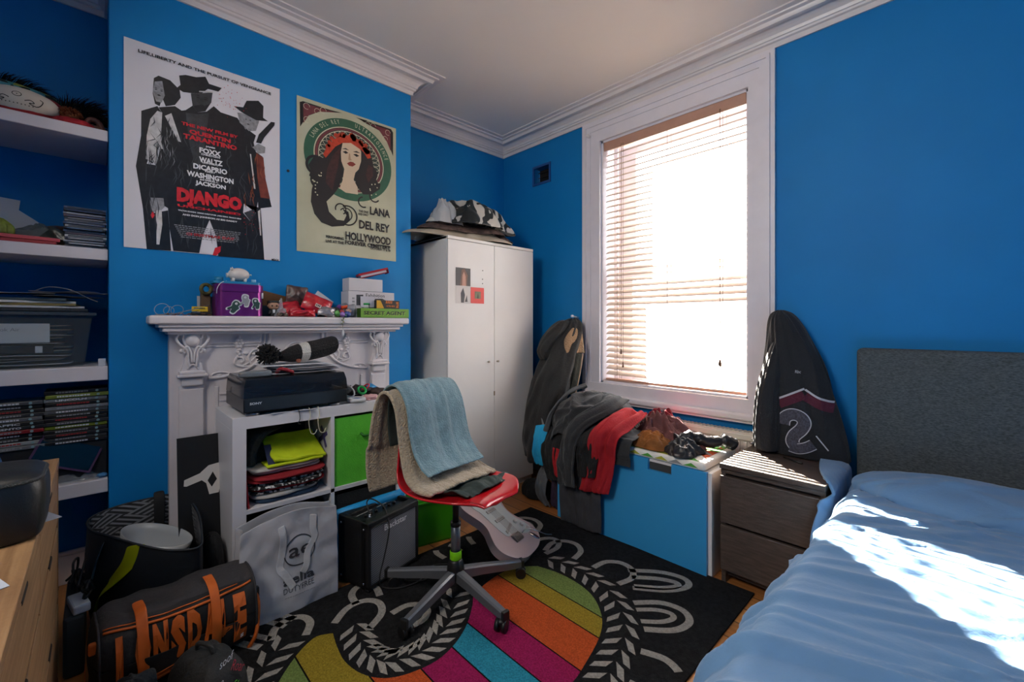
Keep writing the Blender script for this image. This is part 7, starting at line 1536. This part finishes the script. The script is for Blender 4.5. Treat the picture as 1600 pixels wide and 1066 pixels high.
# coat on the left of the window
ct=thing('hooded_coat','dark coat with beige fleece lining hanging left of the window','coat',(.84,-.08,1.24)); c0=(.84,-.08,1.24)
MB().cyl((.0,.07,.0),(.0,.0,.01),.007,n=10).sph((0,0,.01),.012).build('coat_hook',fr,ct)
cm_=mat('coat_olive_black','1b1b1b',.75,var=.25,vs=14,bump=.35,bs=60,sheen=.1)
o=sack('coat_body',[(.70,-.27,.22,.22,.11,-.5),(.69,-.26,.34,.24,.13,-.5),(.70,-.23,.52,.235,.13,-.45),(.74,-.20,.72,.21,.12,-.4),(.78,-.165,.90,.18,.105,-.3),(.80,-.14,1.02,.165,.095,-.2),(.82,-.115,1.12,.14,.08,-.1),(.835,-.095,1.20,.09,.06,0),(.84,-.08,1.235,.03,.03,0)],cm_,ct,fold=.034,fs=3.6,vs=2.6,seed=6,n=64); loc0(o,c0)
loc0(rails('beige_lining',mat('fleece_beige','9c7f62',.95,bump=.8,bs=120,var=.1,vs=40),[(.900,-.155,1.165),(.875,-.215,1.08),(.895,-.225,.985)],[(.925,-.085,1.155),(.965,-.115,1.07),(.995,-.135,.99)],amp=.006,seed=3,t=.014,bulge=.01,nu=24,nv=14),c0).parent=ct
loc0(rails('front_edge',mat('coat_green','20231c',.8,bump=.4,bs=60),[(.90,-.225,.99),(.885,-.25,.84),(.86,-.27,.68)],[(.985,-.15,.985),(.965,-.16,.84),(.945,-.18,.70)],amp=.008,seed=4,t=.01,bulge=.012,nu=30,nv=14),c0).parent=ct
loc0(MB().tube(cat([(.988,-.148,.985),(.968,-.158,.84),(.948,-.178,.70)],6),.005).build('pale_edge',mat('edge_cream','a8927c',.9),ct),c0)
for k in range(4): loc0(MB().sph((.955-.012*k,-.182-.006*k,.92-.065*k),(.006,.006,.006),n=8).build('button',mat('button_brass','5c4632',.4,metal=.6),ct),c0)
o=sack('hood',[(.72,-.22,.93,.05,.05,-.5),(.70,-.21,.99,.085,.07,-.5),(.72,-.185,1.07,.11,.075,-.4),(.76,-.15,1.15,.10,.06,-.3),(.79,-.12,1.21,.05,.04,-.2),(.80,-.11,1.22,.015,.015,0)],cm_,ct,fold=.022,fs=3.4,seed=11,vs=4); loc0(o,c0)
# letterman jacket right of the window
lj=thing('sports_jacket','dark navy jersey jacket with maroon stripe and large numeral 2 hanging by the headboard','jacket',(2.19,-.05,1.25)); j0=(2.19,-.05,1.25)
MB().cyl((.0,.05,.0),(.0,.0,.0),.006,n=10).build('hook',fr,lj)
jm=mat('jersey_navy_black','0e1118',.85,var=.15,vs=12,bump=.3,bs=120,sheen=.12); 
jr=[(2.295,-.13,.555,.205,.075,0),(2.293,-.13,.62,.200,.078,0),(2.285,-.125,.74,.180,.076,0),(2.275,-.12,.86,.158,.072,0),(2.258,-.11,.98,.130,.066,0),(2.235,-.10,1.09,.100,.058,0),(2.213,-.09,1.18,.072,.048,0),(2.198,-.08,1.235,.044,.036,0),(2.19,-.07,1.262,.012,.012,0)]
o=sack('jacket_body',jr,jm,lj,fold=.020,fs=3.0,vs=1.8,seed=14,n=64); loc0(o,j0)
jt=cat(jr,12)
dgj=bpy.context.evaluated_depsgraph_get(); bpy.context.view_layer.update()
from mathutils.bvhtree import BVHTree
def bvh_of(o):
    dg_=bpy.context.evaluated_depsgraph_get(); ob=o.evaluated_get(dg_); me=ob.to_mesh(); mw=ob.matrix_world
    return BVHTree.FromPolygons([mw@v.co for v in me.vertices],[tuple(p_.vertices) for p_ in me.polygons])
bpy.context.view_layer.update(); JB=bvh_of(o)
def onj(x,z,off=.003):
    h=JB.ray_cast(Vector((x,-1,z)),Vector((0,1,0)))
    return (h[0]+h[1]*0+Vector((0,-off,0))) if h[0] else Vector((x,-.13,z))
def jband(name,m,pts,w_,off=.0025,nv=4):
    pts=cat(pts,8); L2,R2=ribbon(pts,w_); rows=[[tuple(onj(a[0]*(1-k/nv)+b_[0]*k/nv,a[1]*(1-k/nv)+b_[1]*k/nv,off)) for k in range(nv+1)] for a,b_ in zip(L2,R2)]
    return loc0(sheet(np.array(rows),name,m,lj,t=0,sub=0),j0)
mr_=mat('stripe_maroon','4a1028',.85,bump=.3,bs=120); wj=mat('stripe_white','b4b6be',.8)
jband('maroon_stripe',mr_,[(2.218,.800),(2.26,.822),(2.322,.856)],.042,.003,6); jband('white_stripe',wj,[(2.218,.828),(2.26,.850),(2.322,.884)],.009,.0038,2)
jband('maroon_stripe',mr_,[(2.325,.852),(2.37,.822),(2.41,.806),(2.432,.802)],.042,.003,6); jband('white_stripe',wj,[(2.325,.880),(2.37,.850),(2.41,.834),(2.432,.830)],.009,.0038,2)
two=cat([(2.238,.705),(2.245,.738),(2.275,.757),(2.310,.750),(2.325,.722),(2.312,.690),(2.288,.662),(2.278,.632),(2.288,.614)],6)
nm=mat('numeral_grey','3c3c48',.8,var=.6,vs=140); 
for nme,w_,m_,of in(('numeral_outline',.058,wj,.0035),('numeral_fill',.050,nm,.0042)):
    a=two if w_<.055 else two; jband(nme,m_,two[::3],w_,of,6); jband(nme,m_,[(2.268,.605),(2.30,.600),(2.335,.612),(2.362,.630)],w_*.85,of,6)
jband('pocket_zip',wj,[(2.372,.672),(2.402,.632),(2.418,.610)],.005,.005,2)
for k in range(5): jband('cuff_stripe',wj,[(2.118+.006*k,.80-.030*k),(2.126+.004*k,.775-.030*k)],.008,.004,1)
mb=MB(); mb.fit('Rbc',.0,.022,.014,.014); 
for v_ in mb.bm.verts: q_=onj(2.283+v_.co.x,.955+v_.co.y,.003); v_.co=q_
loc0(mb.build('chest_logo',wj,lj),j0)
mb=MB(); 
for (t_,x0_,z0_,w_,h_) in (('F',0,0,.016,.018),('A',0,-.026,.016,.018),('L',0,-.05,.016,.018),('L',0,-.074,.016,.018)): mb.fit(t_,x0_,x0_+w_,z0_+h_,h_,bold=.02)
for v_ in mb.bm.verts: v_.co=onj(2.190+v_.co.x,.690+v_.co.y,.003)
loc0(mb.build('white_print',wj,lj),j0)
# sleeve on the left
o=sack('sleeve',[(2.165,-.20,.56,.062,.045,0),(2.163,-.20,.70,.062,.046,0),(2.168,-.185,.86,.055,.044,0),(2.182,-.15,1.0,.044,.04,0),(2.195,-.12,1.10,.03,.03,0),(2.20,-.11,1.13,.01,.01,0)],jm,lj,fold=.010,fs=3,seed=4); loc0(o,j0)
# ---- on the wardrobe
plm=mat('quilt_cover_dark_pattern','888888',.45,bump=.3,bs=30); N,L,b=nodes_of(plm); tc=N.new('ShaderNodeTexCoord'); mp=N.new('ShaderNodeMapping'); mp.inputs['Rotation'].default_value=(.3,.6,.8); L.new(tc.outputs['Object'],mp.inputs[0]); vo=N.new('ShaderNodeTexWave'); vo.inputs['Scale'].default_value=5; vo.inputs['Distortion'].default_value=6; vo.inputs['Detail'].default_value=1.5; vo.inputs['Detail Scale'].default_value=1.6; L.new(mp.outputs[0],vo.inputs[0]); cr=N.new('ShaderNodeValToRGB'); cr.color_ramp.interpolation='CONSTANT'; cr.color_ramp.elements[0].color=lin('161c1d'); cr.color_ramp.elements[1].position=.52; cr.color_ramp.elements[1].color=lin('b9b6ae'); L.new(vo.outputs[0],cr.inputs[0]); L.new(cr.outputs[0],b.inputs['Base Color'])
tag(crump('beige_quilt',mat('quilt_beige','a89c8a',.8,var=.08,vs=10,bump=.3,bs=40),(.33,-.72,1.7655),.26,.40,.11,rot=0,seed=3,rid=.35,flat=2.2,t=.008),'flattened beige quilt lying lowest on top of the wardrobe','quilt')
tag(crump('patterned_blanket',mat('blanket_rust_green','4a3a35',.85,var=.8,vs=26,bump=.4,bs=60),(.34,-.70,1.815),.22,.34,.11,rot=-.1,seed=6,rid=.35,flat=2.2,t=.008),'brown and green patterned blanket between the quilts on the wardrobe','blanket')
tag(crump('bagged_quilt',plm,(.36,-.66,1.865),.19,.34,.22,rot=.0,seed=8,rid=.32,flat=2.6,t=.008,n=64,sc_=1.3),'dark green and white patterned quilt piled highest on the wardrobe','quilt')
tag(crump('white_plastic_bag',clearmat('bag_white_clear','bfc3c6',.7,.25),(.40,-.90,1.865),.11,.10,.20,seed=4,rid=.35,flat=2.4,t=0),'translucent white plastic bag at the left end of the patterned quilt','bag')
